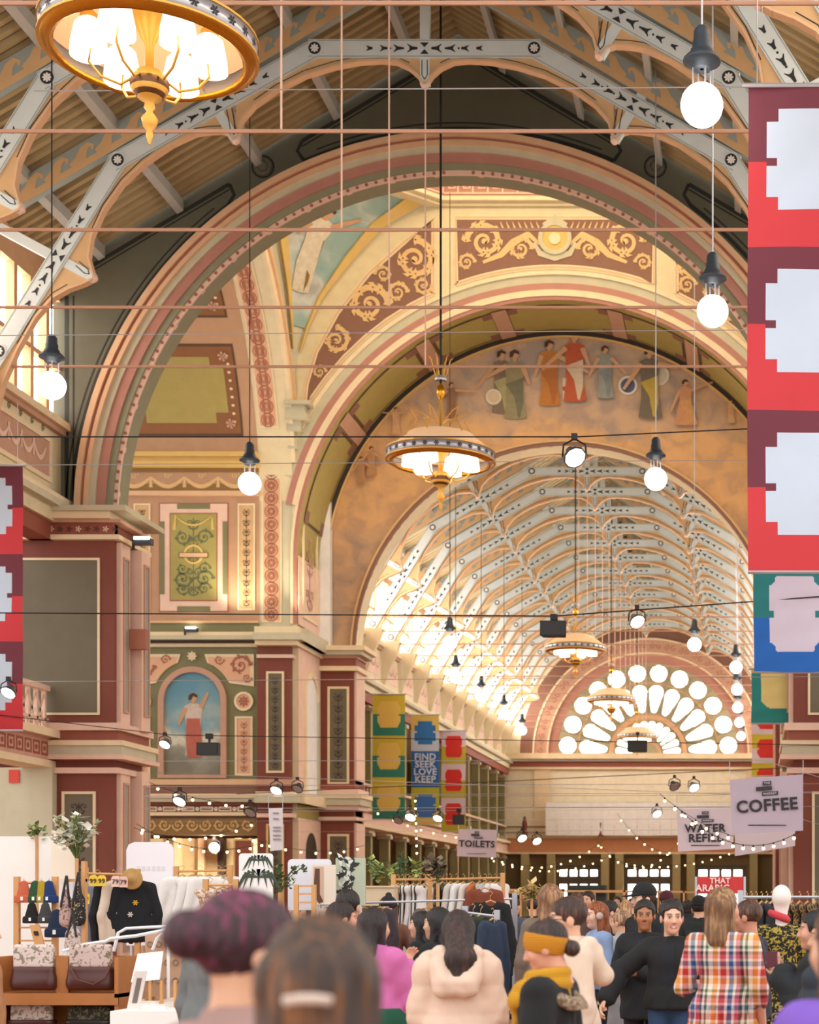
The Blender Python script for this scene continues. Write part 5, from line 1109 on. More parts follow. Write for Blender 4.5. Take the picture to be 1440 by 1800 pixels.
class SDF:
    def __init__(s, lo, hi, h):
        s.ax = [np.arange(lo[k], hi[k]+h, h, dtype=np.float32) for k in range(3)]; s.G = np.meshgrid(*s.ax, indexing='ij'); s.F = np.full(s.G[0].shape, 1e3, np.float32)
    def _mix(s, d, k):
        if k <= 0: s.F = np.minimum(s.F, d)
        else:
            h = np.maximum(k-np.abs(s.F-d), 0)/k; s.F = np.minimum(s.F, d)-h*h*k*.25
        return s
    def cap(s, a, b, r0, r1=None, k=.03, sq=(1, 1, 1)):
        r1 = r0 if r1 is None else r1; a = np.asarray(a, np.float32); b = np.asarray(b, np.float32); ba = b-a
        px, py, pz = [(s.G[i]-a[i]) for i in range(3)]; l2 = float((ba*ba).sum())+1e-9
        t = np.clip((px*ba[0]+py*ba[1]+pz*ba[2])/l2, 0, 1)
        d = np.sqrt(((px-t*ba[0])/sq[0])**2+((py-t*ba[1])/sq[1])**2+((pz-t*ba[2])/sq[2])**2)-(r0+(r1-r0)*t); return s._mix(d.astype(np.float32), k)
    def ell(s, c, r, k=.03, sub=False):
        q0 = np.sqrt(sum(((s.G[i]-c[i])/r[i])**2 for i in range(3))); d = ((q0-1)*min(r)).astype(np.float32)
        if sub: s.F = np.maximum(s.F, -d) if k <= 0 else -(SDF._sm(-s.F, d, k)); return s
        return s._mix(d, k)
    @staticmethod
    def _sm(a, b, k): h = np.maximum(k-np.abs(a-b), 0)/k; return np.minimum(a, b)-h*h*k*.25
    def cut(s, n, d): s.F = np.maximum(s.F, (s.G[0]*n[0]+s.G[1]*n[1]+s.G[2]*n[2]-d).astype(np.float32)); return s
    def rbox(s, c, hx, r=.01, k=0.):
        qd = [np.maximum(np.abs(s.G[i]-c[i])-(hx[i]-r), 0) for i in range(3)]; d = np.sqrt(qd[0]**2+qd[1]**2+qd[2]**2)-r; return s._mix(d.astype(np.float32), k)
    def mesh(s): return nets(s.F, s.ax)
def np_mesh(name, V, Q, mats, cols=None, smooth=True):
    me = bpy.data.meshes.new(name); n, m = len(V), len(Q); me.vertices.add(n); me.vertices.foreach_set('co', np.asarray(V, np.float32).ravel())
    me.loops.add(m*4); me.loops.foreach_set('vertex_index', np.asarray(Q, np.int32).ravel()); me.polygons.add(m); me.polygons.foreach_set('loop_start', np.arange(0, m*4, 4, dtype=np.int32)); me.polygons.foreach_set('loop_total', np.full(m, 4, np.int32))
    if smooth: me.polygons.foreach_set('use_smooth', np.ones(m, bool))
    me.materials.append(mats); me.update(calc_edges=True); me.validate()
    if cols is not None:
        at = me.color_attributes.new('Col', 'FLOAT_COLOR', 'POINT'); at.data.foreach_set('color', np.concatenate([cols, np.ones((n, 1))], 1).astype(np.float32).ravel())
    return me
def skin_fn(nt, tc, b):
    a = nt.nodes.new('ShaderNodeAttribute'); a.attribute_name = 'Col'; b.inputs['Subsurface Weight'].default_value = .0; return a.outputs['Color']
SKIN = node_mat('skin_paint', skin_fn, .5)
def cloth(h, kind='plain', sc=1.):
    if kind == 'plain': return mat(h, .85, var=.14, scale=9*sc, bump=.35)
    if kind == 'knit':
        def f(nt, tc, b):
            w = nt.nodes.new('ShaderNodeTexWave'); w.inputs['Scale'].default_value = 28*sc; w.inputs['Distortion'].default_value = 2; w.bands_direction = 'Z'; nt.links.new(tc.outputs['Object'], w.inputs[0])
            bp = nt.nodes.new('ShaderNodeBump'); bp.inputs['Strength'].default_value = .5; bp.inputs['Distance'].default_value = .01; nt.links.new(w.outputs['Fac'], bp.inputs['Height']); nt.links.new(bp.outputs[0], b.inputs['Normal'])
            c = hexc(h); d = '#%02x%02x%02x' % tuple(int(int(h[i:i+2], 16)*.82) for i in (1, 3, 5)); return mixc(nt, w.outputs['Fac'], d, h)
        return node_mat('knit'+h, f, .9)
def hair_mat(h, h2=None):
    def f(nt, tc, b):
        n = noise(nt, tc, 60, 3, sc=(1, 1, .07)); h_ = h2 or '#%02x%02x%02x' % tuple(min(255, int(int(h[i:i+2], 16)*1.5+10)) for i in (1, 3, 5)); d = '#%02x%02x%02x' % tuple(int(int(h[i:i+2], 16)*.7) for i in (1, 3, 5))
        bp = nt.nodes.new('ShaderNodeBump'); bp.inputs['Strength'].default_value = .6; bp.inputs['Distance'].default_value = .008; nt.links.new(n, bp.inputs['Height']); nt.links.new(bp.outputs[0], b.inputs['Normal'])
        n2 = noise(nt, tc, 7, 2); return ramp(nt, mnode(nt, 'ADD', mnode(nt, 'MULTIPLY', n, .6), mnode(nt, 'MULTIPLY', n2, .4)), [(.35, d), (.5, h), (.62, h_)])
    return node_mat('hair'+h+(h2 or ''), f, .55)
def plaid_fn(nt, tc, b):
    sx = nt.nodes.new('ShaderNodeSeparateXYZ'); nt.links.new(tc.outputs['Object'], sx.inputs[0])
    st = [(0, '#f0e2d8'), (.12, '#e8a33a'), (.25, '#f0dcd4'), (.31, '#c8322c'), (.46, '#efd6d0'), (.53, '#2f6fa8'), (.64, '#efe2da'), (.7, '#d66a8a'), (.8, '#2a3a34'), (.87, '#f0e0d6'), (.93, '#3f7a4a')]
    def s(src, f, off): return ramp(nt, mnode(nt, 'FRACT', mnode(nt, 'ADD', mnode(nt, 'MULTIPLY', src, f), off)), st, 'CONSTANT')
    mx = nt.nodes.new('ShaderNodeMix'); mx.data_type = 'RGBA'; mx.blend_type = 'MULTIPLY'; mx.inputs[0].default_value = .45
    a_, b_ = s(sx.outputs[2], 3.5, .1), s(sx.outputs[0], 3.8, .3); m1 = mixc(nt, .5, a_, b_); nt.links.new(m1, mx.inputs[6]); nt.links.new(b_, mx.inputs[7]); return mx.outputs[2]
def blotch(name, a, b, th=.52, scale=24):
    def f(nt, tc, b_): return ramp(nt, noise(nt, tc, scale, 2, dist=1.2), [(0, a), (th, b)], 'CONSTANT')
    return node_mat('blotch_'+name, f, .85)
def hand_sdf(d, side_, fwd, h, curl_=.5):
    """fine hand field around the wrist; d forearm direction, side_ thumb side, returns V,Q relative to the wrist"""
    d = Vector(d).normalized(); s = Vector(side_); s = (s-d*s.dot(d)).normalized(); n = d.cross(s)
    S = SDF((-.14, -.14, -.14), (.14, .14, .14), h); pt = lambda a, b, c: tuple(d*a+s*b+n*c)
    S.cap(pt(-.06, 0, 0), pt(.01, 0, 0), .026, .024, .02)
    for b in (-.024, -.008, .008, .024): S.cap(pt(.02, b*.7, 0), pt(.075, b, -.004), .0125, .0115, .012)
    for i, (b, L) in enumerate(((.026, .068), (.009, .077), (-.009, .071), (-.026, .055))):
        p = (.078, b, -.004); an = .25+curl_*.5
        for j, f in enumerate((.45, .32, .23)):
            q_ = (p[0]+L*f*cos(an), p[1]+b*.08, p[2]-L*f*sin(an)); S.cap(pt(*p), pt(*q_), .0092-.0006*j, .0086-.0006*j, .006); p = q_; an += curl_*.8
    S.cap(pt(.015, .026, -.005), pt(.05, .05, -.016), .013, .0105, .012); S.cap(pt(.05, .05, -.016), pt(.078, .055, -.028), .0102, .0085, .006)
    return S.mesh()
PRE = {'down': ((.2, -.05, -1), (.06, .22, -1)), 'bent': ((.28, .0, -1), (-.25, 1, .05)), 'up': ((.25, .2, -1), (-.25, .75, .85)), 'reach': ((.2, .8, -.6), (0, 1, 0)), 'hip': ((.5, -.1, -.9), (-.5, .5, -.5)), 'cross': ((.2, .1, -1), (-.9, .55, .15)), 'phone': ((.15, .35, -1), (-.35, .6, .9)), 'out': ((.55, .35, -.7), (.45, .75, -.25))}
def person(label, u, v, Y, head=0., hair=('short', '#2a1a14'), top=None, legs='#23262e', arms=('down', 'down'), skin='#d9a585', H=None, yaw=0., pitch=0., lean=0., group='market visitors', extras=None, bust=1., detail=1., lipc='#a5524a', legtype='trousers', x_off=0.):
    """head = heading: 0 looks away from the camera, 180 towards it, 90 to the left"""
    pos = P(u, v, Y); H = H or pos.z; base = Vector((pos.x, Y, 0)); top = dict(color='#333', thick=.02, hem=.50, k='plain', puff=0., sleeves=True, long=0.) | (top or {})
    r = thing('person', label, 'person', base, group); r.rotation_euler = (0, 0, radians(head)); par = Matrix.Rotation(radians(head), 4, 'Z')
    s = H/1.7; vx = min(.026, max(.011, Y*.00115))/detail; vh = min(.012, max(.0042, Y*.00042))/detail
    def sk(h): return np.array(hexc(h)[:3])
    def put(name, V, Q, m, cols=None):
        o = link(name, np_mesh(name, V, Q, m, cols), None); o.parent = r; return o
    hl = Vector((0, .0, 0)); nb = Vector((0, -.02+lean*.2, 1.40))*s; hc = Vector((0, .012+lean*.3, 1.553))*s; ch = Vector((0, .005+lean*.12, 1.215))*s; wa = Vector((0, .0+lean*.05, 1.07))*s; pe = Vector((0, -.01, .95))*s
    sh = [Vector((sg*.162*bust+.0, -.015+lean*.18, 1.335))*s for sg in (-1, 1)]; el = []; wr = []; fd = []
    for k, sg in enumerate((-1, 1)):
        a = arms[k]; a = PRE[a] if isinstance(a, str) else a; d0 = Vector((a[0][0]*sg, a[0][1], a[0][2])).normalized(); d1 = Vector((a[1][0]*sg, a[1][1], a[1][2])).normalized()
        e = sh[k]+d0*.285*s; el.append(e); wr.append(e+d1*.25*s); fd.append(d1)
    hip = [Vector((sg*.088, 0, .90))*s for sg in (-1, 1)]; kn = [Vector((sg*.095, .02, .49))*s for sg in (-1, 1)]; an = [Vector((sg*.1, -.02, .085))*s for sg in (-1, 1)]
    # --- body: head and neck fine, torso and limbs coarser, hands fine, all one mesh
    Vs, Qs, Cs = [], [], []; base_c = sk(skin)
    def addm(V, Q, C): n = sum(len(x) for x in Vs); Vs.append(V); Qs.append(Q+n); Cs.append(C)
    S = SDF((-.45*s, -.3*s, 0), (.45*s, .3*s, 1.48*s), .024)
    S.cap(ch, wa, .105*s, .095*s, .06, (1.15, .8, 1)).cap(wa, pe, .095*s, .115*s, .06, (1.15, .85, 1)).cap(sh[0], sh[1], .045*s, None, .06).cap(nb, nb+Vector((0, 0, -.08)), .05*s, .07*s, .05)
    for k in (0, 1):
        S.cap(hip[k], kn[k], .075*s, .05*s, .04).cap(kn[k], an[k], .048*s, .034*s, .02).cap(an[k], an[k]+Vector((0, .14, -.05))*s, .035*s, .028*s, .02)
    V, Q = S.mesh(); addm(V, Q, np.tile(base_c, (len(V), 1)))
    lo = [min(p[i] for p in (*el, *wr, *sh))-.08 for i in range(3)]; hi = [max(p[i] for p in (*el, *wr, *sh))+.08 for i in range(3)]; S = SDF(lo, hi, min(.02, vx*1.2))
    for k in (0, 1): S.cap(sh[k], el[k], .046*s, .038*s, .0).cap(el[k], wr[k], .038*s, .027*s, .01)
    V, Q = S.mesh(); addm(V, Q, np.tile(base_c, (len(V), 1)))
    for k, sg in enumerate((-1, 1)):
        V, Q = hand_sdf(fd[k], Vector((0, .3, 1)) if abs(fd[k].z) < .7 else Vector((0, 1, 0)), None, max(.0055, vh*1.15)); V = V*s*1.05+np.array(wr[k]+fd[k]*.02); addm(V, Q, np.tile(base_c*.97, (len(V), 1)))
    hs = s*1.0; RY = Matrix.Rotation(radians(yaw), 3, 'Z') @ Matrix.Rotation(radians(pitch), 3, 'X'); RN_ = np.array(RY)
    S = SDF((-.11, -.13, -.2), (.11, .14, .14), vh)
    S.ell((0, -.012, .035), (.074, .094, .088), .0).ell((0, .03, -.045), (.057, .060, .078), .03).cap((0, .064, -.098), (0, .06, -.1), .02, None, .03).cap((-.03, .078, .022), (.03, .078, .022), .013, None, .02)
    for sg in (-1, 1): S.ell((sg*.036, .06, -.028), (.028, .026, .028), .025).ell((sg*.031, .094, .003), (.016, .013, .012), .012, True).ell((sg*.031, .0775, .003), (.0135, .0135, .012), .0).ell((sg*.077, -.008, -.008), (.011, .022, .033), .012)
    S.cap((0, .088, .01), (0, .106, -.03), .0085, .013, .012).cap((-.012, .094, -.036), (.012, .094, -.036), .0085, None, .008).cap((-.02, .081, -.064), (.02, .081, -.064), .0075, None, .008).cap((-.016, .081, -.073), (.016, .081, -.073), .008, None, .006).cap((0, -.025, -.06), (0, -.04, -.2), .05, .056, .03)
    V, Q = S.mesh(); C = np.tile(base_c, (len(V), 1))
    def paint(mask, col, f=1.): C[mask] = C[mask]*(1-f)+sk(col)*f
    x_, y_, z_ = np.abs(V[:, 0]), V[:, 1], V[:, 2]
    paint((((x_-.036)/.022)**2+((z_+.03)/.02)**2 < 1) & (y_ > .05), '#c4705c', .3); paint((np.abs(z_+.068-(x_*x_)*6) < .0105) & (x_ < .024) & (y_ > .07), lipc, .8)
    dc = np.sqrt((x_-.031)**2+(z_-.003)**2); paint((dc < .012) & (np.abs(z_-.003) < .0048) & (y_ > .078), '#cfc4ba'); paint((dc < .0072) & (y_ > .078), '#2a1c14'); paint((np.abs(z_-.0115-.0*x_) < .0035) & (np.abs(x_-.031) < .016) & (y_ > .075), '#3a2620', .8)
    paint((np.abs(z_-.028+(x_-.03)**2*8) < .0045) & (x_ > .012) & (x_ < .048) & (y_ > .06), hair[1] if len(hair[1]) == 7 else '#2a1a14', .85); paint((z_ < -.042) & (z_ > -.048) & (x_ < .008) & (y_ > .09), '#7a4038', .6)
    if (extras or {}).get('smile'): paint((np.abs(z_+.068-x_*x_*10) < .0095) & (x_ < .027) & (y_ > .065), lipc, .9); paint((np.abs(z_+.067-x_*x_*10) < .0035) & (x_ < .019) & (y_ > .07), '#f0e6de')
    V2 = (V*hs) @ RN_.T+np.array(hc); addm(V2, Q, C); put('body', np.concatenate(Vs), np.concatenate(Qs), SKIN, np.concatenate(Cs))
    # --- hair
    st, hcol = hair[0], hair[1]; hh = max(vh*1.3, .006)
    if st != 'none':
        low = {'long': -.5, 'bob': -.2, 'pony': -.36, 'verylong': -.62, 'wave': -.3, 'halfup': -.36}.get(st, -.16)
        S = SDF((-.15, -.27, low), (.15, .12, .17), hh if low > -.3 else hh*1.25)
        S.ell((0, -.018, .042), (.087, .105, .095), 0)
        if st == 'halfup': S.ell((0, -.115, .035), (.05, .045, .055), .012).cap((-.05, -.09, .05), (.05, -.09, .05), .025, None, .02).cap((0, -.12, .0), (0, -.11, -.1), .05, .055, .02, (1.1, .8, 1))
        if st in ('long', 'verylong', 'wave', 'bob', 'halfup'):
            e = {'long': -.40, 'verylong': -.32, 'wave': -.2, 'bob': -.1, 'halfup': -.26}[st]
            yb = (-.085-top['thick']*.9-(.1 if top.get('hood') else 0)) if st in ('long', 'verylong') else (-.075 if st != 'bob' else -.05)
            S.cap((0, -.06, 0), (0, yb*.85, -.16), .075, .07, .05, (1.2, .75, 1)).cap((0, yb*.85, -.16), (0, yb, e), .066, .028 if st in ('long', 'verylong') else .07, .04, (1.35, .6, 1)) if st in ('long', 'verylong') else S.cap((0, -.06, 0), (0, yb, e), .075, .07, .05, (1.25, .75, 1))
            for sg in (-1, 1): S.cap((sg*.062, -.02, .03), (sg*.08, -.005, max(e, -.32)), .034, .022, .03)
        if st == 'bun': S.ell((0, -.125, .045), (.05, .05, .05), .015)
        if st == 'topbun': S.ell((0, -.08, .125), (.05, .05, .045), .015)
        if st == 'lowbun': S.ell((0, -.125, -.035), (.045, .04, .04), .02)
        if st == 'pony': S.cap((0, -.1, .03), (0, -.15, -.02), .03, .035, .03).cap((0, -.15, -.02), (0, -.13, -.3), .035, .012, .02)
        if st == 'curly':
            rr = random.Random(3)
            for i in range(22): t, p_ = rr.random()*2*pi, rr.random(); S.ell((.085*cos(t)*(1-p_*.6), -.03+.09*sin(t)*(1-p_*.5), .02+.1*p_), (.03, .03, .03), .012)
        ang = np.arctan2(S.G[0], -(S.G[1]+.02)); S.F = S.F+(.0022*np.sin(ang*34+S.G[2]*30)+.0014*np.sin(ang*71-S.G[2]*55)).astype(np.float32)
        S.ell((0, .092, -.03), (.064 if st not in ('short', 'curly') else .076, .078, .098 if st != 'fringe' else .07), .012, True)
        S.F = np.maximum(S.F, np.minimum(S.G[1]-.035-.25*np.maximum(S.G[2], 0), (.022 if st == 'fringe' else .05)-S.G[2]).astype(np.float32))
        if st in ('short', 'bun', 'topbun', 'lowbun', 'pony', 'fringe', 'curly'):
            S.F = np.maximum(S.F, np.where(S.G[1] > -.02, -.03-S.G[2], -.085-S.G[2]).astype(np.float32)) if st != 'pony' else np.maximum(S.F, np.where(S.G[1] > -.03, -.03-S.G[2], -9).astype(np.float32))
        V, Q = S.mesh(); put('hair', (V*hs) @ RN_.T+np.array(hc), Q, hair_mat(hcol, hair[2] if len(hair) > 2 else None))
    # --- upper garment
    t = top['thick']; hem = top['hem']*1.7*s; pts = [*el, *wr, *sh, pe, Vector((.3, .26, 1.46))*s, Vector((-.3, -.28, hem/s))*s]
    lo = [min(p[i] for p in pts)-.12 for i in range(3)]; hi = [max(p[i] for p in pts)+.11 for i in range(3)]; lo[2] = min(lo[2], hem-.05); S = SDF(lo, hi, vx)
    S.cap(ch, wa, (.118+t)*s, (.102*top.get('waist', 1)+t)*s, .05, (1.2*bust, .84, 1)).cap(wa, pe, (.102*top.get('waist', 1)+t)*s, (.128+t)*s, .06, (1.2*bust, .9, 1)).cap(Vector((-.085*bust, -.005, 1.285))*s, Vector((.085*bust, -.005, 1.285))*s, (.082+.5*t)*s, None, .05).cap(nb+Vector((0, .01, .03))*s, nb+Vector((0, 0, -.06))*s, (.052+.4*t)*s, (.07+.4*t)*s, .04)
    for k in (0, 1): S.cap(nb+Vector((0, -.005, -.03))*s, sh[k], (.04+.5*t)*s, (.05+.6*t)*s, .045)
    if top['long']: S.cap(pe, Vector((0, -.01, top['long']*1.7*s)), (.135+t)*s, (.17+t+top.get('flare', 0))*s, .05, (1.25, .95, 1))
    elif hem < .9*s: S.cap(pe, Vector((0, -.01, hem)), (.135+t)*s, (.145+t)*s, .05, (1.2, .95, 1))
    S.F = np.maximum(S.F, (hem-S.G[2]).astype(np.float32))
    for k in (0, 1):
        if top['sleeves']:
            w_ = wr[k] if top['sleeves'] is True else el[k]+(wr[k]-el[k])*top['sleeves']; S.cap(sh[k], el[k], (.052+.8*t)*s, (.045+.9*t)*s, .022).cap(el[k], w_-(w_-el[k]).normalized()*.01, (.046+t)*s, (.036+t)*s, .02)
        else: S.cap(sh[k], sh[k]+(el[k]-sh[k])*.15, (.055+t)*s, None, .03)
    if top.get('hood'): S.cap(nb+Vector((-.1, -.05-t*.5, .0))*s, nb+Vector((-.075, -.13-t*.8, -.17))*s, .06*s, .055*s, .02).cap(nb+Vector((.1, -.05-t*.5, .0))*s, nb+Vector((.075, -.13-t*.8, -.17))*s, .06*s, .055*s, .02).cap(nb+Vector((-.075, -.13-t*.8, -.17))*s, nb+Vector((.075, -.13-t*.8, -.17))*s, .055*s, None, .03).cap(nb+Vector((0, -.115-t*.6, -.04))*s, nb+Vector((0, -.12-t*.8, -.17))*s, .06*s, .05*s, .03, (2.1, .5, 1))
    if top.get('collar'): S.cap(nb+Vector((-.03, .02, .01))*s, nb+Vector((.03, .02, .01))*s, .062*s, None, .02)
    S.F = np.maximum(S.F, (S.G[2]-(nb.z+(.06 if top.get('collar') or top.get('hood') else .02))).astype(np.float32))
    fold = .004*np.sin(S.G[2]*38+9*np.sin(S.G[0]*9))*np.sin(S.G[0]*21+S.G[1]*14); S.F = S.F+fold.astype(np.float32)
    if top['puff']: S.F = S.F-(top['puff']*np.abs(np.sin(S.G[2]*pi/top.get('pitch', .14)))).astype(np.float32)
    if top.get('pleat'): S.F = S.F+(np.where(S.G[2] < pe.z, 1, 0)*.012*np.sin(np.arctan2(S.G[0], S.G[1])*26)).astype(np.float32)
    V, Q = S.mesh(); g_ = put(top.get('name', 'jacket'), V, Q, top.get('mat') or cloth(top['color'], top['k']))
    # --- legs
    if legs:
        S = SDF((-.3*s, -.25*s, .0), (.3*s, .25*s, 1.12*s), max(vx, .016))
        if legtype == 'trousers':
            S.cap(wa, pe, .105*s, .128*s, .05, (1.2, .88, 1))
            for k in (0, 1): S.cap(hip[k], kn[k], .095*s, .068*s, .03).cap(kn[k], an[k]+Vector((0, 0, .02)), .066*s, .052*s, .02)
            S.F = np.maximum(S.F, (.07*s-S.G[2]).astype(np.float32))
        else: S.cap(wa, Vector((0, 0, .3*s)), .12*s, .22*s, .05, (1.1, .95, 1)); S.F = np.maximum(S.F, (.32*s-S.G[2]).astype(np.float32))
        S.F = np.maximum(S.F, (S.G[2]-1.06*s).astype(np.float32)); V, Q = S.mesh(); put('trousers' if legtype == 'trousers' else 'skirt', V, Q, cloth(legs))
    for k in (0, 1):
        m = MB(); S = SDF((-.08, -.12, -.02), (.08, .26, .14), .022); S.cap((0, -.03, .05), (0, .13, .035), .048, .042, .03, (1, 1, .9)); S.F = np.maximum(S.F, (.0-S.G[2]).astype(np.float32)); V, Q = S.mesh(); put('shoe', V*s+np.array((an[k].x, an[k].y, 0)), Q, cloth(extras.get('shoe', '#2a2624') if extras else '#2a2624'))
    E = extras or {}
    def headpart(name, S_, m): V, Q = S_.mesh(); return put(name, (V*hs) @ RN_.T+np.array(hc), Q, m)
    if 'beanie' in E:
        S = SDF((-.13, -.14, -.02), (.13, .13, .2), hh); S.ell((0, -.018, .05), (.095, .112, .11), 0).cap((0, -.02, .04), (0, -.02, .05), .1, None, .0, (1, 1.14, .4)); S.F = np.maximum(S.F, (.022-.12*S.G[1]-S.G[2]).astype(np.float32)); headpart('beanie', S, cloth(E['beanie'], 'knit'))
        if E.get('pompom'): S = SDF((-.06, -.08, .1), (.06, .05, .22), hh); S.ell((0, -.02, .16), (.035, .035, .035), 0); headpart('pompom', S, cloth(E['beanie']))
    if 'cap' in E:
        S = SDF((-.13, -.14, -.02), (.13, .24, .2), hh); S.ell((0, -.018, .05), (.093, .11, .1), 0); S.F = np.maximum(S.F, (.03-S.G[2]).astype(np.float32)); S.cap((0, .08, .035), (0, .15, .025), .06, .05, .01, (1.1, 1, .16)); headpart('cap', S, cloth(E['cap']))
    if 'headband' in E:
        S = SDF((-.13, -.15, -.07), (.13, .13, .14), hh); S.ell((0, -.012, .032), (.094, .112, .11), 0); S.F = np.maximum(S.F, (np.abs(S.G[2]-.018-.42*S.G[1])-.050).astype(np.float32)); headpart('headband', S, cloth(E['headband'], 'knit'))
    if 'scarf' in E:
        S = SDF((-.2, -.2, -.42), (.2, .24, -.02), max(hh, .008))
        for i, (zc, rr, rt) in enumerate(((-.135, .088, .034), (-.185, .108, .042), (-.24, .118, .046))): S._mix((np.sqrt((np.sqrt(S.G[0]**2+((S.G[1]+.012-.02*i)/.95)**2)-rr)**2+(S.G[2]-zc+.25*(S.G[1]*.5))**2)-rt).astype(np.float32), .012)
        S.cap((-.01, .12, -.24), (-.01, .125, -.35), .06, .045, .03, (1.4, .8, 1)); V, Q = S.mesh(); put('scarf', V*s+np.array(hc), Q, cloth(E['scarf'], 'knit'))
    if 'glasses' in E:
        m = MB(lambda a, b, c: tuple(hc+RY @ (Vector((a, b, c))*hs)))
        for sg in (-1, 1): m.tube([(sg*.032+.021*cos(2*pi*i/12), .1, .002+.018*sin(2*pi*i/12)) for i in range(13)], .002, 4); m.tube([(sg*.054, .098, .004), (sg*.078, .0, .0)], .002, 4)
        m.tube([(-.011, .102, .004), (.011, .102, .004)], .002, 4); o = m.build('glasses', mat('#2a2220')); o.parent = r
    if 'earmuff' in E:
        for sg in (-1, 1): S = SDF((-.14, -.06, -.06), (.14, .06, .06), hh); S.ell((sg*.09, 0, -.005), (.026, .036, .038), 0); headpart('ear_muff', S, cloth(E['earmuff']))
    if 'clip' in E:
        m = MB(lambda a, b, c: tuple(hc+RY @ (Vector((a, b, c))*hs))); x0, y0, z0, k = E['clip']; 
        m.tube([(x0-.035, y0, z0), (x0-.012, y0-.012, z0+.004), (x0+.012, y0-.012, z0+.004), (x0+.035, y0, z0)], .009, 6, k); o = m.build('hair_clip', None, None, True); o.parent = r
    if 'fur' in E:
        S = SDF((-.2, -.22, -.3), (.2, .16, -.04), max(hh, .008)); S._mix((np.sqrt((np.sqrt(S.G[0]**2+((S.G[1]+.06)/1.0)**2)-.115)**2+(S.G[2]+.19-.5*S.G[1])**2)-.035).astype(np.float32), 0); S.F = S.F+(.006*np.sin(S.G[0]*160)*np.sin(S.G[2]*150+S.G[1]*140)).astype(np.float32)
        V, Q = S.mesh(); put('fur_trim', V*s+np.array(hc), Q, blotch('fur', '#6b5540', '#a08a72', .5, 60))
    if 'shirt' in E:                                   # panel of the inner garment showing at the front opening
        S = SDF((-.09*s, .0, hem-.02), (.09*s, .3*s, nb.z+.02), vx); S.cap(ch, wa, (.124+t)*s, (.108+t)*s, .05, (1.2*bust, .84, 1)).cap(wa, pe, (.108+t)*s, (.134+t)*s, .06, (1.2*bust, .9, 1))
        S.cap(Vector((-.085*bust, -.005, 1.285))*s, Vector((.085*bust, -.005, 1.285))*s, (.09+.5*t)*s, None, .05); S.F = np.maximum(S.F, np.maximum(np.abs(S.G[0])-(.05+.02*(nb.z-S.G[2])), S.G[2]-nb.z+.01).astype(np.float32)); S.F = np.maximum(S.F, (hem+.01-S.G[2]).astype(np.float32)); S.F = np.maximum(S.F, (.03-S.G[1]).astype(np.float32)); V, Q = S.mesh()
        put('shirt_front', V, Q, cloth(E['shirt']))
    if 'band' in E:                                    # lower colour block of the garment
        S = SDF((-.34*s, -.28*s, hem-.02), (.34*s, .28*s, 1.2*s), vx); zt = E['band'][1]*1.7*s; e = .006
        S.cap(ch, wa, (.118+t+e)*s, (.102+t+e)*s, .05, (1.2*bust, .84, 1)).cap(wa, pe, (.102+t+e)*s, (.128+t+e)*s, .06, (1.2*bust, .9, 1)).cap(pe, Vector((0, -.01, hem)), (.135+t+e)*s, (.145+t+e)*s, .05, (1.2, .95, 1)); S.F = np.maximum(S.F, np.maximum(S.G[2]-zt, hem-.004-S.G[2]).astype(np.float32)); V, Q = S.mesh(); put('colour_block', V, Q, cloth(E['band'][0]))
    if 'hold' in E:                                    # something held in the hand: a thing of its own
        k, nm, lab, cat, size, col = E['hold']; c = wr[k]+fd[k]*.13; w_ = Matrix.Translation(base) @ par; p_ = w_ @ c
        o = MB(lambda a, b, c_: (p_.x+a, p_.y+b, p_.z+c_)).poly([(-size[0]/2, -size[1]/2), (size[0]/2, -size[1]/2), (size[0]/2, size[1]/2), (-size[0]/2, size[1]/2)], -size[2]/2, size[2]/2).build(nm, mat(col)); tag(o, lab, cat)
    return r
# ---------------------------------------------------------------- the crowd, nearest first
person('person close to the camera with purple streaked hair in a bun, mauve coat', 432, 1556, 3.45, head=-35, hair=('bun', '#3a1a24', '#7c2c52'), top=dict(color='#a5837c', thick=.045, hem=.45, name='coat', collar=True), H=1.735, yaw=-15, extras={'clip': (-.0, -.105, .03, mat('#c9bcc0'))}, detail=.8)
person('person close to the camera with brown half-up hair and a hair clip, black jacket', 562, 1592, 2.8, head=8, hair=('halfup', '#3c2619', '#7c4d26'), top=dict(color='#1e1a1a', thick=.035, hem=.45), H=1.69, extras={'clip': (.0, -.175, .0, mat('#c9b4a8'))}, detail=.8)
person('woman in a cream hooded puffer coat seen from behind with long dark hair', 805, 1597, 10.2, head=6, hair=('verylong', '#2a1712'), top=dict(color='#dcc0ac', thick=.055, hem=.44, puff=.014, pitch=.17, hood=True, name='puffer_coat'), legs='#23222a', arms=(((.16, .05, -1), (-.05, .9, -.4)), ((.16, .05, -1), (-.05, .9, -.4))), H=1.655, yaw=8)
person('person in a black coat with mustard headband and thick mustard scarf', 963, 1612, 7.9, head=76, hair=('lowbun', '#2c1c16'), top=dict(color='#141416', thick=.04, hem=.36, name='coat', hood=False), legs='#1c1c20', H=1.62, yaw=12, pitch=-14, skin='#d49a80', extras={'headband': '#d9921e', 'scarf': '#dca01e', 'fur': 1, 'shirt': '#b4b4ba'})
person('short-haired person in a cream coat with fur-trimmed hood and glasses', 1000, 1571, 10.0, head=106, hair=('fringe', '#3c241a'), top=dict(color='#d9c2ae', thick=.045, hem=.40, hood=True, name='coat'), H=1.735, skin='#dba98c', extras={'glasses': 1, 'fur': 1})
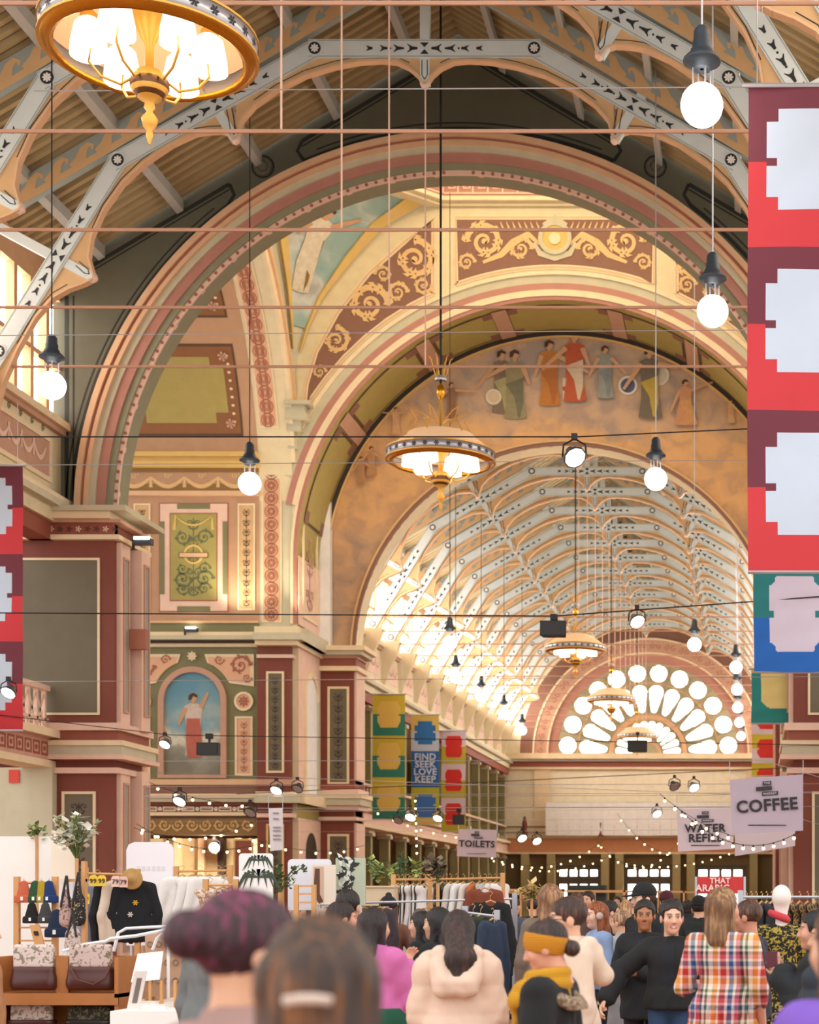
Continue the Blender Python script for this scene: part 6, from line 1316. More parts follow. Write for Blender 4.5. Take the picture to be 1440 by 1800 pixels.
person('woman in a multicoloured plaid dress with rolled sleeves seen from behind', 1272, 1556, 11.3, head=-12, hair=('wave', '#7a5436', '#b08a5c'), top=dict(mat=node_mat('plaid', plaid_fn, .8), color='#c8322c', thick=.016, hem=.26, long=.26, flare=.07, sleeves=.35, waist=.8, name='plaid_dress', pleat=True), legs=None, arms=('bent', 'down'), H=1.8, yaw=-30, skin='#d59a82', bust=1.08)
person('smiling woman in a black jacket and jeans with her arm stretched out', 1182, 1578, 12.6, head=168, hair=('curly', '#1d1512'), top=dict(color='#17181a', thick=.035, hem=.52), legs='#2f4a6e', arms=('down', ((.75, .25, -.6), (.25, .55, -.75))), H=1.717, yaw=24, skin='#dfae92', extras={'shirt': '#15181f', 'smile': 1}, lipc='#b04a44')
person('woman with tied dark hair in a black coat, looking past the camera', 1134, 1577, 14.0, head=172, hair=('lowbun', '#1a1210'), top=dict(color='#191b20', thick=.03, hem=.42, name='coat'), legs='#17181c', arms=('cross', 'bent'), H=1.72, yaw=10, skin='#a8704a', extras={'shirt': '#1c2230'})
person('man in a black cap behind the woman with tied hair', 1132, 1546, 16.0, head=130, hair=('short', '#3a2418'), top=dict(color='#1d1f24', thick=.03, hem=.5), H=1.87, yaw=-8, skin='#e0b49c', extras={'cap': '#1a1b1d'})
person('man in a grey-blue jumper and jeans seen from behind', 903, 1576, 24.3, head=-28, hair=('short', '#17110f'), top=dict(color='#4c5566', thick=.02, hem=.52, name='jumper'), legs='#1f2c40', H=1.76, arms=('bent', 'bent'), bust=1.1)
person('tall woman with straight light brown hair in a taupe cardigan seen from behind', 968, 1550, 15.0, head=-4, hair=('wave', '#8a6244', '#b58a62'), top=dict(color='#7a6a5e', thick=.025, hem=.44, name='cardigan'), H=1.86)
person('woman in a pink and green colour-block jacket raising one hand', 658, 1592, 11.2, head=-22, hair=('long', '#1d1110'), top=dict(color='#c96aa6', thick=.045, hem=.50, name='jacket', collar=True), legs='#44567e', arms=('down', 'phone'), H=1.665, yaw=-8, extras={'band': ('#16553f', .60)})
person('man with short dark hair in profile beside the pink jacket', 600, 1580, 12.4, head=-60, hair=('short', '#24130f'), top=dict(color='#1d1a1c', thick=.03, hem=.5), H=1.705, skin='#d89a7c')
person('dark-haired man half hidden behind the man in profile', 612, 1559, 13.6, head=-10, hair=('short', '#1a1110'), top=dict(color='#2a2628', thick=.03, hem=.5), H=1.8)
person('stallholder in a dark beanie and navy dungarees facing the crowd', 682, 1573, 18.6, head=174, hair=('long', '#4a2c1e'), top=dict(color='#7a5140', thick=.02, hem=.5, name='jumper'), legs='#1f2a3e', arms=('hip', 'bent'), H=1.74, pitch=6, skin='#dba78c', extras={'beanie': '#2a2a2c', 'pompom': 1, 'shirt': '#232f44'})
person('woman with long black hair in a black top facing left near the rack', 741, 1599, 15.2, head=78, hair=('long', '#141012'), top=dict(color='#16171a', thick=.025, hem=.5), H=1.615, skin='#d8a58c')
person('woman in black with dark hair facing left behind the cream puffer coat', 770, 1592, 13.0, head=70, hair=('long', '#150f10'), top=dict(color='#17171a', thick=.03, hem=.5), H=1.66, skin='#d8a58c')
person('girl with long red hair and ear muffs in a pale blue top', 1050, 1581, 16.2, head=118, hair=('long', '#8a4a26', '#b86a3a'), top=dict(color='#8fa6cf', thick=.02, hem=.5, name='jumper'), H=1.7, skin='#e6b8a0', extras={'earmuff': '#c9b4ac'})
person('man with dark hair in black, behind the red-haired girl', 1072, 1580, 18.4, head=-70, hair=('short', '#1a1310'), top=dict(color='#1a1b1d', thick=.025, hem=.5), H=1.71, skin='#dba98c')
person('person in a pale grey hooded garment holding a white sheet of paper', 1092, 1598, 17.0, head=60, hair=('short', '#8a6a50'), top=dict(color='#a7a7aa', thick=.04, hem=.2, long=.2, hood=True, name='robe'), legs=None, arms=('bent', 'bent'), H=1.61, extras={'hold': (0, 'paper_sheet', 'white sheet of paper held by the person in grey', 'paper', (.22, .01, .3), '#e6e2de')})
person('person in a black beanie and black coat seen from behind', 1229, 1575, 20.0, head=-5, hair=('short', '#1a1310'), top=dict(color='#1b2020', thick=.035, hem=.45, name='coat', hood=True), H=1.745, extras={'beanie': '#15181a'})
person('man in a navy jacket facing left behind the plaid dress', 1316, 1579, 13.1, head=70, hair=('short', '#4a3024'), top=dict(color='#262c3c', thick=.03, hem=.46), legs='#2a2c34', arms=('down', 'bent'), H=1.715, skin='#c98a70')
person('person in a black quilted jacket at the right edge lifting a maroon cloth', 1436, 1596, 10.6, head=84, hair=('short', '#131214'), top=dict(color='#1c2024', thick=.045, hem=.48, puff=.012), arms=('phone', 'phone'), H=1.65, skin='#cf9880', extras={'hold': (0, 'maroon_cloth', 'folded maroon cloth held up by the person at the right edge', 'cloth', (.07, .06, .1), '#5c2430')})
person('person in a dark blue puffer jacket cut by the right edge', 1462, 1600, 8.6, head=70, hair=('wave', '#3a2a22'), top=dict(color='#2a323e', thick=.06, hem=.48, puff=.02), H=1.65)
person('person in a bright purple top close to the camera at the lower right corner', 1492, 1600, 4.6, head=40, hair=('wave', '#4a3020'), top=dict(color='#7a55b8', thick=.05, hem=.45), H=1.72, detail=.8)
person('person in a tan jacket cut by the left edge beside the bags', -30, 1620, 12.2, head=-60, hair=('short', '#2a1a14'), top=dict(color='#b5825c', thick=.04, hem=.45), arms=('down', 'down'), H=1.6)
person('person in a grey jacket mostly hidden behind the purple hair', 372, 1600, 10.8, head=-40, hair=('short', '#3a2418'), top=dict(color='#6b6f70', thick=.04, hem=.48), H=1.66)
FAR = [(936, 1578, 27, 10, 'curly', '#2a1c16', '#3a3230', 'with curly dark hair right of the grey-blue jumper'), (1014, 1566, 22, 0, 'short', '#4a2c20', '#5a4a44', 'with short brown hair above the cream coat'), (1034, 1564, 25, 160, 'short', '#2c1a14', '#2b2b30', 'with short dark hair left of the man in the cap'), (1100, 1580, 28, 20, 'long', '#a8825c', '#c9b9a4', 'with long blond hair behind the cap wearer'), (1112, 1577, 30, 0, 'short', '#15100f', '#202226', 'all in black left of the cap wearer'), (1172, 1566, 24, 0, 'short', '#3a2420', '#3a2a30', 'in a maroon knitted hat behind the smiling woman'),
  (1243, 1574, 30, 170, 'bob', '#5a4030', '#c98a90', 'in a dusty pink top near the red sign'), (1208, 1580, 34, 10, 'bob', '#201614', '#2a2a2e', 'with a dark bob right of the smiling woman'), (858, 1577, 36, -20, 'short', '#1a1412', '#4a4e5a', 'among the racks left of the grey-blue jumper'), (985, 1575, 40, 15, 'bob', '#3a2a22', '#6b5a50', 'far behind the taupe cardigan'), (1058, 1572, 44, 165, 'short', '#2a201c', '#7a7f8a', 'far back in pale grey'), (1085, 1574, 38, 180, 'bob', '#1a1412', '#b8a89a', 'far back in beige'), (1150, 1574, 40, 0, 'long', '#1a1412', '#3a3a44', 'far back with long black hair'), (1285, 1578, 33, 200, 'short', '#3a2a20', '#30343c', 'far back behind the plaid dress'),
  (1345, 1580, 26, 30, 'short', '#2a1e1a', '#3a4048', 'between the mannequin and the navy jacket'), (560, 1584, 22, -30, 'bob', '#2a1a16', '#52464a', 'behind the stall boards left of the man in profile'), (520, 1582, 26, 150, 'short', '#3a281e', '#7a6a60', 'far left behind the plant posters')]
for i, (u, v, Y, hd, st, hcol, tcol, d) in enumerate(FAR):
    person('visitor '+d, u, v, Y, head=hd, hair=(st, hcol), top=dict(color=tcol, thick=.03, hem=.48), legs=random.choice(['#22262e', '#2c3a52', '#3a3430']), arms=(random.choice(['down', 'bent']), random.choice(['down', 'bent', 'cross'])), skin=random.choice(['#d9a585', '#c98e6c', '#e2b59a']), extras={'beanie': '#5a2430'} if 'maroon' in d else None)
# ================================================================ stalls and goods
def sdf_obj(name, S, m, parent=None, at=(0, 0, 0), rot=0., sc=1.):
    V, Q = S.mesh(); R_ = np.array(Matrix.Rotation(rot, 3, 'Z')); V = (V*sc) @ R_.T+np.array(at); o = link(name, np_mesh(name, V, Q, m), None); return adopt(o, parent)
_G = {}
def garment_mesh(kind):
    if kind in _G: return _G[kind]
    S = SDF((-.36, -.1, -.95), (.36, .1, .06), .018); w, L = {'sweat': (.20, .66), 'shirt': (.2, .7), 'dress': (.19, .88), 'coat': (.2, .8), 'trouser': (.14, .85), 'bag': (.16, .4)}[kind]
    S.cap((-w*.7, 0, -.05), (w*.7, 0, -.05), .05, None, .03, (1, .6, 1)).cap((0, 0, -.12), (0, 0, -L+.1), w*.62, w*(.85 if kind != 'dress' else 1.1), .05, (1.25, .28, 1)); S.F = np.maximum(S.F, (-L-S.G[2]).astype(np.float32))
    if kind in ('sweat', 'shirt', 'coat'):
        for sg in (-1, 1): S.cap((sg*w*.85, 0, -.07), (sg*(w+.045), 0, -L*.55), .062, .055, .02, (1, .55, 1)).cap((sg*(w+.045), 0, -L*.55), (sg*(w+.02), .01, -L*.98), .055, .042, .015, (1, .6, 1))
    S.ell((0, .0, .0), (.055, .1, .045), .01, True); S.F = S.F+(.004*np.sin(S.G[0]*50+4*np.sin(S.G[2]*8))).astype(np.float32)
    _G[kind] = S.mesh(); return _G[kind]
def garment(name, label, p, kind, color, rot=0., sc=1., group='hanging clothes', m=None, hanger='#c9a06a'):
    V, Q = garment_mesh(kind); R_ = np.array(Matrix.Rotation(rot, 3, 'Z')); V = (V*sc) @ R_.T
    r = thing(name, label, 'clothing', p, group); o = link('fabric', np_mesh('fabric', V, Q, m or cloth(color)), None); o.parent = r
    h = MB(lambda a, b, c: tuple(Matrix.Rotation(rot, 3, 'Z') @ Vector((a*sc, b*sc, c*sc)))); h.tube([(-.17, 0, -.05), (0, 0, .02), (.17, 0, -.05)], .009, 5); h.tube([(0, 0, .02), (0, 0, .07), (.03, 0, .1), (0, 0, .125), (-.02, 0, .11)], .004, 4); ho = h.build('hanger', mat(hanger)); ho.parent = r; return r
WOOD = mat('#b0713c', .5, var=.2, scale=6); WOODL = mat('#cf9a62', .5, var=.15, scale=6); PAPER = mat('#f1efec', .8, var=.03); CREAMB = mat('#dcc6a6', .7)
def bx(p, name, m, parent=None): return MB().box(*p).build(name, m, parent)
def PX(u, Y): return (u-U0)*Y/FPX
def PZ(v, Y): return EYE+(V0-v)*Y/FPX
# --- wooden display shelf with fold-over bags
Y = 13.0; sh = thing('display_shelf', 'orange-brown wooden display shelf with patterned bags at lower left', 'shelf', (PX(110, Y), Y, 0))
x0, x1 = PX(-12, Y), PX(221, Y); z1 = PZ(1745, Y); z0 = PZ(1800, Y)-.06
bx((x0, x1, Y-.15, Y+.28, z1-.03, z1), 'shelf_board', WOOD, sh); bx((x0, x1, Y-.15, Y+.28, z0-.03, z0), 'shelf_board', WOOD, sh); bx((x0, x1, Y-.15, Y+.28, .25, .28), 'shelf_board', WOOD, sh); bx((x0, x1, Y-.16, Y-.14, z1-.085, z1-.03), 'front_rail', WOOD, sh)
for xa in (x0, x1-.03): bx((xa, xa+.03, Y-.15, Y+.28, 0, PZ(1682, Y)), 'side_panel', WOOD, sh)
bx((x0, x1, Y+.26, Y+.28, .1, PZ(1682, Y)), 'back_panel', mat('#a8682f', .5, var=.15), sh); bx((PX(98, Y), PX(120, Y), Y+.0, Y+.26, z1, PZ(1682, Y)), 'divider', WOOD, sh)
PRINT = blotch('leafprint', '#d8c9c2', '#8f8576', .55, 30); PRINT2 = blotch('floralprint', '#c9b4ae', '#7d7058', .56, 26); PRINT3 = blotch('darkleaf', '#33332a', '#6d6a55', .55, 30)
def foldbag(u0, u1, v0, v1, v2, label, pr, leather='#4e241f'):
    Yb = Y+.0; w = PX(u1, Yb)-PX(u0, Yb); zb = max(PZ(v2, Yb), z1+.001 if v2 <= 1746 else z0+.001); cx = (PX(u0, Yb)+PX(u1, Yb))/2
    r = thing('fold_over_bag', label, 'bag', (cx, Yb, zb), 'fold-over bags on the shelf'); h = PZ(v1, Yb)-zb; h2 = PZ(v0, Yb)-PZ(v1, Yb)
    S = SDF((-w*.62, -.09, -.01), (w*.62, .09, h+.03), .011); S.rbox((0, 0, h*.5), (w*.5, .045, h*.5), .035).cap((-w*.3, 0, .06), (w*.3, 0, .06), .055, None, .05, (1.3, 1, 1)); S.F = np.maximum(S.F, np.maximum(np.abs(S.G[0])-w*.53, np.maximum(.004-S.G[2], S.G[2]-h)).astype(np.float32)); sdf_obj('leather_base', S, mat(leather, .35, var=.2, scale=8), r, (cx, Yb, zb))
    S = SDF((-w*.6, -.07, -.02), (w*.6, .07, h2+.02), .011); S.rbox((0, 0, h2*.5-.01), (w*.46, .035, h2*.5+.01), .02); sdf_obj('printed_flap', S, pr, r, (cx, Yb, zb+h)); return r, cx, Yb, zb, w, h
foldbag(22, 98, 1660, 1697, 1741, 'brown leather bag with pale leaf-print top, upper left on the shelf', PRINT)
r, cx, Yb, zb, w, h = foldbag(120, 200, 1660, 1697, 1741, 'brown leather bag with floral top and shoulder strap, upper right on the shelf', PRINT2)
MB().tube([(cx-w*.4, Yb-.07, zb+h), (cx-w*.2, Yb-.09, zb+h*.45), (cx+w*.15, Yb-.09, zb+.05), (cx+w*.4, Yb-.09, zb+.1), (cx+w*.52, Yb-.05, zb+h*1.1)], .006, 5).build('strap', mat('#6b3a2c'), r)
foldbag(17, 96, 1766, 1792, 1806, 'leaf-print bag on the lower shelf, left', PRINT); foldbag(118, 198, 1768, 1792, 1806, 'dark leaf-print bag on the lower shelf, right', PRINT3, '#2a2622')
# --- white boards behind
def board(label, u0, u1, v0, v1, Y, col='#f1efec', rnd=.03, name='display_board', th=.03, rot=0., parts=None, foot=True):
    x0, x1, za, zb = PX(u0, Y), PX(u1, Y), PZ(v1, Y), PZ(v0, Y); r = thing(name, label, 'board', ((x0+x1)/2, Y, za if not foot else 0)); c = min(rnd, (x1-x0)/3)
    pts = [(x0, za), (x1, za), (x1, zb-c), (x1-c*.3, zb-c*.3), (x1-c, zb), (x0+c, zb), (x0+c*.3, zb-c*.3), (x0, zb-c)]
    MB(front(Y)).poly(pts, -th, 0).build('panel', mat(col, .75, var=.03), r)
    if foot:
        for x_ in (x0+.05, x1-.05): MB().tube([(x_, Y+th/2, 0), (x_, Y+th/2, za+.05)], .014, 5).build('leg', SILV, r)
    if parts: parts(r, x0, x1, za, zb, Y)
    return r
board('large plain white stall wall at the left edge behind the shelf', -60, 135, 1470, 1700, 19.6, rnd=.02)
board('small cream-white panel standing in front of the stall wall', 90, 135, 1472, 1545, 19.3, '#f2e8d8', .01)
def faint_text(r, x0, x1, za, zb, Y):
    for k in range(6): MB(front(Y-.002)).box(x0+.12+k*.055, x0+.155+k*.055, zb-.32, zb-.27, 0, .002).build('faint_print', mat('#dcdadc'), r)  # row of small pale grey print marks
board('tall round-cornered white fabric banner behind the sweatshirts', 222, 305, 1480, 1662, 19.0, '#eceaf0', .09, parts=faint_text)
def leafpic(r, x0, x1, za, zb, Y):
    m = MB(front(Y-.003)); cx = (x0+x1)/2+.03
    for s_, zz in ((1.5, .5), (1., .85)):
        for i in range(9):
            a = -1.4+i*.35; L = .16*s_; z_ = za+(zb-za)*zz; m.stroke([(cx, z_), (cx+L*.6*sin(a), z_+L*.35*cos(a)), (cx+L*1.05*sin(a), z_-L*.35-L*.3*abs(sin(a)))], [.005, .026*s_, .002], .0004*i+.004*(s_ > 1))
    m.build('leaf_print', mat('#3a4638'), r)
board('white poster with a dark green palm print', 420, 479, 1500, 1585, 17, '#f0efee', .03, 'poster_board', parts=leafpic)
board('white wide board right of the palm poster', 506, 582, 1510, 1600, 18, '#e6e8f2', .04)
def facepic(r, x0, x1, za, zb, Y):
    m = MB(front(Y-.003)); m.box(x0+.02, (x0+x1)/2, za+.02, zb-.02, 0, .002, '#c9a890'); m.build('photo_print', None, r)
    m = MB(front(Y-.006)); m.stroke([(x0+.06, zb-.04), (x0+.05, za+.1), (x0+.1, za+.02)], [.05, .07, .05], 0); m.build('hair_print', mat('#5c3a2c'), r)
board('small beige picture poster beside the floral panel', 548, 590, 1520, 1590, 17.4, '#e2d6c6', .01, 'poster_board', parts=facepic)
def floral(r, x0, x1, za, zb, Y):
    rr = random.Random(5); m = MB(front(Y-.003))
    for i in range(60):
        a, b = x0+(x1-x0)*(.12+.5*rr.random()), za+(zb-za)*rr.random()*.98; t = rr.random()*6; L = .05+.05*rr.random(); m.stroke([(a, b), (a+L*.5*cos(t), b+L*.5*sin(t)), (a+L*cos(t), b+L*sin(t))], [.01, .04, .005], .001*i*.05, '#2a2b2a' if rr.random() < .7 else '#d8d8d2')
    m.build('floral_print', None, r)
board('grey-green panel with black and white floral print', 590, 642, 1508, 1590, 17.6, '#b4bda8', .01, 'poster_board', parts=floral)
# --- flower arrangements and plants
def bouquet(label, u, v, Y, n, spread, h, leafc, flowc=None, pot=True, name='flower_arrangement', cat='plant', seed=1, vase='#cfc6b8', base=None):
    p = P(u, v, Y); z0_ = base if base is not None else p.z-h*.5; r = thing(name, label, cat, (p.x, Y, z0_)); rr = random.Random(seed); L = lambda a, b, c: (p.x+a, Y+b, z0_+c)
    if pot: MB(L).lathe([(.01, 0), (.07, 0), (.09, .08), (.06, .18), (.065, .2), (.05, .2)], 12).build('vase', mat(vase), r, True)
    else: MB(L).tube([(0, 0, .02), (0, 0, -z0_)], .02, 6).build('plant_stand', WOODL, r)
    for i in range(n):
        t = rr.random()*2*pi; e = spread*rr.random(); tip = (e*cos(t), e*.5*sin(t), .2*pot+h*(.45+.55*rr.random())); MB(L).tube([(0, 0, .18*pot), (tip[0]*.4, tip[1]*.4, tip[2]*.6), tip], .005, 4).build('stem', mat('#5c6b3a'), r)
        m = MB(L); kk = flowc if flowc and i % 2 else leafc
        for j in range(9):
            a, b = rr.random()*2*pi, rr.random()*1.4-.5; c = tip; ln = (.05+.04*rr.random())*(1.7 if kk == flowc else 1.); d = Vector((cos(a)*cos(b), sin(a)*cos(b)*.6, sin(b)))*ln; s_ = Vector((-sin(a), cos(a), 0))*ln*.32; c0 = Vector(c)-Vector((0, 0, .05*rr.random()*j*.4))
            m.add([tuple(c0), tuple(c0+d*.5+s_), tuple(c0+d), tuple(c0+d*.5-s_)], [(0, 1, 2, 3)])
        m.build('blossom' if kk == flowc else 'leaf_cluster', mat(kk, .7, var=.2, scale=12), r)
    return r
bouquet('tall arrangement of white blossom above the white stall panel', 135, 1480, 18.8, 30, .3, .5, '#a3b080', '#f4f0e0', seed=3, base=PZ(1512, 18.8), pot=False); bouquet('small green plant on top of the left stall wall', 65, 1463, 19.6, 9, .14, .16, '#8a9a5c', pot=False, seed=4, base=PZ(1471, 19.6))
bouquet('bushy green and yellow plant above the cream box', 690, 1530, 20, 20, .4, .34, '#6f8a5c', '#a9b56a', seed=6, base=PZ(1556, 20), pot=False, name='potted_plant'); bouquet('spiky green plant rising behind the clothes rack', 705, 1512, 21, 12, .1, .42, '#5f7f58', seed=7, base=PZ(1556, 21), pot=False, name='potted_plant'); bouquet('green houseplant leaning out behind the palm poster', 492, 1540, 17.6, 12, .28, .3, '#5c7046', seed=8, base=PZ(1572, 17.6), pot=False, name='potted_plant')
bouquet('bunch of dried cream flowers right of the dark jacket', 935, 1563, 22, 16, .3, .2, '#d8b878', '#e6cf9a', seed=9, base=PZ(1582, 22), pot=False); bouquet('dark leafy bouquet on top of the clothes rack', 770, 1530, 19, 12, .14, .3, '#5a5a4a', '#7a6a58', seed=10, base=PZ(1556, 19), pot=False)
# --- clothes rack with sweatshirts at left
def rail(label, u0, v0, u1, v1, Y, post=WOODL, legs=True, name='clothes_rack'):
    a, b = P(u0, v0, Y), P(u1, v1, Y); r = thing(name, label, 'clothes rack', (a.x, Y, 0)); MB().tube([tuple(a), tuple(b)], .014, 6).build('rail', SILV if post is not WOODL else WOODL, r)
    if legs:
        for e in (a, b):
            MB().box(e.x-.025, e.x+.025, Y-.025, Y+.025, .03, e.z+.06).build('post', post, r); MB().box(e.x-.03, e.x+.03, Y-.25, Y+.25, 0, .05).build('foot', post, r)
    return r, a, b
Yr = 17.5; rail('wooden clothes rack with sweatshirts beside the tall white banner', 150, 1535, 242, 1538, Yr)
for u, c, lab, deco in ((172, '#a9adc4', 'pale grey-blue sweatshirt with a small red motif', ('#c8342c', '#d9ae3a')), (200, '#15171b', 'black sweatshirt with a yellow flower, left of two', ('#d9a52a', None)), (214, '#d8c6b4', 'beige sweatshirt between two black ones', None), (236, '#11161b', 'black sweatshirt with yellow and white flowers, rightmost on the rack', ('#d9a52a', '#d8cfc8'))):
    g_ = garment('sweatshirt', lab, P(u, 1549, Yr-.02*(u > 190)), 'sweat', c, .95 if u < 230 else .5, .95)
    if deco:
        m = MB(lambda a, b, c_: (a, -.075-c_, b))
        rosette(m, 0, -.22, .03, .0, deco[0], 6)
        if deco[1]: rosette(m, -.05, -.34, .028, .0, deco[1], 6)
        o = m.build('flower_print', None); o.parent = g_; o.rotation_euler = (0, 0, .95 if u < 230 else .5)
def pricetag(label, u, v, Y, body, col, w=.085):
    p = P(u, v, Y); r = thing('price_tag', label, 'price tag', p, 'hand-written price tags'); MB(front(Y)).poly([(p.x-w*.5, p.z-.05), (p.x+w*.5, p.z-.05), (p.x+w*.5, p.z+.04), (p.x+w*.3, p.z+.06), (p.x-w*.3, p.z+.06), (p.x-w*.5, p.z+.04)], -.004, 0).build('card', mat(col), r); put_text(body, .066, (p.x, Y-.006, p.z), '#2a241c', r, .004, 0, 'number')
pricetag('yellow price tag above the grey sweatshirt, left one', 164, 1549, Yr-.28, '99', '#e6c23a'); pricetag('yellow price tag reading 99, right one', 179, 1549, Yr-.28, '99', '#e8c640'); pricetag('pink price tag above the black sweatshirts, left one', 203, 1550, Yr-.28, '79', '#e6c4b8'); pricetag('pink price tag reading 79 beside the straw hat', 217, 1551, Yr-.28, '79', '#e2b8ac'); pricetag('yellow price tag low on the wooden post', 150, 1580, Yr-.3, '79', '#e6c23a')
hat = thing('straw_hat', 'straw hat hanging on the end of the sweatshirt rack', 'hat', P(233, 1545, Yr-.12)); hp_ = P(233, 1545, Yr-.12); S = SDF((-.16, -.08, -.16), (.16, .1, .16), .009); S.ell((0, .02, 0), (.085, .085, .085), 0).ell((0, -.02, 0), (.14, .018, .14), .02); sdf_obj('hat_body', S, mat('#b08a52', .8, var=.2, scale=60), hat, hp_, 0, .8); MB(lambda a, b, c: (hp_.x+a, hp_.y+b, hp_.z+c)).tube([(.09*cos(t*pi/8), .0, .09*sin(t*pi/8)) for t in range(17)], .012, 5).build('hat_band', mat('#5c4630'), hat)
# --- beanie frame
Yf = 16.3; fr, a, b = rail('light wooden frame with hanging beanies left of the sweatshirts', 30, 1552, 97, 1552, Yf); bx((a.x, b.x, Yf-.01, Yf+.02, PZ(1632, Yf), PZ(1629, Yf)), 'crossbar', WOODL, fr); bx((a.x, b.x, Yf-.01, Yf+.02, PZ(1655, Yf), PZ(1652, Yf)), 'crossbar', WOODL, fr)
def beanie(label, u, v, Y, c, sc=1., flip=False):
    p = P(u, v, Y); r = thing('knitted_beanie', label, 'beanie', p, 'knitted beanies on the frame'); S = SDF((-.13, -.06, -.24), (.13, .06, .03), .011); S.cap((0, 0, -.03), (0, 0, -.17), .045, .085, 0, (1, .45, 1)); S.F = np.maximum(S.F, (-.2-S.G[2]).astype(np.float32)); sdf_obj('crown', S, cloth(c, 'knit', 2), r, p, 0, sc)
    S = SDF((-.13, -.06, -.24), (.13, .06, -.1), .011); S.cap((0, 0, -.16), (0, 0, -.2), .098, None, 0, (1, .5, .5)); S.F = np.maximum(S.F, np.maximum(-.21-S.G[2], S.G[2]+.135).astype(np.float32)); sdf_obj('cuff', S, cloth(c, 'knit', 2), r, p, 0, sc); MB(lambda a, b, c_: (p.x+a*sc, p.y+b*sc, p.z+c_*sc)).box(-.012, .012, -.055, -.05, -.185, -.15).build('sewn_label', PAPER, r); MB().tube([(p.x, p.y, p.z-.02), (p.x, p.y, p.z+.035)], .004, 4).build('clip', SILV, r)
for u, c, l in ((42, '#e0704e', 'orange'), (62, '#2f5a3a', 'green'), (73, '#c9a926', 'mustard yellow'), (86, '#1f3f7a', 'blue')): beanie(l+' knitted beanie clipped to the wooden frame', u, 1550, Yf-.06, c, .95)
beanie('black beanie below the green one on the frame', 56, 1588, Yf-.1, '#1a1a1c', .9); beanie('dark grey beanie below the blue one on the frame', 80, 1588, Yf-.1, '#4a4a4c', .9); beanie('navy beanie hanging in front of the frame', 100, 1601, Yf-.14, '#1d2f52', 1.2)
bx2 = thing('frame_post', 'light wooden post standing right of the hanging bags', 'post', (PX(148, Yf-.5), Yf-.5, 0)); bx((PX(145, Yf-.5), PX(152, Yf-.5), Yf-.53, Yf-.47, 0, PZ(1514, Yf-.5)), 'upright', WOODL, bx2); bx((PX(118, Yf-.5), PX(152, Yf-.5), Yf-.52, Yf-.48, PZ(1550, Yf-.5), PZ(1545, Yf-.5)), 'arm', WOODL, bx2)
def totebag(label, u, v, Y, h, w, m):
    p = P(u, v, Y); r = thing('crossbody_bag', label, 'bag', p, 'patterned bags hanging from the post'); S = SDF((-w, -.07, -h-.02), (w, .07, .02), .011); S.cap((0, 0, -h*.35), (0, 0, -h*.8), w*.62, w*.7, .03, (1, .5, 1)).cap((0, 0, 0), (0, 0, -h*.35), .02, w*.5, .03, (1, .5, 1)); sdf_obj('pouch', S, m, r, p)
    for sg in (-1, 1): MB().tube([(p.x, p.y, p.z+.14), (p.x+sg*w*.25, p.y-.02, p.z-h*.1), (p.x+sg*w*.4, p.y-.03, p.z-h*.45)], .012, 5).build('strap', mat('#1d1b1e'), r)
totebag('pink floral bag hanging left on the wooden post', 117, 1566, Yf-.55, .34, .1, blotch('pinkflor', '#b8968e', '#5c5048', .55, 30)); totebag('black floral bag hanging right on the wooden post', 138, 1560, Yf-.6, .36, .1, blotch('blkflor', '#1c1d20', '#b8a06a', .62, 40)); totebag('pale floral tote bag at the foot of the post', 128, 1630, Yf-.9, .2, .11, PRINT2)
bd = thing('wooden_clip_board', 'small tilted wooden board with clips below the beanies', 'board', P(67, 1650, Yf-.3)); p = P(67, 1650, Yf-.3); o = MB(lambda a, b, c: (p.x+a+.25*c*0-.25*c, p.y+b, p.z+c)).box(-.045, .045, -.01, .01, -.1, .13).build('plank', WOODL, bd); MB(lambda a, b, c: (p.x+a-.25*c, p.y+b, p.z+c)).box(-.02, .02, -.02, -.01, .03, .07).build('clip', BLK, bd)
# --- white table area with stands, pegboard and folded chair frame
Yt = 12.5; tb = thing('white_table', 'white cloth-covered table right of the bag shelf', 'table', (PX(290, Yt), Yt, 0)); xa, xb = PX(226, Yt), PX(420, Yt); zt = PZ(1772, Yt); bx((xa, xb, Yt-.35, Yt+.5, zt-.03, zt), 'tabletop', PAPER, tb); MB(front(Yt-.36)).box(xa, xb, .05, zt, -.01, 0).build('cloth_front', PAPER, tb)
for xx in (xa+.05, xb-.05):
    for yy in (Yt-.3, Yt+.45): bx((xx-.02, xx+.02, yy-.02, yy+.02, 0, zt-.03), 'leg', WOODL, tb)
rr = random.Random(11)
for i in range(12):
    u_, y_ = 240+i*13+rr.random()*5, Yt-.25+.5*rr.random(); cx_ = PX(u_, y_); c_ = thing('trinket_box', 'small pale gift box, %s from the left on the white table' % ORD[i], 'box', (cx_, y_, zt), 'small pale boxes on the white table'); h_ = .02+.03*rr.random(); bx((cx_-.04, cx_+.04, y_-.035, y_+.035, zt, zt+h_), 'tray', PAPER, c_); bx((cx_-.042, cx_+.042, y_-.037, y_+.037, zt+h_, zt+h_+.012), 'lid', mat('#e8d8cc'), c_)
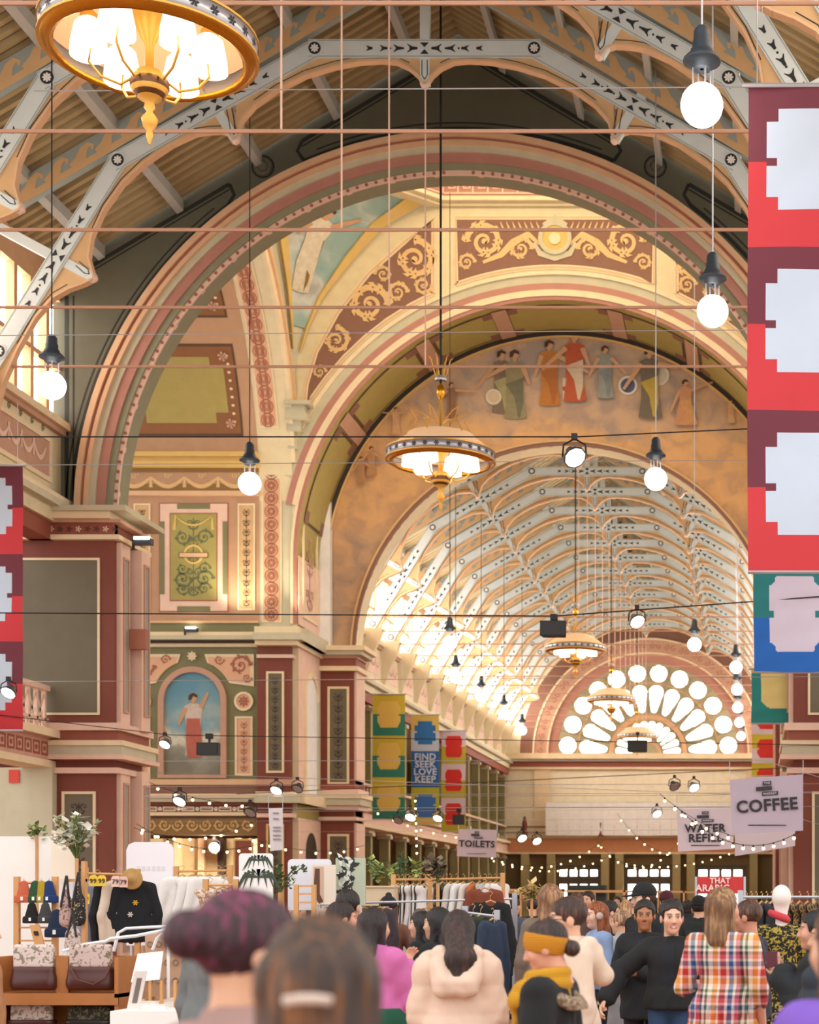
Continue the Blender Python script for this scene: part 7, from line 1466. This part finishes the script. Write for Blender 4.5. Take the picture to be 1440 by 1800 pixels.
st = thing('tilted_stand', 'white tilted price board on a low wooden easel', 'board', P(262, 1735, Yt+.1)); p0, p1 = P(225, 1726, Yt+.1), P(300, 1672, Yt+.3); MB().add([(p0.x+.04, Yt+.05, p0.z), (p1.x, Yt+.05, p0.z+.02), (p1.x-.06, Yt+.3, p1.z), (p0.x, Yt+.3, p1.z-.02), (p0.x+.04, Yt+.07, p0.z), (p1.x, Yt+.07, p0.z+.02), (p1.x-.06, Yt+.32, p1.z), (p0.x, Yt+.32, p1.z-.02)], [(0, 1, 2, 3), (4, 5, 6, 7), (0, 1, 5, 4), (1, 2, 6, 5), (2, 3, 7, 6), (3, 0, 4, 7)]).build('board', PAPER, st)
for u_ in (256, 276, 300): bx((PX(u_, Yt), PX(u_+4, Yt), Yt+.06, Yt+.09, zt, PZ(1724, Yt)), 'leg', WOODL, st)
cd = thing('postcard', 'tall narrow printed card leaning beside the shelf', 'card', P(235, 1770, Yt-.2)); p = P(235, 1768, Yt-.2); MB(lambda a, b, c: (p.x+a+.2*c, p.y+b, p.z+c)).box(-.045, .045, 0, .012, -.05, .25).build('sheet', mat('#ded3cc'), cd); MB(lambda a, b, c: (p.x+a+.2*c, p.y+b, p.z+c)).box(-.015, .02, -.004, 0, .02, .2).build('print', mat('#6f6660'), cd)
Yp = 13.6; pg = thing('pegboard', 'beige pegboard with rows of hooped earrings', 'board', (PX(305, Yp), Yp, 0)); bx((PX(255, Yp), PX(345, Yp), Yp, Yp+.03, PZ(1752, Yp), PZ(1640, Yp)), 'panel', mat('#c9a284', .7, var=.12), pg); bx((PX(337, Yp), PX(358, Yp), Yp+.0, Yp+.08, 0, PZ(1684, Yp)), 'side_post', WOOD, pg); bx((PX(262, Yp), PX(268, Yp), Yp+.03, Yp+.06, 0, PZ(1660, Yp)), 'leg', WOODL, pg)
for v_ in (1660, 1692, 1724):
    for k in range(6):
        u_ = 264+k*15; p = P(u_, v_, Yp-.012); er = MB(lambda a, b, c: (p.x+a, p.y, p.z+b)).tube([(.022*cos(t*pi/5), .022*sin(t*pi/5), 0) for t in range(11)], .004, 4).build('earring', mat('#8a7468', .4, .5)); tag(er, 'hoop earring, %s in the %s row of the beige pegboard' % (ORD[k], {1660: 'top', 1692: 'middle', 1724: 'bottom'}[v_]), 'earring', 'hoop earrings on the pegboard')
fm = thing('white_metal_frame', 'white tubular metal frame standing behind the bags', 'frame', (PX(200, 13.4), 13.4, 0)); WT = mat('#efeff0', .4)
MB().tube([tuple(P(u_, v_, 13.4)) for u_, v_ in ((112, 1672), (150, 1660), (186, 1655), (195, 1650), (240, 1645), (300, 1633))], .015, 6).build('tube', WT, fm); MB().tube([tuple(P(u_, v_, 13.6)) for u_, v_ in ((200, 1672), (208, 1640), (222, 1632), (298, 1628))], .013, 6).build('tube', WT, fm); MB().tube([tuple(P(u_, v_, 13.5)) for u_, v_ in ((268, 1670), (276, 1650), (290, 1636))], .013, 6).build('tube', WT, fm)
for u_ in (116, 296): MB().tube([tuple(P(u_, 1668 if u_ < 200 else 1634, 13.4)), (PX(u_, 13.4), 13.4, 0)], .013, 6).build('leg', WT, fm)
# --- white clothes further left back, wooden racks in the middle
Yw = 19; rail('wooden rack with white blouses behind the purple hair', 310, 1532, 405, 1530, Yw)
for k, (u_, kd) in enumerate(((320, 'shirt'), (338, 'dress'), (352, 'shirt'), (368, 'shirt'), (384, 'dress'), (398, 'shirt'))): garment('white_blouse', '%s white blouse from the left on the rack behind the purple hair' % ORD[k], P(u_, 1541, Yw), kd, '#e9e6e4', .5, 1.0, 'white blouses on the back rack')
for u_, c in ((370, '#b58a6a'), (392, '#c9a08a'), (405, '#8a6a5a')): garment('printed_scarf', {'#b58a6a': 'tan', '#c9a08a': 'dusty pink', '#8a6a5a': 'brown'}[c]+' patterned top on the low rack behind the purple hair', P(u_, 1562, 17.0), 'bag', c, .4, .9, 'patterned tops', blotch('sc'+c, c, '#e6d6c6', .5, 30))
rail('low wooden rail under the patterned tops', 362, 1556, 415, 1556, 17.0)
Y1 = 17.2; rail('near wooden clothes rack with striped dresses', 692, 1546, 756, 1546, 19.4); rail('long silver rail behind the beanie wearer', 560, 1589, 905, 1580, 18.0, SILV); rail('wooden clothes rack with rust and pale garments on the right', 752, 1546, 884, 1543, 20.5)
STR = node_mat('striped', lambda nt, tc, b: (lambda w: (nt.links.new(tc.outputs['Object'], w.inputs[0]), setattr(w.inputs['Scale'], 'default_value', 9), ramp(nt, w.outputs['Fac'], [(0, '#e6e0dc'), (.55, '#4a4644')], 'CONSTANT'))[-1])(nt.nodes.new('ShaderNodeTexWave')))
for k, (u_, m_, l) in enumerate(((700, None, 'white'), (708, STR, 'striped'), (717, STR, 'striped'), (727, None, 'white'), (736, STR, 'striped'), (746, None, 'white'))): garment('hanging_dress', l+' dress on the near wooden rack, %s from its left end' % ORD[k], P(u_, 1556, 19.4), 'dress', '#e6e2e0', 1.2, 1.0, l+' dresses on the near rack', m_)
for i, (u_, c, kd) in enumerate(((765, '#e2dcd8', 'shirt'), (778, '#4a4238', 'dress'), (792, '#5c5348', 'dress'), (803, '#cfc8c2', 'shirt'), (815, '#e6e4e2', 'coat'), (830, '#d8cfc6', 'shirt'), (843, '#b5683a', 'shirt'), (853, '#c9b8aa', 'dress'), (862, '#a9b0b8', 'shirt'), (871, '#d9cfd0', 'shirt'), (879, '#e6e2e0', 'dress'))):
    garment('hanging_garment', '%s garment, %s from the left on the right wooden rack' % ({'#e2dcd8': 'off-white', '#4a4238': 'dark patterned', '#5c5348': 'olive patterned', '#cfc8c2': 'pale grey', '#e6e4e2': 'white', '#d8cfc6': 'cream', '#b5683a': 'rust', '#c9b8aa': 'beige', '#a9b0b8': 'blue-grey', '#d9cfd0': 'pale pink', '#e6e2e0': 'ivory'}[c], ORD[i]), P(u_, 1553, 20.5), kd, c, 1.0, .95, 'garments on the right wooden rack', blotch('olive', '#3a362c', '#6d6350', .5, 20) if c in ('#4a4238', '#5c5348') else None)
garment('rust_blazer', 'rust brown blazer on a hanger facing the aisle', P(807+45, 1563, 17.4), 'coat', '#7a3a24', .1, .82); garment('black_hanging_coat', 'black coat hanging at the rack end', P(862, 1586, 16.8), 'coat', '#15161a', .4, .9); garment('dark_green_coat', 'dark green coat on the lower rail left of the grey-blue jumper', P(845, 1611, 15.5), 'coat', '#2c3a30', 1.0, .9); garment('denim_jacket', 'blue denim jacket at the end of the lower rail', P(866, 1618, 15.3), 'coat', '#2b3a52', 1.1, .9); garment('olive_coat', 'olive coat on the lower rail behind the cream puffer', P(832, 1610, 15.6), 'coat', '#454431', 1.0, .9)
rail('low silver rail with dark coats behind the cream puffer', 818, 1604, 874, 1611, 15.5, SILV)
for u_, c in ((668, '#4a4048'), (640, '#8a7468'), (752, '#6b5a52'), (590, '#c9b8aa'), (575, '#e6c9b4')): garment('knitted_blouse', {'#4a4048': 'dark plum', '#8a7468': 'taupe', '#6b5a52': 'brown', '#c9b8aa': 'sand', '#e6c9b4': 'peach'}[c]+' top hanging on the long silver rail', P(u_, 1597, 18.0), 'shirt', c, .8, .8, 'tops on the long silver rail')
cb = thing('cream_box', 'cream display box behind the beanie wearer', 'box', (PX(655, 19), 19, 0)); bx((PX(622, 19), PX(692, 19), 19, 19.4, PZ(1592, 19), PZ(1560, 19)), 'box_body', CREAMB, cb); bx((PX(620, 19), PX(694, 19), 18.98, 19.42, PZ(1560, 19), PZ(1557, 19)), 'lid', CREAMB, cb)
for u_ in (628, 686): bx((PX(u_, 19)-.02, PX(u_, 19)+.02, 19.1, 19.3, 0, PZ(1592, 19)), 'leg', WOODL, cb)
wf = thing('wooden_chair_frame', 'light wooden display frame left of the man in profile', 'frame', (PX(545, 16), 16, 0))
for u_ in (521, 552): bx((PX(u_, 16)-.02, PX(u_, 16)+.02, 15.98, 16.02, 0, PZ(1555, 16)), 'post', WOODL, wf)
for v_ in (1556, 1570, 1585): bx((PX(521, 16), PX(552, 16), 15.99, 16.01, PZ(v_+3, 16), PZ(v_, 16)), 'slat', WOODL, wf)
# --- right hand rack and mannequin
rail('silver clothes rail at the right behind the mannequin', 1302, 1577, 1445, 1577, 15.0, SILV)
rr = random.Random(4)
for i, c in enumerate(('#c98a94', '#d9b0b4', '#8a2c34', '#e0c8c8', '#1c1d22', '#2a2b30')): garment('rail_garment', '%s garment on the right rail, %s from its left end' % (('rose', 'pale pink', 'dark red', 'blush', 'black', 'charcoal')[i], ORD[i]), P(1312+i*9, 1588, 15.0), ('shirt', 'dress')[i % 2], c, 1.15, .85, 'garments on the right rail')
for i in range(4): garment('rail_garment', 'patterned brown garment on the right rail, %s behind the mannequin' % ORD[i], P(1392+i*14, 1588, 15.0), 'dress', '#5c4a3a', 1.1, .85, 'garments on the right rail', blotch('brownpat', '#3c3128', '#9a7a4a', .52, 34))
mq = thing('mannequin', 'white mannequin in a black dress with yellow pattern and a red neck scarf', 'mannequin', (PX(1374, 14.1), 14.1, 0)); zt_ = PZ(1555, 14.1); L = lambda a, b, c: (PX(1374, 14.1)+a, 14.1+b, c)
S = SDF((-.13, -.14, -.32), (.13, .14, .14), .009); S.ell((0, 0, .02), (.08, .095, .1), 0).ell((0, .02, -.06), (.058, .065, .07), .03).cap((0, 0, -.08), (0, -.01, -.28), .045, .055, .03); sdf_obj('head_form', S, mat('#ece6e0', .5, var=.02), mq, (PX(1374, 14.1), 14.1, zt_-.12))
S = SDF((-.3, -.22, .35), (.3, .22, 1.55), .018); zs = zt_-.36
S.cap((0, 0, zs-.1), (0, 0, zs-.36), .13, .11, .05, (1.15, .85, 1)).cap((0, 0, zs-.36), (0, 0, .5), .11, .21, .05, (1.1, .85, 1)).cap((-.15, 0, zs-.03), (.15, 0, zs-.03), .06, None, .05)
for sg in (-1, 1): S.cap((sg*.17, 0, zs-.03), (sg*.25, 0, zs-.5), .06, .05, .02)
S.F = np.maximum(S.F, (.48-S.G[2]).astype(np.float32)); sdf_obj('patterned_dress', S, blotch('yellowblack', '#1c1b16', '#a8923a', .53, 30), mq, (PX(1374, 14.1), 14.1, 0))
S = SDF((-.14, -.14, -.09), (.14, .14, .09), .01); S._mix((np.sqrt((np.sqrt(S.G[0]**2+S.G[1]**2)-.06)**2+(S.G[2]+.35*S.G[0])**2)-.034).astype(np.float32), 0); sdf_obj('neck_scarf', S, cloth('#c9404a'), mq, (PX(1374, 14.1)-.02, 14.1-.02, zs+.1)); MB(L).tube([(0, 0, .02), (0, 0, .6)], .02, 6).build('stand_pole', SILV, mq); MB(L).lathe([(.01, .03), (.17, .02), (.18, 0), (.01, 0)], 16).build('stand_base', WT, mq)
# --- far stalls: tables with goods
for i, (u_, Y_, w_, lab) in enumerate(((905, 30, 1.6, 'left of the taupe cardigan'), (1000, 34, 2.2, 'behind the brown heads'), (1120, 36, 2.0, 'behind the cap wearer'), (1230, 38, 2.0, 'under the red sign'), (850, 40, 2.4, 'below the toilets sign'), (780, 44, 2.4, 'before the far left columns'))):
    x_ = PX(u_, Y_); t = thing('stall_table', 'cloth-covered market table far back '+lab, 'table', (x_, Y_, 0), 'far market tables'); bx((x_-w_/2, x_+w_/2, Y_, Y_+.8, .78, .82), 'tabletop', WOODL, t); bx((x_-w_/2, x_+w_/2, Y_-.01, Y_+.02, .05, .8), 'cloth_drop', mat(('#e6e2da', '#2f3a34', '#d8cfc6')[i % 3]), t)
    for sg in (-1, 1): bx((x_+sg*w_*.48-.02, x_+sg*w_*.48+.02, Y_+.7, Y_+.75, 0, 1.9), 'upright', WOODL, t)
    bx((x_-w_/2, x_+w_/2, Y_+.7, Y_+.75, 1.86, 1.9), 'top_rail', WOODL, t)
    for j in range(5):
        xx = x_-w_*.4+j*w_*.2; o = MB(lambda a, b, c: (xx+a, Y_+.3+b, .82+c)).lathe([(.01, 0), (.07, 0), (.09, .12), (.05, .2), (.06, .26), (.01, .26)], 10, mi=0).build('ceramic_jar', mat(('#e6ddd2', '#c9a78a', '#8a9a94', '#d8c2b4', '#f0ece6')[j])); tag(o, '%s jar on the far market table %s' % (('white', 'tan', 'grey-green', 'blush', 'ivory')[j], lab), 'jar', 'jars on the far tables')
dk = thing('dark_display', 'dark shelf display full of small goods behind the brown heads', 'display', (PX(1035, 42), 42, 0)); bx((PX(1000, 42), PX(1065, 42), 42, 42.4, 0, PZ(1556, 42)), 'back_panel', mat('#3a4036'), dk)
for v_ in (1562, 1570): bx((PX(1000, 42), PX(1065, 42), 41.8, 42, PZ(v_+1.5, 42), PZ(v_, 42)), 'shelf_board', mat('#2a2f28'), dk)
